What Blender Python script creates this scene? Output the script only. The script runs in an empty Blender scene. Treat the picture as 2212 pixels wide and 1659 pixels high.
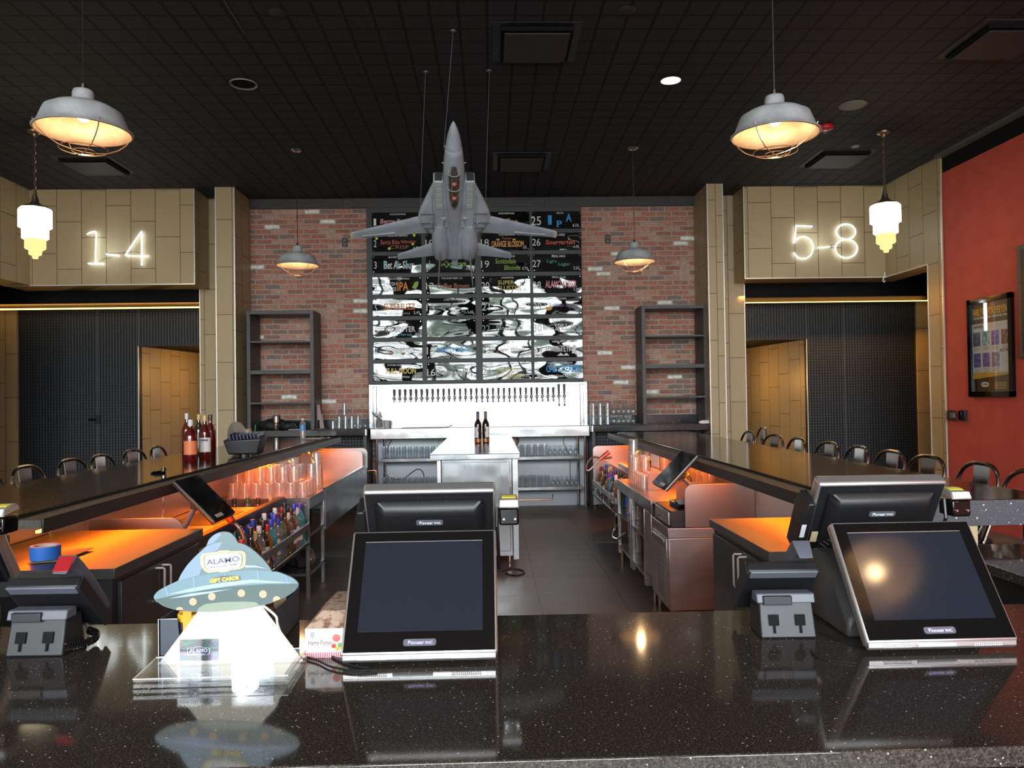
import bpy, bmesh, math, random
from mathutils import Vector, Matrix, Euler
random.seed(7)
SC = bpy.context.scene
COL = SC.collection
PI = math.pi
# ------------------------------------------------------------------ camera
H = 1.5
F = 1660.0
YAW, PITCH, ROLL = math.radians(-1.59), math.radians(0.9), math.radians(-0.83)
CAMR = (Matrix.Rotation(YAW, 4, 'Z') @ Matrix.Rotation(PI/2 + PITCH, 4, 'X') @ Matrix.Rotation(ROLL, 4, 'Z'))
cd = bpy.data.cameras.new('camera')
cd.sensor_width = 36.0
cd.lens = F/2212*36.0
cd.clip_start = 0.05
cam = bpy.data.objects.new('camera', cd)
cam.matrix_world = Matrix.Translation((0, 0, H)) @ CAMR
COL.objects.link(cam)
SC.camera = cam
def ray(px, py):
    return CAMR.to_3x3() @ Vector(((px-1106)/F, -(py-829.5)/F, -1))
def onY(px, py, Y):
    d = ray(px, py); return Vector((0, 0, H)) + d*(Y/d.y)
def onZ(px, py, Z):
    d = ray(px, py); return Vector((0, 0, H)) + d*((Z-H)/d.z)
def onX(px, py, X):
    d = ray(px, py); return Vector((0, 0, H)) + d*(X/d.x)
# ------------------------------------------------------------------ exposure, world
vs = SC.view_settings
SC.display_settings.display_device = 'sRGB'
vs.view_transform = 'Standard'; vs.look = 'None'; vs.gamma = 1; vs.use_curve_mapping = False
vs.exposure = 0.12
SC.cycles.use_denoising = True
SC.cycles.max_bounces = 10
SC.cycles.transparent_max_bounces = 24
SC.cycles.glossy_bounces = 5
SC.cycles.transmission_bounces = 8
SC.cycles.diffuse_bounces = 4
SC.cycles.caustics_reflective = False
SC.cycles.caustics_refractive = False
SC.cycles.sample_clamp_indirect = 6
w = bpy.data.worlds.new('daylight'); SC.world = w; w.use_nodes = True
nt = w.node_tree; nt.nodes.clear()
def N(nt, t, **k):
    n = nt.nodes.new(t)
    for a, b in k.items():
        if a.startswith('_'):
            n.inputs[int(a[1:])].default_value = b
        else: setattr(n, a, b)
    return n
tc = N(nt, 'ShaderNodeTexCoord'); sx = N(nt, 'ShaderNodeSeparateXYZ')
L = nt.links.new
L(tc.outputs['Generated'], sx.inputs[0])
def ramp(stops, mode='LINEAR'):
    r = N(nt, 'ShaderNodeValToRGB'); r.color_ramp.interpolation = mode; e = r.color_ramp.elements
    e[0].position = stops[0][0]; e[0].color = (*stops[0][1], 1); e[1].position = stops[-1][0]; e[1].color = (*stops[-1][1], 1)
    for p, c in stops[1:-1]:
        x = e.new(p); x.color = (*c, 1)
    return r
h = N(nt, 'ShaderNodeMath', operation='MULTIPLY_ADD', _1=0.5, _2=0.5); L(sx.outputs[2], h.inputs[0])
base = ramp([(0, (.22, .21, .20)), (.44, (.40, .40, .39)), (.50, (.62, .63, .64)), (.53, (.80, .86, .92)), (.62, (.92, .96, 1.0)), (1, (.85, .92, 1.0))]); L(h.outputs[0], base.inputs[0])
mp = N(nt, 'ShaderNodeMapping'); mp.inputs['Scale'].default_value = (1, 1, .8); L(tc.outputs['Generated'], mp.inputs[0])
ns = N(nt, 'ShaderNodeTexNoise'); ns.inputs['Scale'].default_value = 13; ns.inputs['Detail'].default_value = 3; L(mp.outputs[0], ns.inputs[0])
# trees, signs and buildings across the street break up the low part of the view outside
pat = ramp([(.40, (.10, .12, .10)), (.45, (.22, .26, .20)), (.50, (1, 1, 1)), (.58, (1, 1, 1)), (.61, (.34, .33, .30))]); L(ns.outputs[0], pat.inputs[0])
low = ramp([(.44, (0, 0, 0)), (.47, (1, 1, 1)), (.565, (1, 1, 1)), (.60, (0, 0, 0))]); L(h.outputs[0], low.inputs[0])
mx = N(nt, 'ShaderNodeMix', data_type='RGBA', blend_type='MULTIPLY'); L(low.outputs[0], mx.inputs[0]); L(base.outputs[0], mx.inputs[6]); L(pat.outputs[0], mx.inputs[7])
bg = N(nt, 'ShaderNodeBackground'); bg.inputs['Strength'].default_value = 25.0
ow = N(nt, 'ShaderNodeOutputWorld')
L(mx.outputs[2], bg.inputs[0]); L(bg.outputs[0], ow.inputs[0])
# portal: daylight comes through the tall glazed front of the lobby behind the camera
def light(name, kind, loc, rot=(0, 0, 0), energy=10, color=(1, 1, 1), **k):
    l = bpy.data.lights.new(name, kind); l.energy = energy; l.color = color
    for a, b in k.items(): setattr(l, a, b)
    o = bpy.data.objects.new(name, l); o.location = loc; o.rotation_euler = rot
    COL.objects.link(o); return o
po = light('window_portal', 'AREA', (0, -7.95, 3.0), (PI/2, 0, 0), 1, shape='RECTANGLE', size=14.4, size_y=5.9)
po.data.cycles.is_portal = True
ORANGE = (1.0, .135, .002)
WARM = (1.0, .62, .30)
# orange LED strips under both bar rails, amber LED coves over the dark theatre entrances
for s, X in ((-1, -1.86), (1, 1.50)):
    light('under_bar_led', 'AREA', (X, 5.85, 1.005), (0, math.radians(22*s), 0), 34, ORANGE, shape='RECTANGLE', size=.02, size_y=5.6, spread=math.radians(170))
light('cove_led', 'AREA', (-5.3, 10.5, 2.83), (math.radians(-12), 0, 0), 55, (1, .42, .07), shape='RECTANGLE', size=3.2, size_y=.03)
light('cove_led', 'AREA', (4.75, 10.5, 2.83), (math.radians(-12), 0, 0), 40, (1, .42, .07), shape='RECTANGLE', size=2.6, size_y=.03)
light('corridor_lamp', 'POINT', (-4.1, 11.9, 1.9), energy=15, color=(1, .50, .12), shadow_soft_size=.15)
light('corridor_lamp', 'POINT', (3.75, 12.1, 1.7), energy=15, color=(1, .50, .12), shadow_soft_size=.15)
# ------------------------------------------------------------------ mesh helpers
class MB:
    def __init__(s): s.v = []; s.f = []; s.M = Matrix.Identity(4)
    def _add(s, vs, fs):
        n = len(s.v); s.v += [s.M @ Vector(p) for p in vs]; s.f += [[n+i for i in f] for f in fs]; return s
    def box(s, x0, x1, y0, y1, z0, z1):
        return s._add([(x, y, z) for z in (z0, z1) for y in (y0, y1) for x in (x0, x1)],
                      [(0, 2, 3, 1), (4, 5, 7, 6), (0, 1, 5, 4), (2, 6, 7, 3), (0, 4, 6, 2), (1, 3, 7, 5)])
    def cbox(s, c, d): return s.box(c[0]-d[0]/2, c[0]+d[0]/2, c[1]-d[1]/2, c[1]+d[1]/2, c[2]-d[2]/2, c[2]+d[2]/2)
    def quad(s, *p): return s._add(p, [tuple(range(len(p)))])
    def rings(s, rs, closed=False, caps=True):
        n = len(rs[0]); vs = [p for r in rs for p in r]; fs = []
        m = len(rs)
        for i in range(m if closed else m-1):
            a, b = i*n, ((i+1) % m)*n
            for j in range(n):
                fs.append((a+j, a+(j+1) % n, b+(j+1) % n, b+j))
        if caps and not closed: fs += [tuple(range(n))[::-1], tuple((m-1)*n+j for j in range(n))]
        return s._add(vs, fs)
    def lathe(s, prof, c=(0, 0, 0), seg=24, caps=False, sx=1, sy=1):
        rs = [[(c[0]+sx*r*math.cos(2*PI*j/seg), c[1]+sy*r*math.sin(2*PI*j/seg), c[2]+z) for j in range(seg)] for r, z in prof]
        return s.rings(rs, caps=caps)
    def cyl(s, p0, p1, r0, r1=None, seg=12):
        r1 = r0 if r1 is None else r1
        p0, p1 = Vector(p0), Vector(p1); d = (p1-p0).normalized()
        u = d.orthogonal().normalized(); v = d.cross(u)
        return s.rings([[p+(u*math.cos(2*PI*j/seg)+v*math.sin(2*PI*j/seg))*r for j in range(seg)] for p, r in ((p0, r0), (p1, r1))])
    def tube(s, pts, r, seg=8, closed=False):
        pts = [Vector(p) for p in pts]; n = len(pts); rs = []; u = None
        for i in range(n):
            a = pts[(i-1) % n] if (closed or i) else pts[0]
            b = pts[(i+1) % n] if (closed or i < n-1) else pts[-1]
            t = (b-a).normalized()
            if u is None: u = t.orthogonal().normalized()
            u = (u - t*u.dot(t))
            u = u.normalized() if u.length > 1e-6 else t.orthogonal().normalized()
            v = t.cross(u); rr = r[i] if isinstance(r, (list, tuple)) else r
            rs.append([pts[i]+(u*math.cos(2*PI*j/seg)+v*math.sin(2*PI*j/seg))*rr for j in range(seg)])
        return s.rings(rs, closed=closed)
    def prism(s, pts, y0, y1):      # outline in x,z extruded along y
        n = len(pts)
        vs = [(x, y0, z) for x, z in pts]+[(x, y1, z) for x, z in pts]
        return s._add(vs, [tuple(range(n)), tuple(range(n, 2*n))[::-1]]+[(i, i+n, (i+1) % n+n, (i+1) % n) for i in range(n)])
    def at(s, M): s.M = M; return s
    def build(s, name, m, parent=None, smooth=False, bevel=0, world=False, seg=2, solid=0):
        me = bpy.data.meshes.new(name)
        vs = s.v
        if world and parent is not None:
            W = wm(parent).inverted(); vs = [W @ p for p in vs]
        me.from_pydata([tuple(p) for p in vs], [], s.f)
        bm = bmesh.new(); bm.from_mesh(me); bmesh.ops.recalc_face_normals(bm, faces=bm.faces); bm.to_mesh(me); bm.free()
        for x in (m if isinstance(m, (list, tuple)) else [m]): me.materials.append(x)
        if smooth:
            for p in me.polygons: p.use_smooth = True
            try: me.set_sharp_from_angle(angle=math.radians(40 if smooth is True else smooth))
            except Exception: pass
        me.update()
        o = bpy.data.objects.new(name, me); COL.objects.link(o)
        if parent is not None: o.parent = parent
        if solid:
            q = o.modifiers.new('thick', 'SOLIDIFY'); q.thickness = solid; q.offset = 0
        if bevel:
            b = o.modifiers.new('bevel', 'BEVEL'); b.width = bevel; b.segments = seg; b.limit_method = 'ANGLE'; b.angle_limit = math.radians(40)
            for p in me.polygons: p.use_smooth = True
            try: me.set_sharp_from_angle(angle=math.radians(40))
            except Exception: pass
        return o
def wm(o):
    M = o.matrix_basis.copy()
    while o.parent: o = o.parent; M = o.matrix_basis @ M
    return M
def bx(*a): return MB().box(*a)
def tag(o, label=None, cat=None, group=None, kind=None):

    if label: o['label'] = label
    if cat: o['category'] = cat
    if group: o['group'] = group
    if kind: o['kind'] = kind
    return o
def thing(name, label, cat, loc=(0, 0, 0), rz=0, group=None, M=None):
    o = bpy.data.objects.new(name, None); COL.objects.link(o)
    o.empty_display_size = .05
    if M is not None: o.matrix_basis = M
    else: o.location = loc; o.rotation_euler = (0, 0, rz)
    return tag(o, label, cat, group)
KIDS = {}
def dup(o, loc=None, rz=None, label=None, group=None, M=None):
    def cp(a, par):
        c = a.copy(); COL.objects.link(c); c.parent = par
        for k in a.children: cp(k, c)
        return c
    r = cp(o, None)
    if M is not None: r.matrix_basis = M
    else:
        if loc is not None: r.location = loc
        if rz is not None: r.rotation_euler = (0, 0, rz)
    if label: tag(r, label)
    if group: r['group'] = group
    return r
def struct(mb, name, m, **k):
    return tag(mb.build(name, m, **k), kind='structure')
ORD = 'first second third fourth fifth sixth seventh eighth ninth tenth eleventh twelfth thirteenth fourteenth fifteenth sixteenth seventeenth eighteenth nineteenth twentieth'.split()
TENS = {20: 'twenty', 30: 'thirty', 40: 'forty'}
def ordw(i):
    if i <= 20: return ORD[i-1]
    if i % 10 == 0: return {30: 'thirtieth', 40: 'fortieth'}[i]
    return TENS[i//10*10]+'-'+ORD[i % 10-1]
def txt(name, body, m, parent, M, w=None, h=None, size=.1, bold=0, ext=.0008, italic=0, align='CENTER', world=False):
    c = bpy.data.curves.new(name, 'FONT'); c.body = body; c.size = 1; c.align_x = 'CENTER'; c.align_y = 'CENTER'
    c.offset = bold; c.shear = italic; c.resolution_u = 3; c.extrude = .001
    t = bpy.data.objects.new(name, c); COL.objects.link(t)
    bpy.context.view_layer.update()
    me = bpy.data.meshes.new_from_object(t.evaluated_get(bpy.context.evaluated_depsgraph_get()))
    bpy.data.objects.remove(t); bpy.data.curves.remove(c)
    xs = [v.co.x for v in me.vertices]; ys = [v.co.y for v in me.vertices]
    W0, H0 = max(xs)-min(xs), max(ys)-min(ys); cx, cy = (max(xs)+min(xs))/2, (max(ys)+min(ys))/2
    if w and h: sx, sy = w/W0, h/H0
    elif w: sx = sy = w/W0
    elif h: sx = sy = h/H0
    else: sx = sy = size
    if world and parent is not None: M = wm(parent).inverted() @ M
    me.transform(M @ Matrix.Diagonal((sx, sy, ext*1000, 1)) @ Matrix.Translation((-cx, -cy, 0)))
    me.materials.clear(); me.materials.append(m); me.name = name
    o = bpy.data.objects.new(name, me); COL.objects.link(o); o.parent = parent
    return o
FRONT = Matrix.Rotation(PI/2, 4, 'X')       # text plane facing -Y
def front(x, y, z): return Matrix.Translation((x, y, z)) @ FRONT
# ------------------------------------------------------------------ materials
def pm(name, col, rough=.5, metal=0, spec=None, coat=0, trans=0, emit=None, estr=0, alpha=1):
    m = bpy.data.materials.new(name); m.use_nodes = True
    b = m.node_tree.nodes['Principled BSDF']
    b.inputs['Base Color'].default_value = (*col, 1); b.inputs['Roughness'].default_value = rough
    b.inputs['Metallic'].default_value = metal
    if spec is not None: b.inputs['Specular IOR Level'].default_value = spec
    if coat: b.inputs['Coat Weight'].default_value = coat; b.inputs['Coat Roughness'].default_value = .05
    if trans: b.inputs['Transmission Weight'].default_value = trans
    if emit: b.inputs['Emission Color'].default_value = (*emit, 1); b.inputs['Emission Strength'].default_value = estr
    return m
def P(m): return m.node_tree.nodes['Principled BSDF']
def noisecol(m, c1, c2, scale=8, detail=4, stretch=(1, 1, 1), lo=.35, hi=.65, bump=0, bscale=None, rough=None):
    nt = m.node_tree; b = P(m)
    tc = N(nt, 'ShaderNodeTexCoord'); mp = N(nt, 'ShaderNodeMapping'); mp.inputs['Scale'].default_value = stretch
    n = N(nt, 'ShaderNodeTexNoise'); n.inputs['Scale'].default_value = scale; n.inputs['Detail'].default_value = detail
    r = N(nt, 'ShaderNodeValToRGB'); e = r.color_ramp.elements
    e[0].position = lo; e[0].color = (*c1, 1); e[1].position = hi; e[1].color = (*c2, 1)
    l = nt.links.new
    l(tc.outputs['Object'], mp.inputs[0]); l(mp.outputs[0], n.inputs[0]); l(n.outputs[0], r.inputs[0]); l(r.outputs[0], b.inputs['Base Color'])
    if rough:
        q = N(nt, 'ShaderNodeMapRange'); q.inputs[3].default_value = rough[0]; q.inputs[4].default_value = rough[1]
        l(n.outputs[0], q.inputs[0]); l(q.outputs[0], b.inputs['Roughness'])
    if bump:
        bp = N(nt, 'ShaderNodeBump'); bp.inputs['Strength'].default_value = bump; bp.inputs['Distance'].default_value = .01
        n2 = n
        if bscale:
            n2 = N(nt, 'ShaderNodeTexNoise'); n2.inputs['Scale'].default_value = bscale; l(mp.outputs[0], n2.inputs[0])
        l(n2.outputs[0], bp.inputs['Height']); l(bp.outputs[0], b.inputs['Normal'])
    return m
def math_(nt, op, a, b=None, c=None):
    n = N(nt, 'ShaderNodeMath', operation=op)
    for i, x in enumerate((a, b, c)):
        if x is None: continue
        if isinstance(x, (int, float)): n.inputs[i].default_value = x
        else: nt.links.new(x, n.inputs[i])
    return n.outputs[0]
def tilemat(name, c1, c2, seam, tw=.312, th=.61, off=1/3, lw=.004, rough=.45, x0=0, z0=0):
    m = pm(name, c1, rough); nt = m.node_tree; b = P(m); l = nt.links.new
    tc = N(nt, 'ShaderNodeTexCoord'); s = N(nt, 'ShaderNodeSeparateXYZ'); l(tc.outputs['Object'], s.inputs[0])
    u = math_(nt, 'ADD', math_(nt, 'ADD', s.outputs[0], s.outputs[1]), 40+x0)
    uu = math_(nt, 'DIVIDE', u, tw); col = math_(nt, 'FLOOR', uu)
    v = math_(nt, 'ADD', math_(nt, 'DIVIDE', math_(nt, 'ADD', s.outputs[2], z0), th), math_(nt, 'MULTIPLY', col, off))
    row = math_(nt, 'FLOOR', v)
    fu = math_(nt, 'FRACT', uu); fv = math_(nt, 'FRACT', v)
    e1 = math_(nt, 'LESS_THAN', math_(nt, 'MULTIPLY', math_(nt, 'MINIMUM', fu, math_(nt, 'SUBTRACT', 1, fu)), tw), lw)
    e2 = math_(nt, 'LESS_THAN', math_(nt, 'MULTIPLY', math_(nt, 'MINIMUM', fv, math_(nt, 'SUBTRACT', 1, fv)), th), lw)
    ed = math_(nt, 'MAXIMUM', e1, e2)
    cb = N(nt, 'ShaderNodeCombineXYZ'); l(col, cb.inputs[0]); l(row, cb.inputs[1])
    wn = N(nt, 'ShaderNodeTexWhiteNoise', noise_dimensions='2D'); l(cb.outputs[0], wn.inputs[0])
    gn = N(nt, 'ShaderNodeTexNoise'); gn.inputs['Scale'].default_value = 30; gn.inputs['Detail'].default_value = 6
    mp = N(nt, 'ShaderNodeMapping'); mp.inputs['Scale'].default_value = (1, 1, .15) ; l(tc.outputs['Object'], mp.inputs[0]); l(mp.outputs[0], gn.inputs[0])
    k = math_(nt, 'MULTIPLY_ADD', gn.outputs[0], .6, math_(nt, 'MULTIPLY', wn.outputs[0], .4))
    mx = N(nt, 'ShaderNodeMix', data_type='RGBA'); mx.inputs[6].default_value = (*c1, 1); mx.inputs[7].default_value = (*c2, 1); l(k, mx.inputs[0])
    m2 = N(nt, 'ShaderNodeMix', data_type='RGBA'); l(ed, m2.inputs[0]); l(mx.outputs[2], m2.inputs[6]); m2.inputs[7].default_value = (*seam, 1)
    l(m2.outputs[2], b.inputs['Base Color'])
    bp = N(nt, 'ShaderNodeBump'); bp.inputs['Strength'].default_value = .6; bp.inputs['Distance'].default_value = .003; bp.invert = True
    l(ed, bp.inputs['Height']); l(bp.outputs[0], b.inputs['Normal'])
    return m
BEIGE = tilemat('beige_wall_tile', (.38, .29, .165), (.45, .355, .205), (.10, .07, .035), x0=.18, z0=.05)
# charcoal scored acoustic ceiling
def ceilmat():
    m = pm('scored_black_ceiling_tile', (.016, .016, .0165), .75, spec=.3); nt = m.node_tree; b = P(m); l = nt.links.new
    tc = N(nt, 'ShaderNodeTexCoord'); s = N(nt, 'ShaderNodeSeparateXYZ'); l(tc.outputs['Object'], s.inputs[0])
    T = .2032
    def edge(c, o, w, T=T):
        f = math_(nt, 'FRACT', math_(nt, 'DIVIDE', math_(nt, 'ADD', c, 40+o), T))
        return math_(nt, 'LESS_THAN', math_(nt, 'MULTIPLY', math_(nt, 'MINIMUM', f, math_(nt, 'SUBTRACT', 1, f)), T), w)
    g = math_(nt, 'MAXIMUM', edge(s.outputs[0], .02, .011), edge(s.outputs[1], .05, .009))
    n = N(nt, 'ShaderNodeTexNoise'); n.inputs['Scale'].default_value = 90; n.inputs['Detail'].default_value = 5; l(tc.outputs['Object'], n.inputs[0])
    mx = N(nt, 'ShaderNodeMix', data_type='RGBA'); mx.inputs[6].default_value = (.033, .039, .046, 1); mx.inputs[7].default_value = (.008, .008, .009, 1); l(g, mx.inputs[0])
    l(mx.outputs[2], b.inputs['Base Color'])
    hgt = math_(nt, 'MULTIPLY_ADD', n.outputs[0], .35, math_(nt, 'SUBTRACT', 1, g))
    bp = N(nt, 'ShaderNodeBump'); bp.inputs['Strength'].default_value = .9; bp.inputs['Distance'].default_value = .008
    l(hgt, bp.inputs['Height']); l(bp.outputs[0], b.inputs['Normal'])
    return m
CEIL = ceilmat()
def floormat():
    m = pm('charcoal_floor_tile', (.05, .05, .05), .4); nt = m.node_tree; b = P(m); l = nt.links.new
    tc = N(nt, 'ShaderNodeTexCoord'); s = N(nt, 'ShaderNodeSeparateXYZ'); l(tc.outputs['Object'], s.inputs[0])
    T = .61
    def edge(c, o):
        f = math_(nt, 'FRACT', math_(nt, 'DIVIDE', math_(nt, 'ADD', c, T*40-o), T))
        return math_(nt, 'LESS_THAN', math_(nt, 'MULTIPLY', math_(nt, 'MINIMUM', f, math_(nt, 'SUBTRACT', 1, f)), T), .0035)
    g = math_(nt, 'MAXIMUM', edge(s.outputs[0], .335), edge(s.outputs[1], 5.79))
    n = N(nt, 'ShaderNodeTexNoise'); n.inputs['Scale'].default_value = 3; n.inputs['Detail'].default_value = 8; l(tc.outputs['Object'], n.inputs[0])
    r = N(nt, 'ShaderNodeValToRGB'); e = r.color_ramp.elements
    e[0].position = .3; e[0].color = (.075, .075, .075, 1); e[1].position = .7; e[1].color = (.13, .13, .128, 1); l(n.outputs[0], r.inputs[0])
    mx = N(nt, 'ShaderNodeMix', data_type='RGBA'); l(r.outputs[0], mx.inputs[6]); mx.inputs[7].default_value = (.012, .012, .012, 1); l(g, mx.inputs[0])
    l(mx.outputs[2], b.inputs['Base Color'])
    q = N(nt, 'ShaderNodeMapRange'); q.inputs[3].default_value = .32; q.inputs[4].default_value = .55; l(n.outputs[0], q.inputs[0]); l(q.outputs[0], b.inputs['Roughness'])
    bp = N(nt, 'ShaderNodeBump'); bp.inputs['Strength'].default_value = .5; bp.inputs['Distance'].default_value = .003; bp.invert = True
    l(g, bp.inputs['Height']); l(bp.outputs[0], b.inputs['Normal'])
    return m
FLOOR = floormat()
def brickmat():
    m = pm('old_red_brick', (.3, .12, .08), .85); nt = m.node_tree; b = P(m); l = nt.links.new
    tc = N(nt, 'ShaderNodeTexCoord'); s = N(nt, 'ShaderNodeSeparateXYZ'); l(tc.outputs['Object'], s.inputs[0])
    cb = N(nt, 'ShaderNodeCombineXYZ'); l(s.outputs[0], cb.inputs[0]); l(s.outputs[2], cb.inputs[1])
    wob = N(nt, 'ShaderNodeTexNoise'); wob.inputs['Scale'].default_value = 14; wob.inputs['Detail'].default_value = 4; l(cb.outputs[0], wob.inputs[0])
    va = N(nt, 'ShaderNodeVectorMath', operation='MULTIPLY_ADD'); va.inputs[1].default_value = (.03, .022, 0); l(wob.outputs[1], va.inputs[0]); l(cb.outputs[0], va.inputs[2])
    sp = N(nt, 'ShaderNodeSeparateXYZ'); l(va.outputs[0], sp.inputs[0])
    BW, BH = .216, .0685
    v = math_(nt, 'DIVIDE', math_(nt, 'ADD', sp.outputs[1], 5), BH); row = math_(nt, 'FLOOR', v)
    wr = N(nt, 'ShaderNodeTexWhiteNoise', noise_dimensions='1D'); l(row, wr.inputs[1])
    u = math_(nt, 'ADD', math_(nt, 'DIVIDE', math_(nt, 'ADD', sp.outputs[0], 20), BW), math_(nt, 'ADD', math_(nt, 'MULTIPLY', math_(nt, 'MODULO', row, 2), .5), math_(nt, 'MULTIPLY', wr.outputs[0], .12)))
    col = math_(nt, 'FLOOR', u)
    fu = math_(nt, 'FRACT', u); fv = math_(nt, 'FRACT', v)
    du = math_(nt, 'MULTIPLY', math_(nt, 'MINIMUM', fu, math_(nt, 'SUBTRACT', 1, fu)), BW)
    dv = math_(nt, 'MULTIPLY', math_(nt, 'MINIMUM', fv, math_(nt, 'SUBTRACT', 1, fv)), BH)
    d = math_(nt, 'MINIMUM', du, dv)
    mort = N(nt, 'ShaderNodeMapRange'); mort.inputs[1].default_value = .0065; mort.inputs[2].default_value = .013; l(d, mort.inputs[0])
    c2 = N(nt, 'ShaderNodeCombineXYZ'); l(col, c2.inputs[0]); l(row, c2.inputs[1])
    wn = N(nt, 'ShaderNodeTexWhiteNoise', noise_dimensions='2D'); l(c2.outputs[0], wn.inputs[0])
    r = N(nt, 'ShaderNodeValToRGB'); r.color_ramp.interpolation = 'CONSTANT'; e = r.color_ramp.elements
    e[0].position = 0; e[0].color = (.30, .125, .095, 1); e[1].position = .965; e[1].color = (.75, .73, .68, 1)
    for p, c in ((.14, (.38, .15, .105, 1)), (.34, (.26, .13, .11, 1)), (.46, (.42, .20, .145, 1)), (.60, (.21, .14, .13, 1)), (.68, (.36, .14, .095, 1)), (.83, (.43, .25, .20, 1))):
        x = e.new(p); x.color = c
    l(wn.outputs[0], r.inputs[0])
    n = N(nt, 'ShaderNodeTexNoise'); n.inputs['Scale'].default_value = 22; n.inputs['Detail'].default_value = 8; l(cb.outputs[0], n.inputs[0])
    m1 = N(nt, 'ShaderNodeMix', data_type='RGBA', blend_type='MULTIPLY'); m1.inputs[0].default_value = .8
    rr = N(nt, 'ShaderNodeValToRGB'); rr.color_ramp.elements[0].position = .3; rr.color_ramp.elements[0].color = (.85, .82, .8, 1); rr.color_ramp.elements[1].position = .7; rr.color_ramp.elements[1].color = (1.65, 1.6, 1.6, 1)
    l(n.outputs[0], rr.inputs[0]); l(r.outputs[0], m1.inputs[6]); l(rr.outputs[0], m1.inputs[7])
    m2 = N(nt, 'ShaderNodeMix', data_type='RGBA'); l(mort.outputs[0], m2.inputs[0]); m2.inputs[6].default_value = (.42, .37, .31, 1); l(m1.outputs[2], m2.inputs[7])
    l(m2.outputs[2], b.inputs['Base Color'])
    bp = N(nt, 'ShaderNodeBump'); bp.inputs['Strength'].default_value = .8; bp.inputs['Distance'].default_value = .01
    l(math_(nt, 'MULTIPLY_ADD', n.outputs[0], .3, mort.outputs[0]), bp.inputs['Height']); l(bp.outputs[0], b.inputs['Normal'])
    return m
BRICK = brickmat()
def granite(name, base, c2, fleck=.985, rough=.06, fs=1):
    m = pm(name, base, rough, coat=.0, spec=.6); nt = m.node_tree; b = P(m); l = nt.links.new
    tc = N(nt, 'ShaderNodeTexCoord')
    n = N(nt, 'ShaderNodeTexNoise'); n.inputs['Scale'].default_value = 260; n.inputs['Detail'].default_value = 3; l(tc.outputs['Object'], n.inputs[0])
    r = N(nt, 'ShaderNodeValToRGB'); e = r.color_ramp.elements; e[0].position = .42; e[0].color = (*base, 1); e[1].position = .68; e[1].color = (*c2, 1); l(n.outputs[0], r.inputs[0])
    def vor(sc, thr, col, prev):
        v = N(nt, 'ShaderNodeTexVoronoi'); v.inputs['Scale'].default_value = sc; l(tc.outputs['Object'], v.inputs[0])
        s = N(nt, 'ShaderNodeSeparateXYZ'); l(v.outputs['Color'], s.inputs[0])
        a = math_(nt, 'MULTIPLY', math_(nt, 'GREATER_THAN', s.outputs[0], thr), math_(nt, 'LESS_THAN', v.outputs['Distance'], .32))
        mx = N(nt, 'ShaderNodeMix', data_type='RGBA'); l(a, mx.inputs[0]); l(prev, mx.inputs[6]); mx.inputs[7].default_value = col
        return mx.outputs[2]
    c = vor(110*fs, fleck, (.75, .72, .66, 1), r.outputs[0])
    c = vor(210*fs, .93, (.30, .26, .20, 1), c)
    l(c, b.inputs['Base Color'])
    return m
GRAN = granite('speckled_black_granite', (.020, .017, .0145), (.075, .061, .050), .982, .07, 2)
GRANB = granite('polished_bar_granite', (.010, .009, .008), (.022, .018, .015), .9965, .11)
def steelmat(name, c=(.62, .63, .65), rough=.28, st=(1, 1, 60)):
    m = pm(name, c, rough, 1); noisecol(m, tuple(x*.9 for x in c), c, 6, 3, st, .3, .7, rough=(rough-.06, rough+.08), bump=.0)
    nt = m.node_tree; tc = N(nt, 'ShaderNodeTexCoord'); n = N(nt, 'ShaderNodeTexNoise'); n.inputs['Scale'].default_value = 2.3
    bp = N(nt, 'ShaderNodeBump'); bp.inputs['Strength'].default_value = .35; bp.inputs['Distance'].default_value = .03
    nt.links.new(tc.outputs['Object'], n.inputs[0]); nt.links.new(n.outputs[0], bp.inputs['Height']); nt.links.new(bp.outputs[0], P(m).inputs['Normal'])
    return m
STEEL = steelmat('brushed_stainless_steel')
STEELF = pm('fine_satin_steel', (.44, .42, .41), .32, 1)
STEELH = steelmat('satin_stainless_splash', (.56, .57, .58), .22, (60, 1, 1))
CHROME = pm('chrome', (.75, .75, .77), .12, 1)
ALU = pm('silver_painted_bezel', (.62, .60, .60), .32, .85)
EDGE = pm('bright_aluminium_edge', (.75, .74, .70), .35, .7)
GALV = noisecol(pm('galvanised_shade_metal', (.4, .42, .44), .4, .35), (.42, .44, .46), (.58, .60, .62), 12, 5, rough=(.3, .5))
GALVI = noisecol(pm('weathered_shade_inside', (.55, .45, .36), .5, .35), (.42, .34, .27), (.62, .53, .44), 9, 6)
WIRE = pm('copper_tinted_cage_wire', (.55, .38, .28), .3, .9)
BRASS = pm('aged_brass', (.30, .22, .15), .38, .9)
BLACKM = pm('black_plastic', (.010, .010, .012), .42)
BLACKG = pm('gloss_black', (.003, .003, .0035), .07, spec=.35)
BLACKR = noisecol(pm('black_rubber_mat', (.03, .027, .024), .6), (.028, .025, .022), (.065, .057, .048), 30, 4, (6, 1, 1), bump=.3)
GREYP = pm('grey_plastic', (.12, .125, .14), .45)
CHARC = pm('charcoal_laminate', (.022, .023, .026), .38)
CHTOP = noisecol(pm('satin_charcoal_worktop', (.06, .055, .05), .33), (.038, .036, .034), (.055, .052, .05), 4, 3)
SHELFM = noisecol(pm('dark_stained_shelf_wood', (.07, .065, .07), .5), (.05, .046, .05), (.085, .08, .088), 5, 4, (1, 1, 8))
TRIMW = noisecol(pm('black_stained_trim_wood', (.03, .028, .028), .55), (.018, .017, .018), (.045, .042, .042), 6, 6, (1, 1, 14), bump=.2)
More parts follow.
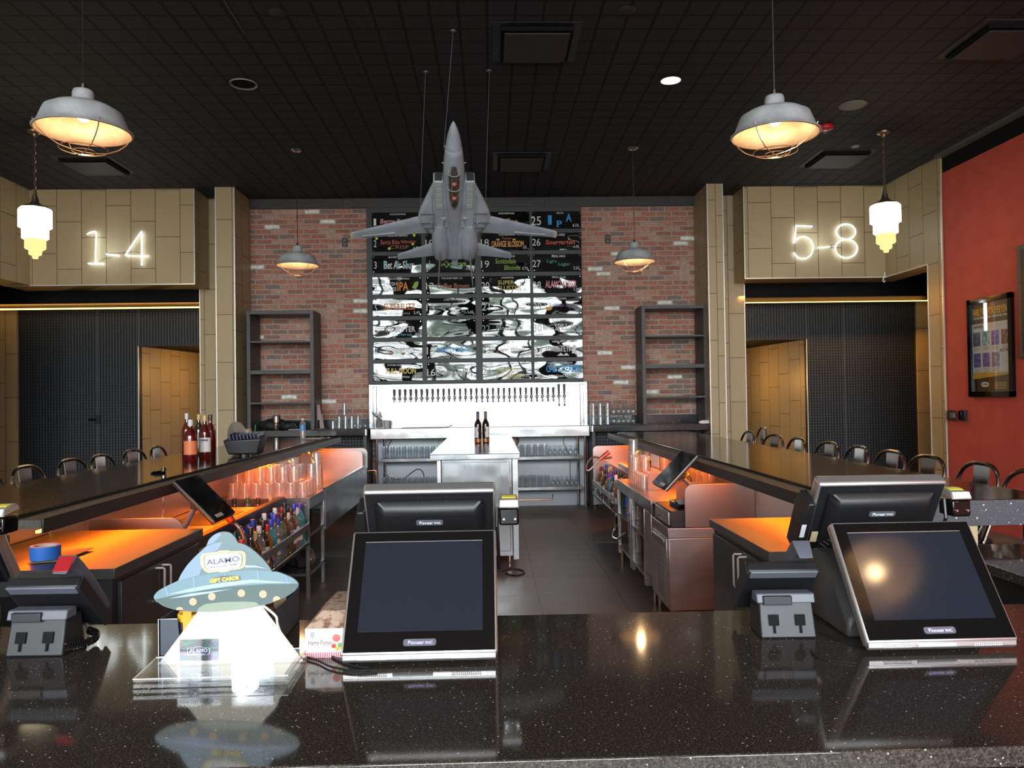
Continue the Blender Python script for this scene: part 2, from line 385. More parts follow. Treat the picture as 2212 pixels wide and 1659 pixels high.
RED = noisecol(pm('red_plaster_paint', (.42, .045, .035), .7), (.46, .065, .048), (.54, .08, .06), 6, 6)
WHITE = pm('white_plastic', (.75, .74, .72), .5)
COPPER = pm('copper_pipe', (.55, .25, .14), .3, 1)
GREYD = pm('dark_grey_plastic', (.045, .044, .045), .5)
BLACKF = pm('flat_black_paint', (.006, .006, .007), .8, spec=.15)
def darkpanel():
    m = pm('embossed_dark_wall_panel', (.012, .0155, .021), .52, spec=.45); nt = m.node_tree; b = P(m); l = nt.links.new
    tc = N(nt, 'ShaderNodeTexCoord'); s = N(nt, 'ShaderNodeSeparateXYZ'); l(tc.outputs['Object'], s.inputs[0])
    u = math_(nt, 'ADD', s.outputs[0], s.outputs[1])
    a = math_(nt, 'SINE', math_(nt, 'MULTIPLY', math_(nt, 'ADD', u, s.outputs[2]), 78)); c = math_(nt, 'SINE', math_(nt, 'MULTIPLY', math_(nt, 'SUBTRACT', u, s.outputs[2]), 78))
    bp = N(nt, 'ShaderNodeBump'); bp.inputs['Strength'].default_value = .32; bp.inputs['Distance'].default_value = .010
    l(math_(nt, 'MULTIPLY', a, c), bp.inputs['Height']); l(bp.outputs[0], b.inputs['Normal'])
    return m
DARKP = darkpanel()
def thin(name, tint=(.93, .95, .96), refl=.5, base=.05, rough=.02, body=0, bodycol=(.8, .8, .8)):
    m = bpy.data.materials.new(name); m.use_nodes = True; nt = m.node_tree; nt.nodes.clear(); l = nt.links.new
    o = N(nt, 'ShaderNodeOutputMaterial'); t = N(nt, 'ShaderNodeBsdfTransparent'); t.inputs[0].default_value = (*tint, 1)
    g = N(nt, 'ShaderNodeBsdfGlossy'); g.inputs['Roughness'].default_value = rough; g.inputs[0].default_value = (1, 1, 1, 1)
    lw = N(nt, 'ShaderNodeLayerWeight'); lw.inputs[0].default_value = .45
    f = math_(nt, 'MULTIPLY_ADD', math_(nt, 'POWER', lw.outputs['Facing'], 2.2), refl, base)
    first = t.outputs[0]
    if body:
        d = N(nt, 'ShaderNodeBsdfDiffuse'); d.inputs[0].default_value = (*bodycol, 1)
        mb = N(nt, 'ShaderNodeMixShader'); mb.inputs[0].default_value = body; l(t.outputs[0], mb.inputs[1]); l(d.outputs[0], mb.inputs[2]); first = mb.outputs[0]
    mx = N(nt, 'ShaderNodeMixShader'); l(f, mx.inputs[0]); l(first, mx.inputs[1]); l(g.outputs[0], mx.inputs[2]); l(mx.outputs[0], o.inputs[0])
    return m
GLASS = thin('clear_drinking_glass', (.88, .92, .94), .95, .08, .03, .05, (.8, .85, .88))
PLASTC = thin('clear_plastic_tumbler', (.92, .89, .88), .85, .09, .08, .15, (.85, .8, .78))
ACRYL = thin('clear_acrylic', (.93, .95, .97), .7, .08)
PANE = thin('window_glass', (.97, .98, .98), .3, .02)
def bottleglass(name, col, body=.5): return thin(name, tuple(min(1, x*1.6+.05) for x in col), .7, .07, .03, body, col)
def emis(name, col, s):
    m = bpy.data.materials.new(name); m.use_nodes = True; nt = m.node_tree; nt.nodes.clear()
    o = N(nt, 'ShaderNodeOutputMaterial'); e_ = N(nt, 'ShaderNodeEmission'); e_.inputs[0].default_value = (*col, 1); e_.inputs[1].default_value = s
    nt.links.new(e_.outputs[0], o.inputs[0]); return m
NEON = emis('white_neon_tube', (.86, .97, 1.0), 5)
LEDO = emis('orange_led_strip', (1, .30, .03), 14)
LEDY = emis('amber_led_strip', (1, .60, .14), 5)
BULB = emis('warm_bulb', (1, .72, .42), 18)
DECO = emis('lit_opal_glass', (1, .83, .55), 3.2)
DECO2 = emis('lit_amber_glass', (1, .66, .26), 1.35)
DOWN = emis('lit_downlight_lens', (1, .78, .40), 3.5)
# ------------------------------------------------------------------ the setting
CZ = 4.23
YB = 10.56
struct(bx(-7.6, 6.9, -8, 13.6, -.1, 0), 'floor', FLOOR)
struct(bx(-7.6, 6.9, 3.0, 13.6, CZ, CZ+.15), 'ceiling', CEIL)
struct(bx(-7.6, 6.9, -8, 3.1, 6.05, 6.2), 'ceiling_lobby', pm('lobby_ceiling_paint', (.30, .25, .20), .7))
struct(bx(-7.6, 6.9, 3.0, 3.1, CZ, 6.05), 'wall_bulkhead', BLACKF)
struct(bx(-3.30, 2.87, YB, YB+.15, 0, CZ), 'wall_back', BRICK)
# black stained boards under the ceiling along the brick
xs = [-3.25, -1.98, -.55, .78, 2.85]
for i in range(4):
    struct(bx(xs[i]+.002, xs[i+1]-.002, YB-.045-.004*(i % 2), YB, 4.10, CZ), 'trim_%d' % (i+1), TRIMW)
# beige tiled piers and returns
struct(bx(-3.49, -3.25, 9.90, 10.7, 0, CZ), 'wall_left_pier', BEIGE)
struct(bx(-3.91, -3.45, 10.47, 10.62, 0, CZ), 'wall_left_return', BEIGE)
struct(bx(2.85, 3.055, 9.90, 10.7, 0, CZ), 'wall_right_pier', BEIGE)
struct(bx(3.03, 3.52, 10.50, 10.65, 0, CZ), 'wall_right_return', BEIGE)
# soffits that carry the neon numbers
ml = MB(); ml.box(-5.86, -3.78, 9.96, 10.47, 3.0, CZ); ml.box(-6.2, -5.86, 8.75, 10.47, 3.0, CZ)
struct(ml, 'wall_left_soffit', BEIGE)
mr = MB(); mr.box(3.38, 5.27, 10.05, 10.5, 3.01, CZ); mr.box(5.27, 5.6, 9.07, 10.5, 3.01, CZ)
struct(mr, 'wall_right_soffit', BEIGE)
struct(bx(-6.2, -5.86, 8.55, 8.98, 0, CZ), 'wall_left_column', BEIGE)
struct(bx(5.27, 5.6, 8.77, 9.07, 0, CZ), 'wall_right_column', BEIGE)
struct(bx(-6.2, -5.86, -8, 8.55, 0, 6.05), 'wall_left', BEIGE)
struct(bx(5.285, 5.6, -8, 8.77, 0, 4.02), 'wall_right', RED)
struct(bx(5.29, 5.6, -8, 8.77, 4.02, 6.05), 'wall_right_band', BLACKF)
struct(bx(5.20, 5.29, 3.0, 8.77, CZ-.035, CZ), 'trim_ceiling_right', pm('grey_ceiling_angle', (.10, .105, .10), .5))
# bright metal edge strips
t = 0.006
k = 10
for (x0, x1, y0, y1, z0, z1) in (
    (-3.495, -3.483, 9.893, 9.905, 0, CZ), (-3.258, -3.246, 9.893, 9.905, 0, CZ), (-3.916, -3.904, 10.463, 10.475, 0, 3.0),
    (-3.786, -3.776, 9.953, 9.965, 3.0, CZ), (-6.2, -3.776, 9.953, 9.967, 2.992, 3.006),
    (2.845, 2.857, 9.893, 9.905, 0, CZ), (3.048, 3.060, 9.893, 9.905, 0, CZ), (3.513, 3.525, 10.493, 10.505, 0, 3.0),
    (3.375, 3.387, 10.043, 10.055, 3.01, CZ), (3.375, 5.27, 10.042, 10.056, 3.002, 3.016),
    (5.262, 5.276, 9.07, 10.05, 3.002, 3.016), (5.262, 5.276, 8.763, 8.777, 0, 4.02), (5.262, 5.276, 9.063, 9.077, 0, 3.01),
    (-4.93, -4.918, 10.885, 10.90, 0, 2.275), (4.53, 4.542, 10.885, 10.90, 0, 2.255)):
    struct(bx(x0, x1, y0, y1, z0, z1), 'trim_%d' % k, EDGE); k += 1
# dark entrances: header, embossed panels, amber tiled ends, corridors
struct(bx(-7.4, -3.91, 10.50, 10.62, 2.775, CZ), 'wall_left_header', BLACKF)
struct(bx(3.52, 6.8, 10.55, 10.67, 2.755, CZ), 'wall_right_header', BLACKF)
m = MB(); m.box(-6.58, -5.495, 10.90, 11.0, 0, CZ); m.box(-5.49, -4.925, 10.90, 11.0, 0, CZ); m.box(-4.92, -3.8, 10.90, 11.0, 2.275, CZ)
struct(m, 'wall_left_entry', DARKP)
m = MB(); m.box(5.085, 6.13, 10.90, 11.0, 0, CZ); m.box(4.545, 5.08, 10.90, 11.0, 0, CZ); m.box(3.4, 4.54, 10.90, 11.0, 2.255, CZ)
struct(m, 'wall_right_entry', DARKP)
struct(bx(-7.4, -6.58, 10.86, 11.0, 0, CZ), 'wall_left_entry_end', BEIGE)
struct(bx(6.13, 6.8, 10.86, 11.0, 0, CZ), 'wall_right_entry_end', BEIGE)
for x in (-6.585, -5.4925, -4.9225, 4.5425, 5.0825): struct(bx(x-.003, x+.003, 10.894, 10.902, 2.275 if abs(x) < 4.95 and abs(x) > 4.6 else (2.255 if abs(x) < 4.6 else 0), 3.2), 'trim_%d' % k, GREYP); k += 1
struct(bx(-7.6, -7.4, 8.5, 11.0, 0, CZ), 'wall_left_outer', BLACKF)  # unseen outer walls, added to keep stray light out of the recesses
struct(bx(6.8, 6.9, 8.5, 11.0, 0, CZ), 'wall_right_outer', BLACKF)
struct(bx(-7.6, -6.2, 8.4, 8.55, 0, CZ), 'wall_left_outer_front', BLACKF)
struct(bx(5.6, 6.9, 8.6, 8.77, 0, CZ), 'wall_right_outer_front', BLACKF)
def corr(xa, ya, xb, yb, xc, name, z):
    m = MB(); s = 1 if xa > 0 else -1
    m.rings([[(xa, ya, 0), (xa+.12*s, ya, 0), (xa+.12*s, ya, z+.1), (xa, ya, z+.1)], [(xb, yb, 0), (xb+.12*s, yb, 0), (xb+.12*s, yb, z+.1), (xb, yb, z+.1)]])
    struct(m, 'wall_%s_corridor' % name, BEIGE)
    struct(bx(min(xc, xb)-.2, max(xc, xb)+.2, yb, yb+.1, 0, z+.1), 'wall_%s_corridor_end' % name, BEIGE)
    struct(bx(min(xa, xc)-.1, max(xa, xc)+.1, 11.0, yb, z, z+.1), 'ceiling_%s_corridor' % name, BLACKF)
    struct(bx(xc-.05, xc+.05, 11.0, yb, 0, z+.1), 'wall_%s_corridor_side' % name, BLACKF)
corr(-4.925, 11.0, -4.68, 13.4, -3.4, 'left', 2.275)
corr(4.545, 11.0, 4.33, 13.5, 3.1, 'right', 2.255)
# glazed lobby front, far behind the viewpoint (it is what the steel and the menu boards reflect)
m = MB()
for x in (-5.8, -4.2, -1.2, 1.2, 4.1, 5.2): m.box(x-.05, x+.05, -8, -7.88, 0, 6.05)
for x, hw in ((-2.85, .32), (2.4, .26), (.35, .10)): m.box(x-hw, x+hw, -7.99, -7.86, 0, 6.05)  # wide piers added out of view to put grey bands in the steel reflections
for z in (.08, 2.45, 5.95): m.box(-5.86, 5.29, -8, -7.88, z-.06, z+.06)
struct(m, 'window_1', GREYP)
struct(bx(-5.86, 5.29, -7.95, -7.94, .1, 5.95), 'window_1_pane', PANE)
# LED coves
def led(name, lab, x0, x1, y, z, zh, m):
    o = bx(x0, x1, y, y+.02, z-zh, z).build(name, m); return tag(o, lab, 'led strip')
led('led_strip', 'amber LED line glowing under the black header beside the neon 1-4 soffit', -7.38, -3.92, 10.505, 2.775, .018, LEDY)
led('led_strip', 'amber LED line peeking under the black header below the neon 5-8 soffit', 3.53, 6.75, 10.56, 2.755, .010, LEDY)
# ------------------------------------------------------------------ ceiling fittings
def disc(name, lab, cat, p, r, m, h=.012, group=None):
    o = MB().lathe([(0, 0), (r*.9, 0), (r, h*.6), (r, h)], (0, 0, -h), 32).build(name, m, smooth=True); o.location = (p.x, p.y, CZ); return tag(o, lab, cat, group)
disc('ceiling_speaker', 'round grey speaker grille in the black ceiling above the neon 5-8', 'speaker', onZ(1842, 227, CZ), .125, noisecol(pm('grey_speaker_grille', (.22, .22, .22), .6), (.17, .175, .175), (.24, .245, .245), 400, 2))
disc('ceiling_speaker', 'dim round speaker grille in the ceiling behind the caged pendant near neon 1-4', 'speaker', onZ(130, 240, CZ), .125, pm('dark_speaker_grille', (.045, .04, .036), .6))
for px, py, la in ((600, 28, 'faint flush cover plate near the top of the ceiling by the open hole'), (1355, 22, 'faint flush cover plate in the ceiling beside the upper square diffuser')):
    disc('ceiling_cover', la, 'cover plate', onZ(px, py, CZ), .06, pm('black_cover', (.03, .03, .03), .6), .006)
p = onZ(1847, 316, CZ)
disc('sprinkler_cover', 'small round grey sprinkler cover beside the red fire strobe', 'sprinkler', p, .045, pm('grey_cover', (.25, .25, .25), .5))
p = onZ(1449, 173, CZ)
t = thing('downlight', 'lit round warm recessed downlight in the black ceiling', 'downlight', (p.x, p.y, CZ))
MB().lathe([(.085, 0), (.105, 0), (.108, -.006), (.085, -.006)], (0, 0, 0), 32, caps=False).build('trim_ring', BLACKM, t, smooth=True)
MB().lathe([(0, -.003), (.09, -.003), (.09, .0)], (0, 0, 0), 32).build('lens', DOWN, t)
light('downlight_lamp', 'SPOT', (p.x, p.y, CZ-.02), (0, 0, 0), 60, WARM, spot_size=math.radians(110), shadow_soft_size=.06)
p = onZ(526, 180, CZ)
t = thing('recessed_fixture', 'unlit open round recess with a pale ring in the ceiling', 'downlight', (p.x, p.y, CZ))
MB().lathe([(0, -.002), (.10, -.002)], (0, 0, 0), 32, caps=False).build('recess', BLACKF, t)
MB().lathe([(.10, -.003), (.115, -.003), (.115, -.014), (.10, -.008)], (0, 0, 0), 32, caps=False).build('trim_ring', pm('pale_ring', (.28, .28, .27), .5), t, smooth=True)
# square air diffusers: a dropped plate under a dark throat
def diffuser(px, py, w, lab, grey=0):
    p = onZ(px, py, CZ-.04)
    t = thing('air_diffuser', lab, 'air diffuser', (p.x, p.y, CZ), group='square ceiling diffusers')
    q = w/2
    MB().box(-q-.08, q+.08, -q-.08, q+.08, -.006, 0).build('surround', BLACKM if not grey else PLG, t)
    MB().box(-q-.02, q+.02, -q-.02, q+.02, -.035, -.006).build('throat', BLACKF, t)
    MB().box(-q+.005, q-.005, -q+.005, q-.005, -.05, -.042).build('plate', PLG, t, bevel=.002)
    MB().box(-q+.05, -q+.06, q-.08, q-.06, -.045, -.03).build('bracket', GREYP, t); MB().box(q-.06, q-.05, q-.08, q-.06, -.045, -.03).build('bracket', GREYP, t)
PLG = pm('charcoal_diffuser_plate', (.034, .035, .037), .6)
diffuser(1157, 103, .50, 'large square charcoal diffuser plate at the top of the ceiling beside the jet wires')
diffuser(1126, 356, .50, 'square charcoal diffuser plate in the ceiling just above the menu wall')
diffuser(205, 364, .50, 'square diffuser with a grey plate in the ceiling above the neon 1-4', 1)
diffuser(1808, 349, .50, 'square diffuser with a grey plate in the ceiling above the neon 5-8', 1)
diffuser(2160, 97, .50, 'large diffuser in the ceiling corner above the red wall', 1)
# red fire strobe
p = onZ(1783, 272, CZ)
t = thing('fire_strobe', 'round red fire alarm strobe on the black ceiling beside a caged pendant', 'fire alarm', (p.x, p.y, CZ))
MB().lathe([(.075, 0), (.08, -.01), (.075, -.035), (.05, -.045), (0, -.045)], (0, 0, 0), 28).build('housing', pm('fire_red_plastic', (.55, .02, .03), .35), t, smooth=True)
MB().lathe([(.028, -.045), (.028, -.06), (.018, -.075), (0, -.08)], (0, 0, 0), 20).build('strobe_lens', GLASS, t, smooth=True)
# thin grey conduit along the ceiling at the top of the frame
a, b = onZ(478, -10, CZ-.005), onZ(528, 72, CZ-.005)
tag(MB().tube([a, b], .004, 6).build('ceiling_wire', GREYP), 'thin pale wire lying along the ceiling tiles at the top edge', 'wire')
# small concealed sprinkler under the soffits
p = onY(238, 617, 9.99); tag(MB().lathe([(.02, 0), (.018, -.01), (.004, -.03), (0, -.032)], (p.x, p.y, 3.0), 14).build('soffit_sprinkler', COPPER, smooth=True), 'tiny copper sprinkler tip under the neon 1-4 soffit', 'sprinkler')
p = onY(1908, 594, 10.0)
tag(MB().tube([(p.x+.012, 9.98, 3.06), (p.x, 9.98, 3.01), (p.x-.015, 9.98, 2.95), (p.x-.003, 9.98, 2.93), (p.x+.012, 9.98, 2.95)], .008, 6).build('hook', WHITE), 'small white hook hanging from the lower edge of the neon 5-8 soffit', 'hook')
# door handle and door hardware
t = thing('door_latch', 'black door lever on the dark embossed panel wall', 'door handle', (0, 0, 0))
p = onY(211, 906, 10.885)
MB().box(p.x-.03, p.x+.03, 10.87, 10.9, p.z-.06, p.z+.06).build('rose', BLACKM, t, bevel=.004)
MB().tube([(p.x-.01, 10.87, p.z), (p.x-.02, 10.83, p.z), (p.x-.10, 10.825, p.z)], .011, 8).build('lever', BLACKG, t, smooth=True)
for px, py, X, lab in ((2058, 897, 5.27, 'black hold-open latch box on the beige column beside the red wall'), (2084, 897, 5.285, 'black box on the red wall near its tiled corner')):
    p = onX(px, py, X)
    t = thing('door_holder', lab, 'door holder', (X, p.y, p.z))
    MB().box(-.03, .001, -.05, .05, -.06, .06).build('backplate', BLACKM, t, bevel=.004)
    if X < 5.28: MB().box(-.05, -.03, -.10, -.02, -.03, .03).build('catch', GREYP, t, bevel=.004)
    else: MB().box(-.045, -.03, .0, .045, -.05, .05).build('catch', BLACKG, t, bevel=.004)
# wall sockets on the brick
for px, py, lab in ((745, 524, 'black double socket on the brick beside the jet wingtip'), (1313, 517, 'black double socket on the brick between menu wall and small pendant')):
    p = onY(px, py, YB)
    t = thing('wall_socket', lab, 'socket', (p.x, YB, p.z))
    MB().box(-.037, .037, -.012, .0, -.06, .06).build('faceplate', BLACKM, t, bevel=.003)
    for s in (-1, 1): MB().box(-.018, .018, -.016, -.010, s*.028-.016, s*.028+.016).build('outlet', GREYP, t, bevel=.003)
# neon numbers
def arc(cx, cz, rx, rz, a0, a1, n=18): return [(cx+rx*math.cos(math.radians(a0+(a1-a0)*i/n)), cz+rz*math.sin(math.radians(a0+(a1-a0)*i/n))) for i in range(n+1)]
def neon(lab, chars, Y, cat='neon sign'):
    t = thing('neon_sign', lab, cat)
    for nm, strokes in chars:
        m = MB()
        for st in strokes:
            pts = [onY(x, y, Y) for x, y in st]
            m.tube(pts, .0095, 8)
        m.build(nm, NEON, t, smooth=True)
    return t
def smooth_pts(pts, n=6):
    out = []
    for i in range(len(pts)-1):
        p0 = pts[max(0, i-1)]; p1 = pts[i]; p2 = pts[i+1]; p3 = pts[min(len(pts)-1, i+2)]
        for k in range(n):
            u = k/n
            out.append(tuple(.5*((2*p1[j])+(-p0[j]+p2[j])*u+(2*p0[j]-5*p1[j]+4*p2[j]-p3[j])*u*u+(-p0[j]+3*p1[j]-3*p2[j]+p3[j])*u**3) for j in range(len(p1))))
    out.append(pts[-1]); return out
def z1(x, y): return (x/3.318, 150+y/3.318)
def z2(x, y): return (1480+x/3.016, 130+y/3.016)
one = [[z1(*p) for p in smooth_pts([(625, 1182), (645, 1170), (682, 1163), (690, 1185), (688, 1240), (686, 1320), (684, 1392)], 4)], [z1(632, 1391), z1(745, 1394)]]
dash = [[z1(762, 1324), z1(856, 1335)]]
four = [[z1(*p) for p in smooth_pts([(1015, 1160), (1016, 1260), (1016, 1340), (1016, 1405)], 3)], [z1(*p) for p in smooth_pts([(1012, 1166), (970, 1225), (920, 1300), (903, 1325), (908, 1335), (960, 1337), (1065, 1338)], 4)]]
neon('white neon numbers 1-4 on the beige tiled soffit', (('numeral', one), ('dash', dash), ('numeral', four)), 9.925)
c2_ = [z2(x, y) for x, y in arc(768, -1222, 66, 72, 118, -150, 22)]
c2_ = [z2(x, -y) for x, y in arc(768, -1222, 66, 72, 145, -155, 24)]
five = [[z2(828, 1084), z2(722, 1078), z2(718, 1130), z2(710, 1192)], c2_]
d58 = [[z2(866, 1222), z2(943, 1216)]]
e8 = [[z2(x, -y) for x, y in arc(1048, -1118, 62, 50, -90, 270, 26)], [z2(x, -y) for x, y in arc(1050, -1228, 72, 60, 90, 450, 26)]]
neon('white neon numbers 5-8 on the beige tiled soffit', (('numeral', five), ('dash', d58), ('numeral', e8)), 10.015)
light('neon_glow', 'POINT', (-4.9, 9.75, 3.45), energy=2.2, color=(.85, .95, 1), shadow_soft_size=.2)
light('neon_glow', 'POINT', (4.35, 9.85, 3.5), energy=2.2, color=(.85, .95, 1), shadow_soft_size=.2)
# transformer leads of the neon signs
for pts, Y in (([z1(705, 1380), z1(750, 1355), z1(800, 1345)], 9.94), ([z1(850, 1320), z1(930, 1305), z1(1010, 1315)], 9.94), ([z2(790, 1285), z2(830, 1250), z2(870, 1235)], 10.03), ([z2(945, 1205), z2(1000, 1195)], 10.03)):
    tag(MB().tube([onY(x, y, Y) for x, y in pts], .003, 5).build('neon_lead', GREYP), 'thin lead between the neon %s strokes' % ('1-4' if Y < 10 else '5-8'), 'wire', group='neon sign leads %s' % ('1-4' if Y < 10 else '5-8'))
# ------------------------------------------------------------------ pendants
def caged_pendant(x, y, zr, lab, R=.228, cap=True, CZ=4.23):
    t = thing('caged_pendant', lab, 'pendant lamp', (x, y, zr), group='caged metal pendant lamps over the bars')
    MB().lathe([(R, 0), (R*1.03, .006), (R*.985, .012), (R*.93, .03), (R*.86, .07), (R*.80, .105), (R*.70, .118), (R*.62, .13), (R*.30, .142), (R*.23, .155), (R*.225, .20), (R*.20, .215), (R*.12, .222)], (0, 0, 0), 40, caps=False).build('shade', GALV, t, smooth=60)
    MB().lathe([(R*.99, .002), (R*.94, .012), (R*.90, .028), (R*.83, .068), (R*.77, .10), (R*.5, .118), (0, .122)], (0, 0, 0), 40, caps=False).build('shade_lining', GALVI, t, smooth=60)
    c = MB()
    for r, z in ((R*.99, -.001), (R*.50, -.088), (R*.24, -.100), (R*.80, -.045)):
        if r == R*.80: continue
        c.tube([(r*math.cos(a*PI/18), r*math.sin(a*PI/18), z) for a in range(36)], .0028, 5, closed=True)
    for k in range(4):
        a = PI/4+k*PI/2; cx_, sy_ = math.cos(a), math.sin(a)
        c.tube([(r*cx_, r*sy_, z) for r, z in ((R*1.02, .02), (R*.93, -.02), (R*.75, -.058), (R*.5, -.088), (R*.24, -.10), (0.0, -.103))], .0028, 5)
    c.build('wire_cage', WIRE, t, smooth=True)
    MB().lathe([(0, .055), (.018, .058), (.03, .072), (.03, .088), (.016, .11), (.014, .13)], (0, 0, 0), 16).build('bulb', BULB, t, smooth=True)
    MB().cyl((0, 0, .222), (0, 0, .25), .014, .010).build('cord_grip', CHROME, t)
    MB().cyl((0, 0, .25), (0, 0, CZ-zr-.012), .004, seg=6).build('cord', GREYP if not cap else BLACKM, t)
    MB().lathe([(0, -.022), (.03, -.02), (.055, -.008), (.06, 0)], (0, 0, CZ-zr), 24, caps=False).build('canopy', CHROME if cap else GREYP, t, smooth=True)
    light('pendant_lamp', 'POINT', (x, y, zr+.045), energy=6, color=WARM, shadow_soft_size=.03)
    return t
pA = onZ(212, 284, 2.91); pB = onZ(1691, 281, 2.91)
caged_pendant(-2.07, 3.98, 2.885, 'large-looking caged pendant hanging in front of the neon 1-4 soffit')
caged_pendant(1.555, 4.09, 2.885, 'large-looking caged pendant hanging beside the red fire strobe')
caged_pendant(onY(643, 570, 8.45).x, 8.45, 2.96, 'small-looking caged pendant before the brick, beside the jet wing near socket')
caged_pendant(onY(1371, 570, 8.45).x, 8.45, 2.965, 'small-looking caged pendant before the brick and tall open shelf by neon 5-8')
caged_pendant(1.98, .73, 2.90, 'caged pendant over the service counter, seen mirrored in the terminal screen near the red wall', CZ=6.05)
def deco_pendant(px, py, Yc, zt, lab, zb):
    x = onY(px, py, Yc).x
    t = thing('deco_pendant', lab, 'pendant lamp', (x, Yc, zb), group='stepped glass deco pendants')
    for nm, r0, z0, z1_, mt in (('glass_tier', .152, .30, .505, DECO), ('glass_tier', .122, .19, .33, DECO), ('glass_tier', .096, .09, .24, DECO2), ('glass_tier', .060, .035, .12, DECO2), ('glass_tip', .028, .0, .05, DECO2)):
        n = 16; m = MB(); rs = []
        for z, f in ((z0, .86), (z0+.012, 1), (z1_-.02, 1), (z1_, .93)):
            rs.append([(r0*f*(1 if j % 2 else .93)*math.cos(2*PI*j/n), r0*f*(1 if j % 2 else .93)*math.sin(2*PI*j/n), z) for j in range(n)])
        m.rings(rs); m.build(nm, mt, t)
    MB().lathe([(.125, .505), (.12, .52), (.06, .545), (.035, .57), (.032, .60), (.018, .64), (.012, .70), (0, .71)], (0, 0, 0), 24).build('holder', BRASS, t, smooth=True)
    c = MB(); z = .70; i = 0; top = CZ-zb-.05
    while z < top:
        a = (i % 2)*PI/2; h = .058
        pts = []
        for q in range(10):
            an = 2*PI*q/10; pts.append((.011*math.cos(an)*math.cos(a), .011*math.cos(an)*math.sin(a), z+h/2-.008+(h/2)*math.sin(an)))
        c.tube(pts, .0028, 4, closed=True); z += h-.014; i += 1
    c.build('chain', BRASS, t, smooth=True)
    MB().lathe([(0, -.06), (.02, -.055), (.03, -.03), (.065, -.015), (.07, 0)], (0, 0, CZ-zb), 24, caps=False).build('canopy', BRASS, t, smooth=True)
    light('deco_lamp', 'POINT', (x, Yc, zb-.12), energy=9, color=(1, .74, .42), shadow_soft_size=.12)
deco_pendant(76, 500, 7.81, 0, 'stepped glass deco pendant on a chain near the neon 1-4', 2.945)
deco_pendant(1913, 490, 7.96, 0, 'stepped glass deco pendant on a chain beside the neon 5-8', 2.955)
# ------------------------------------------------------------------ menu wall
MW = Y0 = 10.50
MBOARD = pm('matte_black_menu_backing', (.022, .024, .028), .5)
def menuglass():
    m = pm('black_acrylic_menu', (.004, .004, .005), .02, spec=.6); nt = m.node_tree; b = P(m); l = nt.links.new
    tc = N(nt, 'ShaderNodeTexCoord'); oi = N(nt, 'ShaderNodeObjectInfo'); va = N(nt, 'ShaderNodeVectorMath', operation='ADD')
    mp = N(nt, 'ShaderNodeMapping'); mp.inputs['Scale'].default_value = (.8, 1, 2.1)
    l(tc.outputs['Object'], va.inputs[0]); l(oi.outputs['Location'], va.inputs[1]); l(va.outputs[0], mp.inputs[0])
    n = N(nt, 'ShaderNodeTexNoise'); n.inputs['Scale'].default_value = 1.7; n.inputs['Detail'].default_value = 1; l(mp.outputs[0], n.inputs[0])
    bp = N(nt, 'ShaderNodeBump'); bp.inputs['Strength'].default_value = 1.0; bp.inputs['Distance'].default_value = .022; l(n.outputs[0], bp.inputs['Height']); l(bp.outputs[0], b.inputs['Normal'])
    b.inputs['IOR'].default_value = 1.55
    return m
MENUG = menuglass()
tl, br = onY(803, 449, MW), onY(1258, 825, MW)
bd = bx(-1.66, 1.27, MW-.02, YB-.002, 1.685, 4.095).build('menu_backing_board', MBOARD, bevel=.004)
tag(bd, 'large matte black backing board on the brick wall carrying the grid of drink panels', 'menu board')
CK = {c: pm('chalk_'+c, v, .8) for c, v in dict(white=(.75, .77, .78), grey=(.42, .44, .46), pink=(.80, .32, .34), red=(.62, .13, .09), orange=(.78, .27, .06), green=(.30, .55, .10), lime=(.60, .75, .06), teal=(.07, .38, .20), blue=(.05, .36, .85), cyan=(.15, .55, .68), yellow=(.75, .62, .16), purple=(.25, .17, .45), brown=(.36, .16, .08), peach=(.85, .42, .14)).items()}
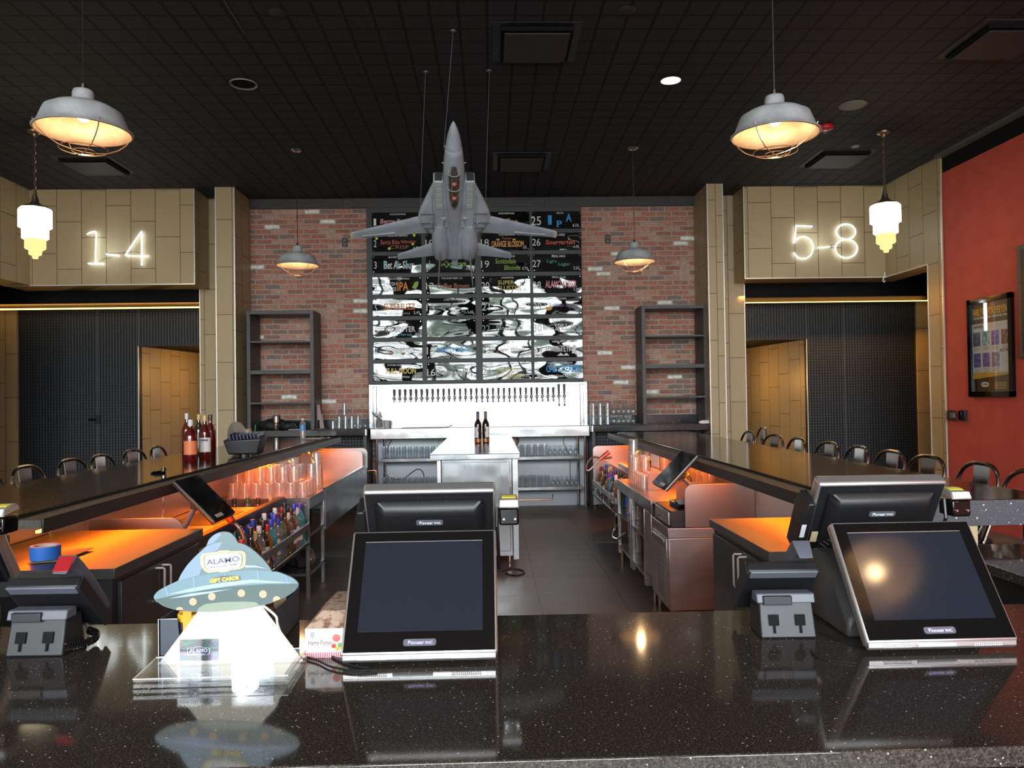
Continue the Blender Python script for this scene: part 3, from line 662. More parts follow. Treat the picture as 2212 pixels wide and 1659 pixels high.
# number: brewery line, [(words, colour, x, z, width, height, slant)], strength, look
MENU = {
 1: ('ACE ROTATING', [('Berry Rose', 'pink', -.02, -.01, .40, .085, .15)], '5.0%', 'pink script'),
 2: ('DRAGOON BREWING', [('Santa Rita', 'red', -.09, .01, .26, .06, .1), ('Hefeweizen', 'red', .16, .015, .20, .045, .1), ('CRISP', 'brown', .04, -.06, .26, .05, 0)], '4.8%', 'red script and lime dots'),
 3: ('BRAVERY BREW CO', [('Bet Air Sour', 'white', .03, -.01, .40, .11, .1)], '5.8%', 'white and pale blue script'),
 4: ('DESCHUTES BREWING', [('FRESH', 'white', -.09, .025, .17, .05, 0), ('HAZE', 'white', -.09, -.045, .17, .05, 0), ('IPA', 'orange', .08, -.01, .15, .12, 0)], '6.5%', 'orange letters and a green leaf'),
 5: ('ELYSIAN BREWING', [('SUPERFUZZ', 'orange', .03, .01, .42, .085, 0), ('BLOOD ORANGE PALE', 'grey', .0, -.085, .34, .028, 0)], '5.4%', 'block orange and yellow letters'),
 6: ('FOUR PEAKS', [('KILTLIFTER', 'white', .04, -.005, .40, .075, 0), ('SCOTTISH ALE', 'cyan', .06, -.08, .26, .03, 0)], '6%', 'tall white capitals over small blue writing'),
 7: ('FOUR PEAKS', [('KOHL BEANS', 'white', .03, .0, .38, .075, 0), ('PORTER', 'white', .0, -.08, .17, .034, 0)], '8.2%', 'white capitals and drawn coffee beans'),
 8: ('MOTHER ROAD BREWING', [('FULL MOON', 'yellow', .04, .015, .40, .08, 0), ('Belgian White', 'white', .02, -.07, .27, .038, .15)], '8.5%', 'yellow capitals over white script'),
 9: ('PEDAL HAUS', [('Hazy', 'yellow', .0, -.01, .25, .08, .1)], '6.0%', 'yellow script, mostly behind the jet'),
 10: ('LAGUNITAS', [('Lil Sumpin', 'green', .02, -.01, .35, .07, .1)], '7.5%', 'green script, mostly behind the jet'),
 11: ('THE SHOP BEER CO.', [('Kyston', 'green', .04, -.01, .34, .09, .35)], '1.9%', 'slanted green script below the jet tail'),
 12: ('THE SHOP BEER CO.', [('Coffee Brown', 'brown', .03, -.01, .44, .075, .05)], '6.6%', 'brown letters below the jet tails'),
 13: ('AVERY BREWING', [('WHITE', 'grey', -.02, .01, .25, .05, 0), ('RASCAL', 'grey', .10, -.06, .22, .045, 0)], '5.6%', 'pale grey capitals reading white rascal'),
 14: ('BELLS BREWING', [('Sweet Josie Stout', 'grey', .03, -.03, .48, .055, .1)], '6.1%', 'thin grey script about a sweet stout'),
 15: ('DOGFISH HEAD', [('SLIGHTLY MIGHTY', 'blue', .03, .0, .46, .075, 0), ('LO-CAL', 'white', .0, -.08, .13, .035, 0)], '4%', 'blue capitals over small white word'),
 16: ('DRAGOON', [('Dragoon IPA', 'grey', .03, -.02, .50, .10, .05)], '7.3%', 'large thin grey script naming an IPA'),
 17: ('HUSS BREWING', [('Koffee', 'peach', .02, -.01, .3, .07, .1)], '5.0%', 'mostly hidden by the jet wing, top row'),
 18: ('HUSS BREWING', [('Papago', 'red', .02, .045, .13, .035, 0), ('ORANGE BLOSSOM', 'peach', .03, -.03, .44, .085, 0)], '5%', 'orange capitals and two orange slices'),
 19: ('HUSS BREWING', [('Scottsdale', 'green', .0, .03, .28, .07, .1), ('Blonde', 'green', .09, -.06, .22, .065, .1)], '4.7%', 'bright green script on two lines'),
 20: ('LAGUNITAS', [('SUPER', 'yellow', .0, .03, .22, .055, 0), ('CLUSTER', 'yellow', .04, -.045, .34, .06, 0)], '8%', 'thin yellow outlined capitals'),
 21: ('PHX BEER CO', [('Iron Horse Porter', 'grey', .05, -.03, .42, .06, .1)], '5.6%', 'thin grey script naming a porter'),
 22: ('SANTAN', [('Moonjuice', 'grey', .04, -.01, .36, .08, .1)], '7.1%', 'round grey script with a long wavy reflection'),
 23: ('STATE 48', [('Lager Wheat', 'brown', .06, -.01, .38, .06, .1)], '5.0%', 'small brown script above drawn waves'),
 24: ('STATE 48', [('VAN BUREN', 'yellow', -.0, .01, .30, .055, 0), ('BELGIAN BLONDE', 'yellow', .04, -.065, .38, .05, 0)], '7.0%', 'yellow capitals on two lines'),
 25: ('PEDAL HAUS', [('I', 'blue', -.09, .0, .05, .13, 0), ('P', 'blue', .04, -.055, .07, .09, 0), ('A', 'blue', .17, .03, .08, .11, 0)], '6.5%', 'bright blue block letters, top row'),
 26: ('PEDAL HAUS', [('Sourgarten', 'red', .05, -.02, .40, .085, .05)], '4.4%', 'red script below white capitals'),
 27: ('PEDAL HAUS', [('Light', 'teal', -.07, .015, .14, .055, .1), ('Lager', 'teal', .10, -.025, .17, .06, .1)], '3.5%', 'two small green words'),
 28: ('PEDAL HAUS', [('ALAMO AMBER', 'pink', .05, .0, .43, .10, 0)], '5.0%', 'tall pink capitals'),
 29: ('CIDER CORPS', [('Sonoran Sangria', 'purple', .08, .0, .40, .07, .1)], '6%', 'purple script and an orange slice drawing'),
 30: ('STATE 48 BREWING', [('BIG', 'grey', -.13, .0, .14, .07, 0), ('SPILL', 'white', .05, .0, .18, .09, 0), ('PILS', 'grey', .24, .0, .12, .06, 0)], '4.7%', 'white and grey capitals around a big swirling letter'),
 31: ('GREAT DIVIDE', [('VELVET', 'grey', -.08, .0, .2, .07, 0), ('YETI', 'white', .09, .0, .13, .09, 0)], '9.5%', 'white capitals and small drawn mountains'),
 32: ('MOTHER EARTH BREWING', [('CALI CREAMIN', 'blue', .07, .02, .48, .10, 0), ('Nitro Cream Ale', 'white', .0, -.08, .26, .04, .1)], '5.2%', 'thick blue letters over white script'),
}
CX = ((803.3+913)/2, (921.5+1026.5)/2, (1042+1144.5)/2, (1152+1256.6)/2)
ZR = [3.902-.2935*i for i in range(8)]
PW, PH = .665, .238
XS = [onY(c, 640, MW-.03).x for c in CX]
P0 = None
for n, (brew, words, pct, look) in MENU.items():
    c, r = (n-1)//8, (n-1) % 8
    X, Z = XS[c], ZR[r]
    loc = (X, MW-.034, Z)
    lab = 'glossy black menu panel %s, %s' % ('numbered '+str(n), look)
    if P0 is None:
        P0 = thing('menu_sign', lab, 'menu sign', loc, group='glossy menu panels on the black board')
        bx(-PW/2, PW/2, -.004, .004, -PH/2, PH/2).build('sheet', MENUG, P0, bevel=.0015)
        m = MB()
        for a in (-1, 1):
            for b_ in (-1, 1): m.cyl((a*(PW/2-.02), .014, b_*(PH/2-.018)), (a*(PW/2-.02), -.008, b_*(PH/2-.018)), .006, seg=8)
        m.build('standoff_screw', CHROME, P0)
        t = P0
        base = list(P0.children)
    else:
        t = P0.copy(); COL.objects.link(t); t.location = loc; t['label'] = lab
        for ch in base:
            q = ch.copy(); COL.objects.link(q); q.parent = t
    FR = lambda x, z: Matrix.Translation((x, -.0055, z)) @ FRONT
    num = str(n)
    if n in (11, 14, 32): txt('number_lettering', num[0]+'\n'+num[1], CK['white'], t, FR(-.285, -.02), h=.13, bold=.0)
    else: txt('number_lettering', num, CK['white' if n not in (14, 22, 23, 24) else 'grey'], t, FR(-.28 if n > 9 else -.29, -.01), h=.095 if n != 25 else .12, w=.035 if n < 10 else (.11 if n != 25 else .14))
    txt('brewery_lettering', brew, CK['white'], t, FR(.02 if n != 25 else .05, .095 if n not in (26, 27) else .09), w=min(.36, .0155*len(brew)+.03) if n != 25 else .09, h=.024 if n not in (26, 27) else .035, bold=.01)
    txt('strength_lettering', pct, CK['white'], t, FR(.265, -.075), w=.085 if len(pct) > 3 else .05, h=.04)
    for wd, co, x, z, ww, hh, sl in words:
        txt('name_lettering', wd, CK[co], t, FR(x, z), w=ww, h=hh, bold=.02 if hh > .07 else .005, italic=sl)
    if n == 2:
        for x, z in ((-.27, .06), (.24, .10), (.22, -.02), (-.10, -.08)): MB().lathe([(0, -.001), (.024, -.001)], (0, 0, 0), 14).at(Matrix.Identity(4)).build('lime_drawing', CK['lime'], t).matrix_basis = FR(x, z) @ Matrix.Scale(.8, 4)
    if n == 3:
        for x in (-.17, .0, .13): bx(x-.008, x+.008, -.0075, -.005, -.065, .05).build('highlight', CK['cyan'], t)
    if n == 4:
        MB().prism([(.20, -.03), (.24, .045), (.29, .06), (.285, -.0), (.25, -.05)], -.0075, -.005).build('leaf_drawing', CK['green'], t)
    if n in (18, 29):
        for x in ((-.10, .12) if n == 18 else (-.12,)):
            s = 1 if n == 18 else 2
            MB().prism([(x+s*.024*math.cos(a), (.04 if n == 18 else -.02)-s*.024*math.sin(a)) for a in [PI*i/8 for i in range(9)]], -.0075, -.005).build('slice_drawing', CK['peach'], t)
    if n == 7:
        for x in (-.10, .07): MB().lathe([(0, 0), (.03, 0)], (0, 0, 0), 12).build('bean_drawing', CK['brown'], t).matrix_basis = FR(x, -.045) @ Matrix.Diagonal((1, .5, 1, 1))
    if n == 31:
        MB().prism([(.18, -.07), (.20, -.03), (.185, .0), (.20, .035), (.225, .05), (.245, .02), (.235, -.03), (.25, -.07)], -.0075, -.005).build('snow_figure_drawing', CK['white'], t)
        MB().prism([(-.02, -.10), (.03, -.06), (.07, -.09), (.11, -.06), (.15, -.10)], -.0075, -.005).build('mountain_drawing', CK['white'], t)
    if n == 30:
        MB().tube([(q[0], -.006, q[1]) for q in smooth_pts([(-.02, .08), (-.05, .05), (-.02, .0), (.0, -.05), (.08, -.075), (.18, -.06)], 5)], .006, 5).build('swirl_drawing', CK['white'], t)
    if n in (14, 16, 13):
        MB().tube([(-.1, -.006, -.09), (.1, -.006, -.095), (.25, -.006, -.09)], .002, 4).build('underline', CK['grey'], t)
# ------------------------------------------------------------------ stainless tap wall
TX0, TX1, TZ0, TZ1 = -1.63, 1.30, 1.09, 1.68
t = thing('tap_wall', 'tall stainless steel splash cabinet behind the row of beer taps', 'tap station', (0, 10.4, 0))
bx(TX0+.05, TX1-.05, 10.44, YB, TZ0, TZ1-.03).build('back_panel', STEELH, t, world=True)
bx(TX0, TX1, 10.36, YB, TZ1-.03, TZ1).build('top_cap', STEEL, t, world=True, bevel=.004)
for a, b in ((TX0, TX0+.05), (TX1-.05, TX1)): bx(a, b, 10.33, YB, TZ0, TZ1).build('side_panel', STEEL, t, world=True, bevel=.003)
for xx in (TX0+.08, TX1-.08): MB().cyl((xx, 10.42, TZ0), (xx, 10.42, TZ1-.03), .01).build('corner_post', CHROME, t, world=True)
# steel work counter
t = thing('steel_counter', 'stainless steel drip counter on round legs below the beer taps', 'counter', (-.15, 10.16, 0))
FL0, FL1 = -1.56, 1.27
bx(FL0-.03, FL1+.03, 10.13, 10.46, 1.075, 1.092).build('worktop', STEELH, t, world=True)
bx(FL0-.03, FL1+.03, 10.12, 10.145, .955, 1.10).build('front_apron', STEELH, t, world=True, bevel=.008)
for xx in (FL0+.05, FL0+.12, FL1-.03, FL1-.10):
    yy = 10.17 if xx in (FL0+.05, FL1-.03) else 10.42
    MB().cyl((xx, yy, .03), (xx, yy, .96), .020, seg=14).build('leg', CHROME, t, world=True, smooth=True)
    MB().cyl((xx, yy, 0), (xx, yy, .03), .024, .014, seg=12).build('foot', GREYP, t, world=True)
for (xa, xb) in ((-1.45, -.10), (.0, 1.20)):
    for z in (.655, .25):
        bx(xa, xb, 10.15, 10.44, z, z+.045).build('shelf', STEELH, t, world=True, bevel=.004)
bx(FL0-.02, FL1+.02, 10.50, 10.555, .0, 1.07).build('splash_panel', pm('pale_blue_grey_wipeable_panel', (.72, .80, .86), .35), t, world=True)
for x in (-.72, ): bx(x-.002, x+.002, 10.497, 10.502, 0, 1.0).build('panel_joint', GREYP, t, world=True)
# hoses and valves under the counter
def line(name, pts, r, m, lab, cat='pipe', group=None, n=6):
    return tag(MB().tube(smooth_pts(pts, n) if n > 1 else pts, r, 7).build(name, m, smooth=True), lab, cat, group)
line('drain_hose', [tuple(onY(x, y, 10.46)) for x, y in ((847, 951), (838, 965), (832, 1000), (832, 1020), (845, 1033), (870, 1034), (890, 1020), (902, 1013), (912, 1018), (917, 1034))], .006, GREYP, 'grey flexible hose looping over the lower glasses under the drip counter', 'hose')
line('copper_pipe', [tuple(onY(x, y, 10.42)) for x, y in ((962, 944), (960, 958), (955, 966))], .014, COPPER, 'short copper drain pipe under the drip counter above the island corner')
line('copper_pipe', [tuple(onY(x, y, 10.42)) for x, y in ((1117, 940), (1118, 955), (1114, 962))], .016, COPPER, 'copper drain elbow at the island edge above the pint glasses')
line('copper_pipe', [tuple(onY(x, y, 10.47)) for x, y in ((1114, 1080), (1150, 1080), (1194, 1078), (1194, 1068))], .007, COPPER, 'thin copper pipe run along the wall near the floor', n=1)
line('supply_line', [tuple(onY(x, y, 10.47)) for x, y in ((1221, 940), (1217, 955), (1230, 985), (1232, 1040), (1234, 1055))], .004, GREYP, 'thin grey supply line hanging behind the snifter glasses', 'hose')
line('drain_hose', [tuple(onY(x, y, 9.95)) for x, y in ((790, 1017), (812, 1016), (813, 1040), (812, 1113))], .006, COPPER, 'brownish drain hose beside the left leg of the drip counter'.replace('left leg', 'end leg'), 'hose', n=1)
# beer taps
xs_ = [851.4+(1207.5-851.4)/30*i for i in range(31)]+[1219.2]
def beer_tap(tall, blue, hm):
    o = thing('beer_tap', '', 'beer tap', (0, 0, 0), group='beer taps in a row on the steel splash')
    MB().cyl((0, .05, 0), (0, .0, 0), .018, .016).build('shank', CHROME, o, smooth=True)
    MB().cyl((0, .055, 0), (0, .048, 0), .026).build('collar', GREYP, o)
    MB().lathe([(0, -.020), (.013, -.018), (.021, -.006), (.023, .004), (.017, .018), (.010, .022)], (0, -.02, 0), 14).build('faucet_body', CHROME, o, smooth=True)
    MB().cyl((0, -.03, -.015), (0, -.045, -.055 if not tall else -.11), .009, .008, seg=10).build('spout', CHROME, o, smooth=True)
    if blue: MB().cyl((0, -.043, (-.05 if not tall else -.105)), (0, -.046, (-.07 if not tall else -.135)), .011, .010, seg=10).build('spout_cap', CBLUE, o)
    z1 = .125 if not tall else .19
    MB().lathe([(.006, .018), (.007, .03), (.011, .034), (.016, z1-.015), (.013, z1), (0, z1+.002)], (0, -.02, 0), 12).build('handle', hm, o, smooth=True)
    return o
CBLUE = pm('blue_silicone_cap', (.05, .10, .45), .5)
THM = pm('black_tap_handle', (.03, .03, .032), .25, .4)
protos = {}
for i, px in enumerate(xs_):
    tall, blue = i >= 30, i >= 15
    key = (tall, blue)
    p = onY(px, 861-(px-851)*.0145, 10.395)
    k = 32-i
    lab = ('beer tap with %shandle%s, %s from the red wall side' % ('tall ' if tall else 'dark ', ' and blue cap' if blue else ' and bare spout', ordw(k)))
    if key not in protos: o = protos[key] = beer_tap(tall, blue, THM); o['label'] = lab
    else: o = dup(protos[key], label=lab)
    o.location = (p.x, 10.395, p.z)
# ------------------------------------------------------------------ island
t = thing('steel_island', 'free-standing stainless steel cabinet island in the middle of the bar', 'island', (.2, 6.6, 0))
IX0, IX1 = -.47, .225
topz = 1.0
bx(-.525, .24, 6.55, 9.7, topz, topz+.012).build('worktop', STEELH, t, world=True)
bx(-.525, .24, 6.54, 6.56, topz-.035, topz+.012).build('front_lip', STEELH, t, world=True, bevel=.004)
m = MB(); m.box(IX0+.04, IX1-.055, 6.62, 9.6, .13, topz-.005); m.build('body', STEELH, t, world=True)
bx(IX0+.05, IX1-.07, 6.605, 6.62, .17, topz-.06).build('door', STEELH, t, world=True, bevel=.004)
for a, b in ((IX0, IX0+.035), (IX1-.05, IX1)): bx(a, b, 6.6, 9.65, .10 if a > 0 else .1, topz-.005).build('side_post', STEEL, t, world=True, bevel=.003)
for xx in (IX0+.06, IX1-.08):
    for yy in (6.7, 9.4): MB().cyl((xx, yy, 0), (xx, yy, .14), .014).build('leg', CHROME, t, world=True)
bx(IX1-.07, IX1-.055, 6.603, 6.609, .62, .72).build('latch', GREYP, t, world=True)
line('cable_loop', [(.10, 6.5, .006), (.18, 6.42, .006), (.26, 6.5, .006), (.24, 6.62, .006), (.15, 6.66, .006), (.08, 6.58, .006)], .007, BLACKM, 'black cable loop lying on the floor by the island leg', 'cable')
# wine bottles
WG = pm('dark_wine_glass', (.012, .010, .008), .06, coat=.6); AMB = pm('amber_wine_low', (.30, .09, .01), .12, coat=.5)
def wine(x, y, foil, lab, lc):
    o = thing('wine_bottle', lab, 'bottle', (x, y, topz+.012), group=None)
    MB().lathe([(0, 0), (.035, 0), (.038, .006), (.038, .19), (.034, .215), (.018, .245), (.0145, .26), (.0145, .318), (0, .318)], (0, 0, 0), 28).build('glass_body', WG, o, smooth=True)
    MB().lathe([(.0385, .012), (.0387, .05)], (0, 0, 0), 28, caps=False).build('amber_base', AMB, o, smooth=True)
    MB().lathe([(.0157, .245), (.0160, .30), (.0165, .322), (0, .324)], (0, 0, 0), 20).build('foil', foil, o, smooth=True)
    MB().lathe([(.0158, .318), (.0172, .322), (.0172, .331), (0, .332)], (0, 0, 0), 20).build('lip', BLACKG, o, smooth=True)
    n = 12; m = MB(); m.rings([[(.0389*math.cos(a), .0389*math.sin(a), z) for a in [math.radians(lc[0])+math.radians(lc[1])*j/n for j in range(n+1)]] for z in (.062, .172)], caps=False)
    m.f = [f for f in m.f if not (0 in f and n in f) ]
    m.build('paper_label', pm('wine_label', lc[2], .6), o, smooth=True)
p = onZ(1033, 958, topz+.012); wine(p.x, p.y, pm('purple_foil', (.10, .04, .16), .35), 'dark wine bottle with purple foil on the steel island', (170, 95, (.62, .62, .66)))
p = onZ(1049.5, 957, topz+.012); wine(p.x, p.y, pm('olive_foil', (.10, .08, .04), .35), 'dark wine bottle with olive brown foil on the steel island', (275, 85, (.72, .68, .58)))
# ------------------------------------------------------------------ back counters and open shelves
def back_counter(x0, x1, lab, cut):
    t = thing('back_counter', lab, 'counter', ((x0+x1)/2, 10.0, 0))
    bx(x0, x1, 9.97, YB-.002, 1.02, 1.10).build('worktop', GRANC, t, world=True, bevel=.003)
    bx(x0, x1, YB-.03, YB-.002, 1.10, 1.215).build('backsplash', GRANC, t, world=True, bevel=.002)
    e = cut
    bx(e-.008, e+.008, 9.962, 10.02, 1.02, 1.10).build('end_bracket', EDGE, t, world=True)
    bx(x0+.02, x1-.02, 10.25, YB-.002, .0, 1.02).build('base_cabinet', DARKP, t, world=True)
    for a in ((x0+.02, x0+.06) if cut > 0 else (x1-.06, x1-.02), ): bx(a[0], a[1], 10.05, 10.25, 0, 1.02).build('side_panel', SHELFM, t, world=True)
    return t
GRANC = granite('blue_black_granite', (.018, .021, .026), (.040, .046, .055), .985, .12)
back_counter(-3.24, -1.605, 'dark granite back counter with the backpack on it, beside the taps', -1.618)
back_counter(1.30, 2.845, 'dark granite back counter with the crumpled white cloth on it', 1.315)
def open_shelf(x0, x1, zt, lab):
    D0, D1 = 10.08, 10.52; w_ = .047
    t = thing('open_shelf', lab, 'shelf unit', ((x0+x1)/2, D0, 1.10))
    zb = 1.1025
    for a, b in ((x0, x0+w_), (x1-w_, x1)): bx(a, b, D0, D1, zb, zt).build('side_panel', SHELFM, t, world=True, bevel=.002)
    bx(x0+w_, x1-w_, D0, D1, zt-.045, zt).build('top_board', SHELFM, t, world=True, bevel=.002)
    hh = zt-zb; mid = zb+hh*.485
    bx(x0+w_, x1-w_, D0+.001, D1, mid-.025, mid+.025).build('shelf', SHELFM, t, world=True, bevel=.002)
    for z in (zb+.225*hh, zb+.74*hh): bx(x0+w_, x1-w_, D0+.003, D1, z-.011, z+.011).build('shelf', SHELFM, t, world=True, bevel=.001)
    return t
a = onY(532, 700, 10.08).x; b = onY(677, 700, 10.08).x
open_shelf(a, b, onY(600, 671, 10.08).z, 'tall dark open shelf unit over the black backpack')
a = onY(1386, 700, 10.08).x; b = onY(1527.5, 700, 10.08).x
open_shelf(a, b, onY(1450, 659, 10.08).z, 'tall dark open shelf unit over the crumpled white cloth')
# ------------------------------------------------------------------ glasses
def glass_proto(kind):
    if kind == 'pint': pr = [(.025, 0), (.027, .003), (.028, .012), (.032, .085), (.0360, .148), (.0363, .15)]
    elif kind == 'tumbler': pr = [(.026, 0), (.028, .003), (.029, .012), (.036, .08), (.0395, .115)]
    elif kind == 'tall': pr = [(.027, 0), (.029, .003), (.030, .014), (.035, .10), (.040, .175)]
    elif kind == 'quart': pr = [(.036, 0), (.038, .003), (.039, .016), (.045, .12), (.052, .22)]
    return MB().lathe(pr, (0, 0, 0), 20, caps=False)
MESH = {}
def glass(kind, mat_, loc, lab, cat, group, flip=False, parts=False):
    key = (kind, mat_.name, flip)
    if key not in MESH:
        m = glass_proto(kind); h = max(p.z for p in m.v)
        m.lathe([(0, .010), (.026 if kind != 'quart' else .037, .010)], (0, 0, 0), 20, caps=False)
        if flip: m.v = [Vector((p.x, -p.y, h-p.z)) for p in m.v]
        o = m.build({'pint': 'pint_glass', 'tumbler': 'plastic_tumbler', 'tall': 'tall_glass', 'quart': 'plastic_pitcher_cup'}[kind], mat_, smooth=True)
        MESH[key] = (o, h); first = True
    else:
        o = MESH[key][0].copy(); COL.objects.link(o)
    o.location = loc; tag(o, lab, cat, group)
    return MESH[key][1]
# rows of pint glasses on the drip counter shelves
def pintrow(px0, px1, n, z, where, y, hid='', k0=0):
    x0, x1 = onY(px0, 1000, y).x, onY(px1, 1000, y).x
    for r, dy in enumerate((0, .10)):
        for i in range(n):
            glass('pint', GLASS, (x0+(x1-x0)*i/(n-1)+(.02*r), y+dy, z), '%s clear pint glass from the outer leg, %s row, %s' % (ordw(i+1), ('front', 'rear')[r], where), 'glass', 'pint glasses on the '+where, flip=(i % 2 == 0 and False))
pintrow(830, 942, 10, .702, 'upper shelf, backpack side', 10.20)
pintrow(830, 942, 10, .297, 'lower shelf, backpack side', 10.20)
pintrow(1121, 1176, 5, .702, 'upper shelf beside the snifters', 10.20)
pintrow(1121, 1180, 5, .297, 'lower shelf beside the stemmed glasses', 10.20)
# inverted snifters
sn = None
def snifter(loc, lab, group):
    global sn
    if sn is None:
        sn = thing('snifter_glass', lab, 'glass', loc, group=group)
        MB().lathe([(.026, 0), (.037, .022), (.040, .045), (.030, .075), (.008, .090)], (0, 0, 0), 18, caps=False).build('bowl', GLASS, sn, smooth=True)
        MB().lathe([(.008, .090), (.0045, .10), (.0045, .115), (.010, .122)], (0, 0, 0), 10, caps=False).build('stem', GLASS, sn, smooth=True)
        MB().lathe([(.010, .122), (.033, .127), (.034, .129), (0, .129)], (0, 0, 0), 18, caps=False).build('foot', GLASS, sn, smooth=True)
        for c in sn.children: c.data.transform(Matrix.Diagonal((.78, .78, 1, 1)))
    else:
        dup(sn, loc, label=lab, group=group)
for zz, pxa, where in ((.702, 1188, 'upper'), (.297, 1194, 'lower')):
    for r in range(2):
        for i in range(6):
            x = onY(pxa+i*(1246-pxa)/5.2, 980, 10.22).x
            snifter((x, 10.20+.09*r, zz), '%s upside-down snifter toward the corner post, %s row, %s shelf' % (ordw(i+1), ('front', 'rear')[r], where), 'upside-down snifters on the %s shelf' % where)
# back counter glasses
BG = 1.101
for i in range(5):
    for r in range(2):
        p = onY(722+i*13.5, 920, 10.2+.08*r)
        glass('tall' if 1 <= i else 'tumbler', GLASS, (p.x, 10.12+.10*r, BG), '%s clear glass from the brochure stand, %s row, on the rubber mat' % (ordw(i+1), ('front', 'rear')[r]), 'glass', 'glasses on the mat by the brochure stand', flip=True)
glass('tall', GLASS, (onY(744, 920, 10.2).x, 10.22, BG+.175), 'clear glass stacked on top of the others near the brochure stand', 'glass', None, flip=True)
for i in range(4):
    snifter((onY(768+i*11, 920, 10.1).x, 10.07, BG), '%s upside-down snifter after the tall glasses on the rubber mat' % ordw(i+1), 'upside-down snifters on the rubber mat by the tall glasses')
mt = bx(-2.28, -1.64, 10.02, 10.36, 1.1015, 1.107).build('bar_mat', BLACKR); tag(mt, 'black rubber bar mat under the glasses beside the brochure stand', 'mat')
mt = bx(1.33, 2.02, 10.02, 10.36, 1.1015, 1.107).build('bar_mat', BLACKR); tag(mt, 'black rubber bar mat under the stacked glasses beside the empty tall shelf', 'mat')
for i in range(3):
    for r in range(2):
        x = onY(1281+i*15.5, 900, 10.15).x
        glass('tumbler', GLASS, (x, 10.10+.09*r, 1.108), '%s wide tumbler from the taps, under a tall glass, %s row' % (ordw(i+1), ('front', 'rear')[r]), 'glass', 'tumblers under tall glasses beside the taps', flip=True)
        glass('tall', GLASS, (x, 10.10+.09*r, 1.224), '%s tall clear glass from the taps standing on a tumbler, %s row' % (ordw(i+1), ('front', 'rear')[r]), 'glass', 'tall glasses stacked on tumblers beside the taps', flip=True)
for i in range(5):
    for r in range(2):
        for q in range(2):
            snifter((onY(1326+i*10.5, 900, 10.12).x, 10.10+.09*r, 1.108+.128*q), '%s snifter from the tall stacks, %s row, %s layer, by the shelf upright' % (ordw(i+1), ('front', 'rear')[r], ('bottom', 'top')[q]), 'snifters stacked in two layers by the shelf upright')
# ------------------------------------------------------------------ bars
def cluster(X, s): return X
BT = 1.067
def bar(s, xo, xg, xr, xd, y0, y1, lab):
    # s: -1 left bar, 1 right bar; xo outer edge, xg granite inner edge, xr rail lip, xd face of the die wall toward the aisle
    t = thing('bar_counter', lab, 'bar counter', ((xo+xd)/2, y0, 0))
    W = dict(parent=t, world=True)
    a, b = sorted((xo, xg)); bx(a, b, y0, y1, BT-.04, BT).build('granite_top', GRANB, bevel=.004, **W)
    bx(a, b, y0-.012, y0+.02, BT-.10, BT-.001).build('end_apron', GRANF, bevel=.002, **W)
    a, b = sorted((xg, xr)); bx(a, b, y0+.03, y1, BT-.045, BT-.014).build('drink_rail', BLACKR, **W)
    a, b = sorted((xr, xr-s*.010)); bx(a, b, y0+.03, y1, BT-.065, BT-.008).build('rail_lip', BLACKM, bevel=.003, **W)
    a, b = sorted((xd, xd+s*.05))
    # steel lined splash in sheets
    ys = [y0+.05, 3.62, 4.84, 6.36, 7.6, y1-.05]
    for i in range(5):
        bx(a, b, ys[i]+.0015, ys[i+1]-.0015, .55, BT-.07).build('splash_sheet', STEELF, **W)
        bx(a-(.004 if s > 0 else 0), b+(.004 if s < 0 else 0), ys[i]-.02, ys[i]+.0, .70, BT-.08).build('bracket', CHROME, bevel=.001, **W)
    a2, b2 = sorted((xd+s*.05, xd+s*.20)); bx(a2, b2, y0+.03, y1, 0, BT-.04).build('bar_front_wall', DARKP, **W)
    bx(a, b, y0+.05, y1-.05, 0, .55).build('splash_base', BLACKF, **W)
    bx(min(xd, xd+s*.24), max(xd, xd+s*.24), y0+.0, y0+.03, 0, BT-.10).build('end_panel', BEIGE if s > 0 else CHARC, **W)
    bx(xr+s*.05 if s > 0 else xr+s*.05-.012, xr+s*.05+.012 if s > 0 else xr+s*.05, y0+.1, y1-.1, BT-.075, BT-.065).build('led_strip', LEDO, **W)
    # seams of the granite slab
    return t
GRANF = granite('speckled_grey_granite_edge', (.05, .055, .062), (.10, .11, .125), .97, .25)
bar(-1, -2.575, -1.83, -1.72, -2.04, 2.955, 8.80, 'long dark granite bar with the red liqueur bottles on it')
bar(1, 2.25, 1.45, 1.345, 1.66, 2.97, 8.80, 'long dark granite bar running from the red wall corner toward the brick')
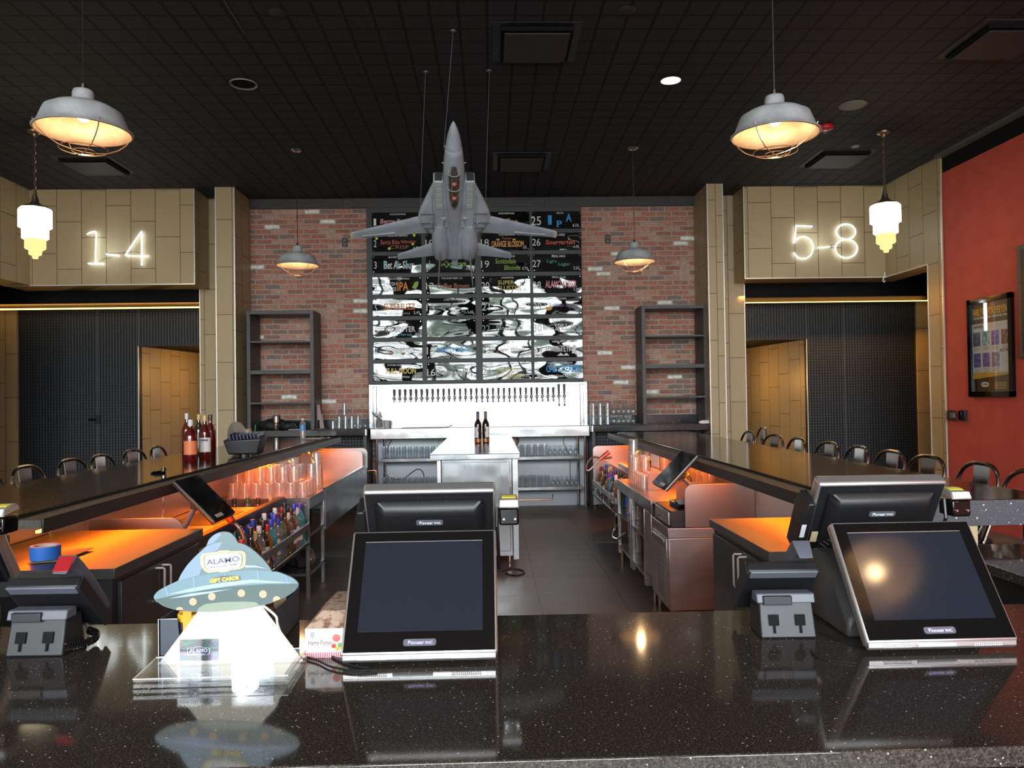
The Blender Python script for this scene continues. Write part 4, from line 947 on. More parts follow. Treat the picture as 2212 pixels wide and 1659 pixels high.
# ------------------------------------------------------------------ bar stools
SMET = pm('gunmetal_stool', (.36, .345, .33), .22, 1)
SEATM = pm('black_stool_seat', (.012, .011, .010), .3)
def stool():
    o = thing('bar_stool', '', 'bar stool', (0, 0, 0), group=None)      # faces +x
    MB().box(-.17, .17, -.17, .17, .735, .765).build('seat', SEATM, o, bevel=.012)
    MB().box(-.165, .165, -.165, .165, .70, .735).build('seat_skirt', SMET, o, bevel=.006)
    for a in (-1, 1):
        for b in (-1, 1):
            MB().tube([(a*.145, b*.145, .72), (a*.16, b*.16, .35), (a*.172, b*.172, 0)], [.016, .014, .012], 8).build('leg', SMET, o, smooth=True)
    MB().tube([(.163, -.163, .28), (.163, .163, .28), (-.163, .163, .28), (-.163, -.163, .28)], .010, 7, closed=True).build('footrest', SMET, o, smooth=True)
    hp = smooth_pts([(-.05, .185, .76), (-.10, .20, .84), (-.155, .205, .94), (-.185, .195, 1.03), (-.20, .16, 1.085), (-.21, .09, 1.115), (-.212, 0, 1.12), (-.21, -.09, 1.115), (-.20, -.16, 1.085), (-.185, -.195, 1.03), (-.155, -.205, .94), (-.10, -.20, .84), (-.05, -.185, .76)], 4)
    MB().tube(hp, .0115, 9).build('back_hoop', SMET, o, smooth=True)
    m = MB(); m.rings([[(-.165-.045*u, y*w_, .76+.355*u) for y in (-1, -.6, 0, .6, 1)]+[(-.171-.045*u, y*w_, .76+.355*u) for y in (1, .6, 0, -.6, -1)] for u, w_ in ((0, .055), (.3, .06), (.7, .072), (1, .078))])
    m.build('back_splat', SMET, o, smooth=True)
    MB().box(-.200, -.185, -.035, .035, .985, 1.0).build('splat_grip_slot', BLACKF, o)
    for c in o.children: c.data.transform(Matrix.Diagonal((.93, .90, 1, 1)))
    return o
st0 = stool()
L_ = [(43, 'first'), (141, 'second'), (227, 'third'), (287, 'fourth'), (348, 'fifth'), (397, 'sixth'), (470, 'seventh')]
used = 0
def place(x, y, rz, lab, group):
    global used
    if not used: o = st0; used = 1
    else: o = dup(st0)
    o.location = (x, y, 0); o.rotation_euler = (0, 0, rz); o['label'] = lab; o['group'] = group
for i, (px, w_) in enumerate(L_):
    y = 2.60*F/(1060-px)
    place(-2.60, y, math.radians((-4, 3, 0, 2, -3, 4, 0)[i]), 'metal bar stool with hooped back, %s from the near end of the bottle bar' % w_, 'metal stools along the bar with the red bottles')
R_ = [2170, 2048, 1944, 1868, 1800, 1741, 1677, 1632, 1612, 1578]
for i, px in enumerate(R_):
    XX = 2.31 if i != 8 else 2.74
    y = XX*F/(px-1060)
    place(XX, y, PI+math.radians((5, -3, 2, 0, -2, 3, 0, 8, -6, 0)[i]), 'metal bar stool with hooped back, %s from the red wall end of the long bar' % ORD[i], 'metal stools along the bar by the red wall')
# ------------------------------------------------------------------ the model jet, hung belly-up from three wires
JG = noisecol(pm('weathered_jet_grey', (.30, .34, .38), .5), (.26, .30, .345), (.38, .43, .475), 7, 6, (1, 1, 1), .3, .7)
JD = pm('jet_dark_metal', (.07, .07, .075), .5, .5)
JL = pm('jet_pale_panel', (.36, .40, .38), .55)
JLINE = pm('jet_panel_line', (.16, .185, .21), .6)
JT = pm('jet_wingtip_cream', (.50, .47, .33), .5)
PITCHJ = math.radians(30)
u = Vector((.040, -math.cos(PITCHJ), math.sin(PITCHJ))).normalized()
nrm = Vector((.035, -math.sin(PITCHJ), -math.cos(PITCHJ))); nrm = (nrm-u*nrm.dot(u)).normalized()
xr = u.cross(nrm)
JM = Matrix((( xr.x, u.x, nrm.x, -.285), (xr.y, u.y, nrm.y, 6.45), (xr.z, u.z, nrm.z, 3.09), (0, 0, 0, 1)))
jet = thing('model_jet', 'grey model fighter jet hanging belly-up from three wires in front of the menu boards', 'model aircraft', M=JM)
def ell(y, rx, rz, zc=0, xc=0, n=20, p=2.0):
    r = []
    for j in range(n):
        a = 2*PI*j/n; c, s = math.cos(a), math.sin(a)
        r.append((xc+rx*abs(c)**(2/p)*(1 if c >= 0 else -1), y, zc+rz*abs(s)**(2/p)*(1 if s >= 0 else -1)))
    return r
MB().rings([ell(.905, .002, .002), ell(.88, .015, .015), ell(.84, .03, .03), ell(.78, .046, .046), ell(.71, .058, .058), ell(.66, .064, .064)]).build('nose_cone', JG, jet, smooth=True)
MB().rings([ell(.66, .0645, .0645), ell(.655, .062, .062), ell(.65, .066, .066), ell(.60, .072, .072), ell(.50, .082, .082), ell(.40, .086, .088), ell(.25, .088, .088), ell(.08, .086, .08), ell(-.05, .075, .065), ell(-.3, .06, .05), ell(-.62, .05, .03)]).build('forward_fuselage', JG, jet, smooth=True)
# flat body with glove vanes: outline half widths and thickness
m = MB(); sec = []
def slab(y, w, t_, zc): 
    return ell(y, w, t_, zc, n=28, p=3.2)
m.rings([slab(.325, .155, .040, -.005), slab(.30, .165, .045, -.005), slab(.15, .225, .048, -.005), slab(0, .285, .045, -.005), slab(-.07, .305, .042, -.005), slab(-.13, .310, .04, -.005), slab(-.20, .290, .04, -.005), slab(-.27, .245, .042, -.005), slab(-.33, .175, .045, -.005), slab(-.50, .15, .04, -.005), slab(-.64, .10, .026, -.005)])
m.build('body', JG, jet, smooth=True)
for s in (-1, 1):
    # intakes
    m = MB(); m.rings([[(s*(.088+w_), y, z) for w_, z in ((0, -.06), (.078+e_, -.06), (.078+e_, .045), (0, .05))] for y, e_ in ((.345, 0), (.30, .002), (.0, .0), (-.2, 0))])
    m.build('intake', JG, jet, bevel=.008)
    bx(min(s*.100, s*.155), max(s*.095, s*.160), .3455, .3465, -.052, .038).build('intake_mouth', JD, jet)
    # nacelles and nozzles
    MB().rings([ell(y, r, r*.92, .012, s*.125) for y, r in ((-.18, .05), (-.30, .072), (-.42, .078), (-.52, .074), (-.60, .060))]).build('engine_nacelle', JG, jet, smooth=True)
    m = MB(); m.rings([ell(y, r, r, .012, s*.125) for y, r in ((-.595, .056), (-.66, .046), (-.665, .038), (-.60, .03))]); m.build('nozzle', JD, jet, smooth=True)
    # wing
    X0, X1 = s*.24, s*.90
    def wing(x0, x1, le0, te0, le1, te1, th0, th1, z0=0, z1=0):
        m = MB()
        def sec(x, le, te, th, z): c = le-te; return [(x, le, z), (x, le-.12*c, z+th*.8), (x, le-.4*c, z+th), (x, te, z+.001), (x, te, z-.001), (x, le-.4*c, z-th*.7), (x, le-.12*c, z-th*.6)]
        m.rings([sec(x0, le0, te0, th0, z0), sec(x1, le1, te1, th1, z1)]); return m
    wing(X0, s*.875, -.075, -.305, -.285, -.375, .015, .006).build('wing', JG, jet, smooth=30)
    wing(s*.873, s*.905, -.284, -.375, -.305, -.385, .0062, .003).build('wingtip', JT, jet)
    wing(s*.52, s*.80, -.288, -.322, -.325, -.360, .0135, .009, .0, .0).build('flap', JG, jet)
    bx(min(s*.35, s*.80), max(s*.35, s*.80), -.290, -.286, .0, .013).at(Matrix.Identity(4)) if 0 else None
    wing(s*.13, s*.50, -.40, -.60, -.575, -.655, .014, .004, 0, 0).build('stabilator', JG, jet, smooth=30)
    wing(s*.498, s*.515, -.573, -.655, -.59, -.66, .0042, .003).build('stabilator_tip', JG, jet)
    # vertical tail (rises along +z of the jet, so it hangs down toward the viewer)
    m = MB()
    def vs(h, le, te, th, xx): c = le-te; return [(xx, le, h), (xx+th, le-.35*c, h), (xx, te, h), (xx-th, le-.35*c, h)]
    m.rings([vs(.03, -.39, -.60, .010, s*.128), vs(.06, -.42, -.61, .009, s*.13), vs(.30, -.60, -.69, .004, s*.152), vs(.31, -.62, -.69, .003, s*.153)])
    m.build('vertical_tail', JG, jet, smooth=30)
    # raised pale panels on the gloves, ribs and fences
    for k in range(5):
        y = .343-.062*k; bx(min(s*(.10), s*.150), max(s*.10, s*.150), y-.054, y, .048, .0535).build('pale_panel', JL, jet, bevel=.001)
    bx(min(s*.075, s*.115), max(s*.075, s*.115), -.10, -.065, .040, .052).build('raised_box', JL, jet, bevel=.003)
    for x, y0, y1 in ((.112, -.31, -.17), (.19, -.25, -.13)):
        bx(min(s*x, s*(x+.005)), max(s*x, s*(x+.005)), y0, y1, .036, .060).build('body_fence', JG, jet, bevel=.001)
    m = MB()
    for y, xa, xb in ((-.03, .10, .285), (-.14, .10, .30), (-.20, .06, .26)):
        m.box(min(s*xa, s*xb), max(s*xa, s*xb), y-.004, y+.004, .036, .0408)
    m.box(min(s*.18, s*.183), max(s*.18, s*.183), -.22, .20, .036, .0405)
    m.build('panel_lines', JLINE, jet)
bx(-.028, .028, -.76, -.60, -.012, .014).build('tail_beaver', JG, jet, bevel=.006)
bx(-.03, .03, -.66, -.655, -.016, .019).build('speed_brake_line', JLINE, jet)
MB().tube([(-.055, .67, .012), (-.075, .68, .012)], .003, 5).build('probe', JG, jet); MB().tube([(.078, .52, .03), (.095, .53, .03)], .004, 5).build('probe', JG, jet); MB().tube([(-.078, .52, .03), (-.095, .53, .03)], .004, 5).build('probe', JG, jet)
# cockpit: dark tub, glass canopy, frames, two crew helmets
MB().rings([ell(y, rx, rz, .048) for y, rx, rz in ((.555, .012, .008), (.52, .036, .040), (.42, .050, .054), (.30, .052, .056), (.18, .047, .052), (.10, .034, .040), (.04, .010, .012))]).build('cockpit_tub', pm('cockpit_black', (.012, .012, .013), .12, coat=1), jet, smooth=True)
MB().rings([ell(y, rx, rz, .050) for y, rx, rz in ((.56, .016, .012), (.52, .040, .046), (.42, .054, .060), (.30, .056, .062), (.18, .051, .058), (.09, .037, .046), (.03, .014, .016))]).build('canopy_glass', GLASS, jet, smooth=True)
for y, rx, rz in ((.455, .0525, .058), (.30, .0570, .0630), (.445, .044, .053)):
    if y == .445: continue
    m = MB(); m.tube([(rx*math.cos(a), y, .05+rz*math.sin(a)) for a in [PI*i/14 for i in range(15)]], .0028, 6); m.build('canopy_frame', JL, jet, smooth=True)
for s in (-1, 1): MB().tube([(s*.032, .455, .098), (s*.026, .50, .088), (s*.008, .55, .066)], .0026, 6).build('windscreen_frame', JL, jet, smooth=True)
MB().box(-.018, .018, .545, .565, .060, .066).build('hud_fairing', JL, jet, bevel=.002)
for y in (.37, .215):
    MB().lathe([(0, .020), (.012, .017), (.018, .005), (.016, -.012), (0, -.018)], (0, y, .096), 14).build('crew_helmet', pm('crew_helmet_pink', (.60, .20, .20), .4), jet, smooth=True)
    MB().box(-.014, .014, y-.03, y-.018, .05, .10).build('seat_back', GREYP, jet, bevel=.002)
# suspension wires
def wire(px, py, target, lab):
    p = onZ(px, py, CZ)
    tag(MB().tube([p, target], .0019, 6).build('hanging_wire', GREYP), lab, 'wire', None)
nose = JM @ Vector((-.075, .63, -.01))
wire(979, 68, nose, 'steel wire from the ceiling to the nose of the model jet')
wire(919, 155, JM @ Vector((-.29, -.10, -.058)), 'steel wire holding the jet glove on the brick socket side')
wire(1057, 155, JM @ Vector((.265, .0, -.058)), 'steel wire holding the jet glove on the neon 5-8 side')
for px, py in ((920, 155), (1056, 152), (979, 66)):
    p = onZ(px, py, CZ); tag(MB().lathe([(0, -.012), (.02, -.008), (.022, 0)], (p.x, p.y, CZ), 12).build('ceiling_hook', GREYP, smooth=True), 'small ceiling anchor where a jet wire is tied', 'hook', 'jet wire anchors')
# ------------------------------------------------------------------ back bar props
BC = 1.1015
# backpack
p = onY(575, 915, 10.2)
t = thing('backpack', 'slumped black backpack lying under the tall dark shelf', 'backpack', (-2.86, 10.22, BC))
def blob(name, m, par, c, r, seed, amp=.15, n=22, k=12):
    rnd = random.Random(seed); ph = [rnd.uniform(0, 6.28) for _ in range(6)]; rs = []
    for i in range(k+1):
        th = PI*i/k; ring = []
        for j in range(n):
            a = 2*PI*j/n; q = 1+amp*(math.sin(3*a+ph[0]+2*th)*.5+math.sin(5*a+ph[1])*math.sin(2*th+ph[2])*.4+math.sin(2*a+ph[3])*.4)*math.sin(th)
            ring.append((c[0]+r[0]*math.sin(th)*math.cos(a)*q, c[1]+r[1]*math.sin(th)*math.sin(a)*q, max(0.001, c[2]+r[2]*math.cos(th)*q)))
        rs.append(ring)
    return MB().rings(rs).build(name, m, par, smooth=80)
BPK = noisecol(pm('black_nylon', (.012, .012, .013), .6), (.008, .008, .009), (.022, .022, .024), 30, 4, bump=.3)
blob('main_bag', BPK, t, (0, 0, .065), (.20, .11, .085), 3)
blob('front_pocket', BPK, t, (.22, -.03, .045), (.12, .09, .06), 5, .25)
MB().tube([tuple(q) for q in smooth_pts([(-.12, -.10, .06), (-.05, -.12, .11), (.05, -.12, .12), (.13, -.11, .07)], 5)], .007, 6).build('carry_strap', BLACKM, t, smooth=True)
MB().tube([tuple(q) for q in smooth_pts([(.12, -.10, .01), (.2, -.12, .05), (.28, -.10, .08), (.32, -.09, .02)], 5)], .008, 6).build('shoulder_strap', BLACKM, t, smooth=True)
# steel travel tumbler
p = onY(597, 920, 10.02)
t = thing('travel_tumbler', 'stainless steel travel tumbler standing before the black backpack', 'tumbler', (p.x, 10.03, BC))
MB().lathe([(0, 0), (.032, 0), (.034, .004), (.036, .09), (.046, .10), (.049, .18), (.047, .182), (0, .182)], (0, 0, 0), 24).build('cup', CHROME, t, smooth=True)
MB().lathe([(.0475, .182), (.048, .196), (.04, .20), (0, .20)], (0, 0, 0), 24).build('lid', GREYP, t, smooth=True)
MB().lathe([(.0362, .088), (.0455, .100)], (0, 0, 0), 24, caps=False).build('shoulder_ring', BLACKM, t, smooth=True)
# notebook / pad beside
p = onY(640, 930, 10.0)
tag(bx(-.10, .10, -.05, .05, 0, .012).build('notepad', pm('blue_white_notepad', (.35, .38, .55), .5), bevel=.002), 'small blue and white notepad flat on the back counter below the shelf', 'notepad').location = (p.x, 10.04, BC)
# iced drink cup with green straw and cork-topped jar
p = onZ(549, 935, BT)
t = thing('iced_drink_cup', 'clear plastic cup with a green straw behind the card caddy', 'cup', (onY(549, 935, 8.2).x, 8.2, BT))
MB().lathe([(.030, 0), (.034, .004), (.044, .075), (.046, .08)], (0, 0, 0), 20).build('cup', PLASTC, t, smooth=True)
MB().lathe([(.047, .08), (.044, .086), (0, .088)], (0, 0, 0), 20, caps=False).build('lid', PLASTC, t, smooth=True)
MB().cyl((0, 0, .02), (.016, 0, .17), .004, seg=8).build('straw', pm('green_straw', (.05, .38, .16), .5), t)
t = thing('lidded_jar', 'small pale jar with a cork coloured lid behind the card caddy', 'jar', (onY(536, 930, 8.3).x, 8.3, BT))
MB().lathe([(0, 0), (.034, 0), (.036, .09), (.03, .10), (0, .10)], (0, 0, 0), 18).build('jar_body', pm('cream_jar', (.45, .42, .36), .5), t, smooth=True)
MB().lathe([(.036, .10), (.037, .125), (0, .126)], (0, 0, 0), 18).build('lid', pm('cork_lid', (.38, .26, .14), .6), t, smooth=True)
# water bottle on the bar
p = onY(654, 940, 8.36)
t = thing('water_bottle', 'clear plastic water bottle with a blue label at the far end of the bar', 'bottle', (p.x, 8.36, BT))
MB().lathe([(0, 0), (.028, 0), (.032, .006), (.030, .03), (.032, .04), (.030, .06), (.032, .07), (.032, .15), (.024, .18), (.012, .20), (.012, .21)], (0, 0, 0), 24).build('bottle_body', PLASTC, t, smooth=True)
MB().lathe([(.0328, .10), (.0328, .155)], (0, 0, 0), 24, caps=False).build('paper_label', pm('blue_water_label', (.10, .28, .62), .4), t, smooth=True)
MB().cyl((0, 0, .208), (0, 0, .225), .014, seg=16).build('screw_cap', WHITE, t)
tag(bx(-.11, .11, -.07, .07, 0, .004).build('paper_sheet', pm('buff_paper', (.50, .40, .32), .7)), 'buff paper slip lying on the bar beside the water bottle', 'paper').location = (onY(672, 946, 8.45).x, 8.50, BT)
# brochure stand
t = thing('brochure_stand', 'two small pinkish brochure holders against the shelf side on the back counter', 'brochure holder', (onY(692, 900, 10.2).x, 10.22, BC))
BRO = pm('pinkish_print', (.36, .27, .27), .5)
for z, a in ((.0, .10), (.12, .0)):
    m = MB(); m.rings([[(-.03+a*.3, -.05, z), (.03+a*.3, -.06, z), (.03+a*.3-.03, -.05, z+.20), (-.03+a*.3-.01, -.04, z+.20)], [(-.03+a*.3, -.045, z), (.03+a*.3, -.055, z), (.03+a*.3-.03, -.045, z+.20), (-.03+a*.3-.01, -.035, z+.20)]]); m.build('print_card', BRO, t)
bx(-.04, .05, -.07, -.02, 0, .012).build('foot', BLACKM, t)
bx(-.042, -.034, -.06, -.03, 0, .34).build('back_support', SHELFM, t)
# white cloth
t = blob('crumpled_cloth', WHITE, None, (0, 0, .015), (.075, .030, .03), 11, .4); t.location = (onY(1524, 912, 10.02).x, 10.022, BC); tag(t, 'small crumpled white cloth on the dark back counter', 'cloth')
# caddies at the tap counter end
t = thing('scoop_bin', 'clear bin holding a grey scoop beside the tap splash', 'bin', (onY(818, 910, 10.3).x, 10.30, 1.093))
MB().rings([[(-.055, -.05, 0), (.055, -.05, 0), (.055, .05, 0), (-.055, .05, 0)], [(-.07, -.06, .14), (.07, -.06, .14), (.07, .06, .14), (-.07, .06, .14)]], caps=False).build('bin_body', PLASTC, t)
MB().lathe([(0, 0), (.035, .01), (.04, .06), (.03, .12), (.01, .14)], (0, 0, .005), 14, sx=1, sy=.6).build('scoop_bowl', GREYP, t, smooth=True)
MB().cyl((0, 0, .12), (-.09, 0, .22), .008, seg=8).build('scoop_handle', BLACKM, t)
t = thing('squeeze_bottle', 'pale pink squeeze bottle behind the scoop bin', 'bottle', (onY(819, 905, 10.38).x, 10.40, 1.093))
MB().lathe([(0, 0), (.032, 0), (.033, .15), (.025, .17), (.018, .18)], (0, 0, 0), 16).build('bottle_body', pm('pale_pink_plastic', (.50, .44, .44), .4), t, smooth=True)
MB().lathe([(.018, .18), (.016, .19), (.004, .225), (0, .226)], (0, 0, 0), 12).build('nozzle', WHITE, t, smooth=True)
t = thing('plastic_container', 'frosted plastic tub on the drip counter next to the scoop bin', 'tub', (onY(836, 912, 10.32).x, 10.32, 1.093))
MB().lathe([(.035, 0), (.040, .004), (.045, .10), (.047, .105)], (0, 0, 0), 18).build('tub', pm('frosted_tub', (.5, .5, .5), .5), t, smooth=True)
tag(bx(-.30, .30, -.04, .04, 0, .012).build('drip_tray', pm('brown_tray', (.30, .22, .15), .4), bevel=.002), 'long thin brown tray on the drip counter below the first taps', 'tray').location = (onY(917, 922, 10.2).x, 10.24, 1.093)
m = MB(); m.rings([[(0, -.012, .0), (.09, -.012, .02), (.09, .012, .02), (0, .012, .0)], [(0, -.012, .008), (.09, -.012, .04), (.09, .012, .04), (0, .012, .008)]]); o = m.build('tray_scraper', pm('tan_plastic', (.33, .27, .20), .5)); o.location = (onY(962, 919, 10.16).x, 10.18, 1.094); tag(o, 'small tan scraper resting at the end of the long brown tray', 'scraper')
# ------------------------------------------------------------------ under-bar equipment
def W_(t): return dict(parent=t, world=True)
# black base cabinets with satin worktops
def base_cabinet(x0, x1, y0, y1, face, lab, gx):
    t = thing('base_cabinet', lab, 'cabinet', ((x0+x1)/2, y0, 0)); w = W_(t)
    bx(x0, x1, y0, y1, .862, .90).build('worktop', CHTOP, bevel=.002, **w)
    a, b = (x0+.02, x1-.02)
    bx(a, b, y0+.03, y1-.01, .10, .862).build('carcass', CHARC, **w)
    bx(a+.03, b-.03, y0+.06, y1-.04, 0, .10).build('plinth', BLACKF, **w)
    mid = 3.19 if face > 0 else 3.17
    for q0, q1 in ((y0+.06, mid-.002), (mid+.002, y1-.04)):
        d = bx(*((b, b+.016) if face > 0 else (a-.016, a)), q0, q1, .13, .84).build('door', CHARC, bevel=.002, **w)
        yy = q1-.028 if q1 < mid+.01 else q0+.028
        xx = b+.016 if face > 0 else a-.016; s = 1 if face > 0 else -1
        MB().tube([(xx, yy, .835-.01), (xx+s*.03, yy, .835-.01), (xx+s*.034, yy, .82), (xx+s*.034, yy, .70), (xx+s*.03, yy, .69), (xx, yy, .69)], .005, 8).build('handle', EDGE, parent=d, world=True, smooth=True)
    bx(*((b-.03, b) if face > 0 else (a, a+.03)), y0+.022, y0+.03, .0, .862).build('corner_post', CHARC, **w)
    if face > 0: bx(x0+.05, b-.20, y0+.02, y0+.03, .30, .80).build('dark_bay_sheet', BLACKF, **w)  # flat black sheet, stands in for the shade inside an open niche
    return t
base_cabinet(-2.03, -1.36, 2.81, 3.66, 1, 'black base cabinet with an orange lit worktop, holding the blue tape roll', 0)
base_cabinet(1.035, 1.65, 2.87, 3.655, -1, 'black base cabinet with an orange lit worktop beside the steel ice machine', 0)
# blue tape, kraft paper
o = thing('tape_roll', 'roll of blue masking tape standing on the orange lit worktop', 'tape', (onZ(85, 1213, .905).x, onZ(85, 1213, .905).y+.04, .908))
MB().lathe([(.04, 0), (.052, 0), (.052, .05), (.04, .05), (.04, 0)], (0, 0, 0), 32, caps=False).build('tape', pm('blue_masking_tape', (.02, .16, .62), .55), o, smooth=40)
MB().lathe([(.0395, .001), (.0385, .001), (.0385, .049), (.0395, .049), (.0395, .001)], (0, 0, 0), 32, caps=False).build('core', pm('card_core', (.5, .42, .36), .7), o, smooth=40)
q = [onZ(60, 1218, .903), onZ(135, 1212, .903), onZ(203, 1184, .907), onZ(112, 1188, .903)]
m = MB(); m.rings([[tuple(v) for v in q], [(v.x, v.y, v.z+.002) for v in q]]); tag(m.build('kraft_sheet', pm('kraft_card', (.36, .22, .12), .7)), 'folded brown kraft paper sheet lying by the blue tape roll', 'paper')
def shelf_posts(t, X, ys, z0, z1):
    for y in ys: bx(X-.014, X+.014, y-.014, y+.014, z0, z1).build('leg', STEEL, bevel=.003, **W_(t))
# left: cocktail unit with ice bin
t = thing('ice_bin_unit', 'long stainless ice bin unit behind the speed rail of liquor bottles', 'ice bin', (-1.8, 3.7, 0)); w = W_(t)
bx(-2.03, -1.55, 3.68, 5.40, .735, .755).build('worktop', STEELF, **w)
bx(-1.60, -1.545, 3.68, 5.80, .715, .775).build('front_trim', BLACKM, bevel=.006, **w)
bx(-2.03, -1.56, 3.69, 5.40, .30, .735).build('tub', STEEL, **w)
bx(-2.03, -1.56, 5.40, 5.79, .30, .50).build('bottle_well', STEEL, **w)
bx(-1.575, -1.56, 5.40, 5.79, .50, .735).build('bottle_well', STEEL, **w)
bx(-1.95, -1.66, 4.65, 5.20, .754, .758).build('bin_lid', CHTOP, **w)
def splash(nm, x0, x1, y, z0, z1, rleft, t, r=.06):
    pts = []
    if rleft: pts = [(x1, z0), (x1, z1)]+[(x0+r-r*math.sin(a), z1-r+r*math.cos(a)) for a in [PI/2*i/6 for i in range(7)]]+[(x0, z0)]
    else: pts = [(x0, z0), (x0, z1)]+[(x1-r+r*math.sin(a), z1-r+r*math.cos(a)) for a in [PI/2*i/6 for i in range(7)]]+[(x1, z0)]
    return MB().prism(pts, y, y+.012).build(nm, STEELF, **W_(t))
splash('side_splash', -2.03, -1.56, 3.93, .755, .91, False, t)
for xx in (-2.0, -1.6):
    for yy in (3.75, 5.7): MB().cyl((xx, yy, 0), (xx, yy, .30), .016).build('leg', CHROME, **w)
# left speed rail
def speed_rail(s, y0, y1, xi, xo, zb, lab):
    t = thing('speed_rail', lab, 'bottle rack', (xo, y0, zb)); w = W_(t)
    a, b = sorted((xi, xo))
    bx(a, b, y0, y1, zb-.02, zb-.012).build('tray', STEEL, **w)
    a, b = sorted((xo, xo+s*.012))
    bx(a, b, y0, y1, zb+.085, zb+.135).build('front_rail', STEEL, bevel=.002, **w)
    bx(a, b, y0, y1, zb-.025, zb+.0).build('lower_rail', STEEL, bevel=.002, **w)
    n = 5
    for i in range(n): y = y0+.01+(y1-y0-.02)*i/(n-1); bx(a-.001, b+.001, y-.006, y+.006, zb-.03, zb+.137).build('bracket', CHROME, **w)
    return t
speed_rail(-1, 3.95, 5.81, -1.555, -1.372, .44, 'long stainless speed rail holding liquor bottles under the bottle bar')
RB = random.Random(4)
BC_ = [pm('cap_'+n, c, .35) for n, c in (('red', (.50, .02, .02)), ('black', (.015, .015, .015)), ('white', (.65, .65, .66)), ('blue', (.03, .05, .45)), ('silver', (.5, .5, .52)), ('dark', (.03, .02, .02)), ('gold', (.45, .32, .12)), ('green', (.03, .12, .05)))]
CAPN = ['red', 'black', 'white', 'blue', 'silver', 'dark brown', 'gold', 'green']
BG_ = [('clear', thin('clear_spirit_glass', (.86, .90, .90), .7, .09, .03, .08, (.7, .75, .75))), ('amber', bottleglass('amber_spirit', (.42, .16, .02), .55)), ('dark', bottleglass('dark_liqueur_glass', (.03, .02, .012), .8)), ('pale green', bottleglass('green_spirit_glass', (.22, .34, .22), .3)), ('turquoise', bottleglass('turquoise_gin_glass', (.04, .42, .50), .45)), ('deep red', bottleglass('red_aperitif_glass', (.12, .005, .005), .6)), ('brown', bottleglass('brown_whiskey_glass', (.20, .07, .02), .6))]
LB_ = [('white', pm('label_white', (.70, .70, .68), .6)), ('cream', pm('label_cream', (.62, .56, .42), .6)), ('black', pm('label_black', (.03, .03, .03), .5)), ('blue', pm('label_blue', (.06, .14, .5), .5)), ('orange', pm('label_orange', (.62, .17, .07), .55)), ('none', None)]
BSH = {}
def spirit(loc, gi, ci, li, lab, group, H_=.30, R=.038, name='liquor_bottle', neck=.30):
    key = (gi, ci, li, round(H_, 2), round(R, 3))
    if key in BSH: o = dup(BSH[key], loc, label=lab, group=group); return o
    o = thing(name, lab, 'bottle', loc, group=group); BSH[key] = o
    zs = H_*.60
    MB().lathe([(0, 0), (R*.93, 0), (R, .006), (R, zs), (R*.9, zs+.02), (R*.45, zs+.055), (R*.36, zs+.07), (R*.34, H_-.02), (0, H_-.02)], (0, 0, 0), 20).build('glass_body', BG_[gi][1], o, smooth=True)
    MB().lathe([(R*.40, H_-.045), (R*.42, H_-.005), (R*.38, H_), (0, H_)], (0, 0, 0), 14).build('cap', BC_[ci], o, smooth=True)
    if LB_[li][1]: MB().lathe([(R*1.012, H_*.18), (R*1.012, H_*.50)], (0, 0, 0), 20, caps=False).build('paper_label', LB_[li][1], o, smooth=True)
    return o
fixed = {}
k = 0
seq = [(1, 0, 2), (2, 1, 1), (3, 1, 5), (0, 2, 0), (0, 4, 0), (0, 3, 3), (0, 3, 0), (6, 6, 2), (0, 3, 1), (6, 5, 0), (2, 1, 1), (4, 3, 5), (0, 2, 0), (2, 0, 1), (3, 7, 3), (6, 1, 2)]
for r in range(2):
    for i in range(17):
        y = 5.74-i*.083
        gi, ci, li = seq[(i*3+r*7) % len(seq)] if i > 1 else ((4, 3, 5), (0, 2, 0))[i] if r == 0 else ((6, 1, 1), (2, 1, 3))[i]
        if r == 0 and i == 10: gi, ci, li = 1, 0, 2
        X = -1.425 if r == 0 else -1.505
        if r == 0 and abs(y-4.5) < .06: continue
        h = (.30, .28, .32)[(i+r) % 3]
        spirit((X, y-.035*r, .43), gi, ci, li, '%s liquor bottle, %s cap, %s from the glass rack, %s row, long rail' % (BG_[gi][0], CAPN[ci], ordw(i+1), ('outer', 'inner')[r]), 'liquor bottles in the long speed rail', H_=h)
for i in range(5):
    gi, ci, li = ((0, 1, 0), (2, 1, 1), (3, 7, 3), (6, 5, 1), (1, 6, 0))[i]
    spirit((-1.97+.085*i, 5.72-.03*(i % 2), .502), gi, ci, li, '%s liquor bottle, %s cap, %s of five standing against the glass rack' % (BG_[gi][0], CAPN[ci], ORD[i]), 'bottles standing on the ice bin unit', H_=.28, R=.036)
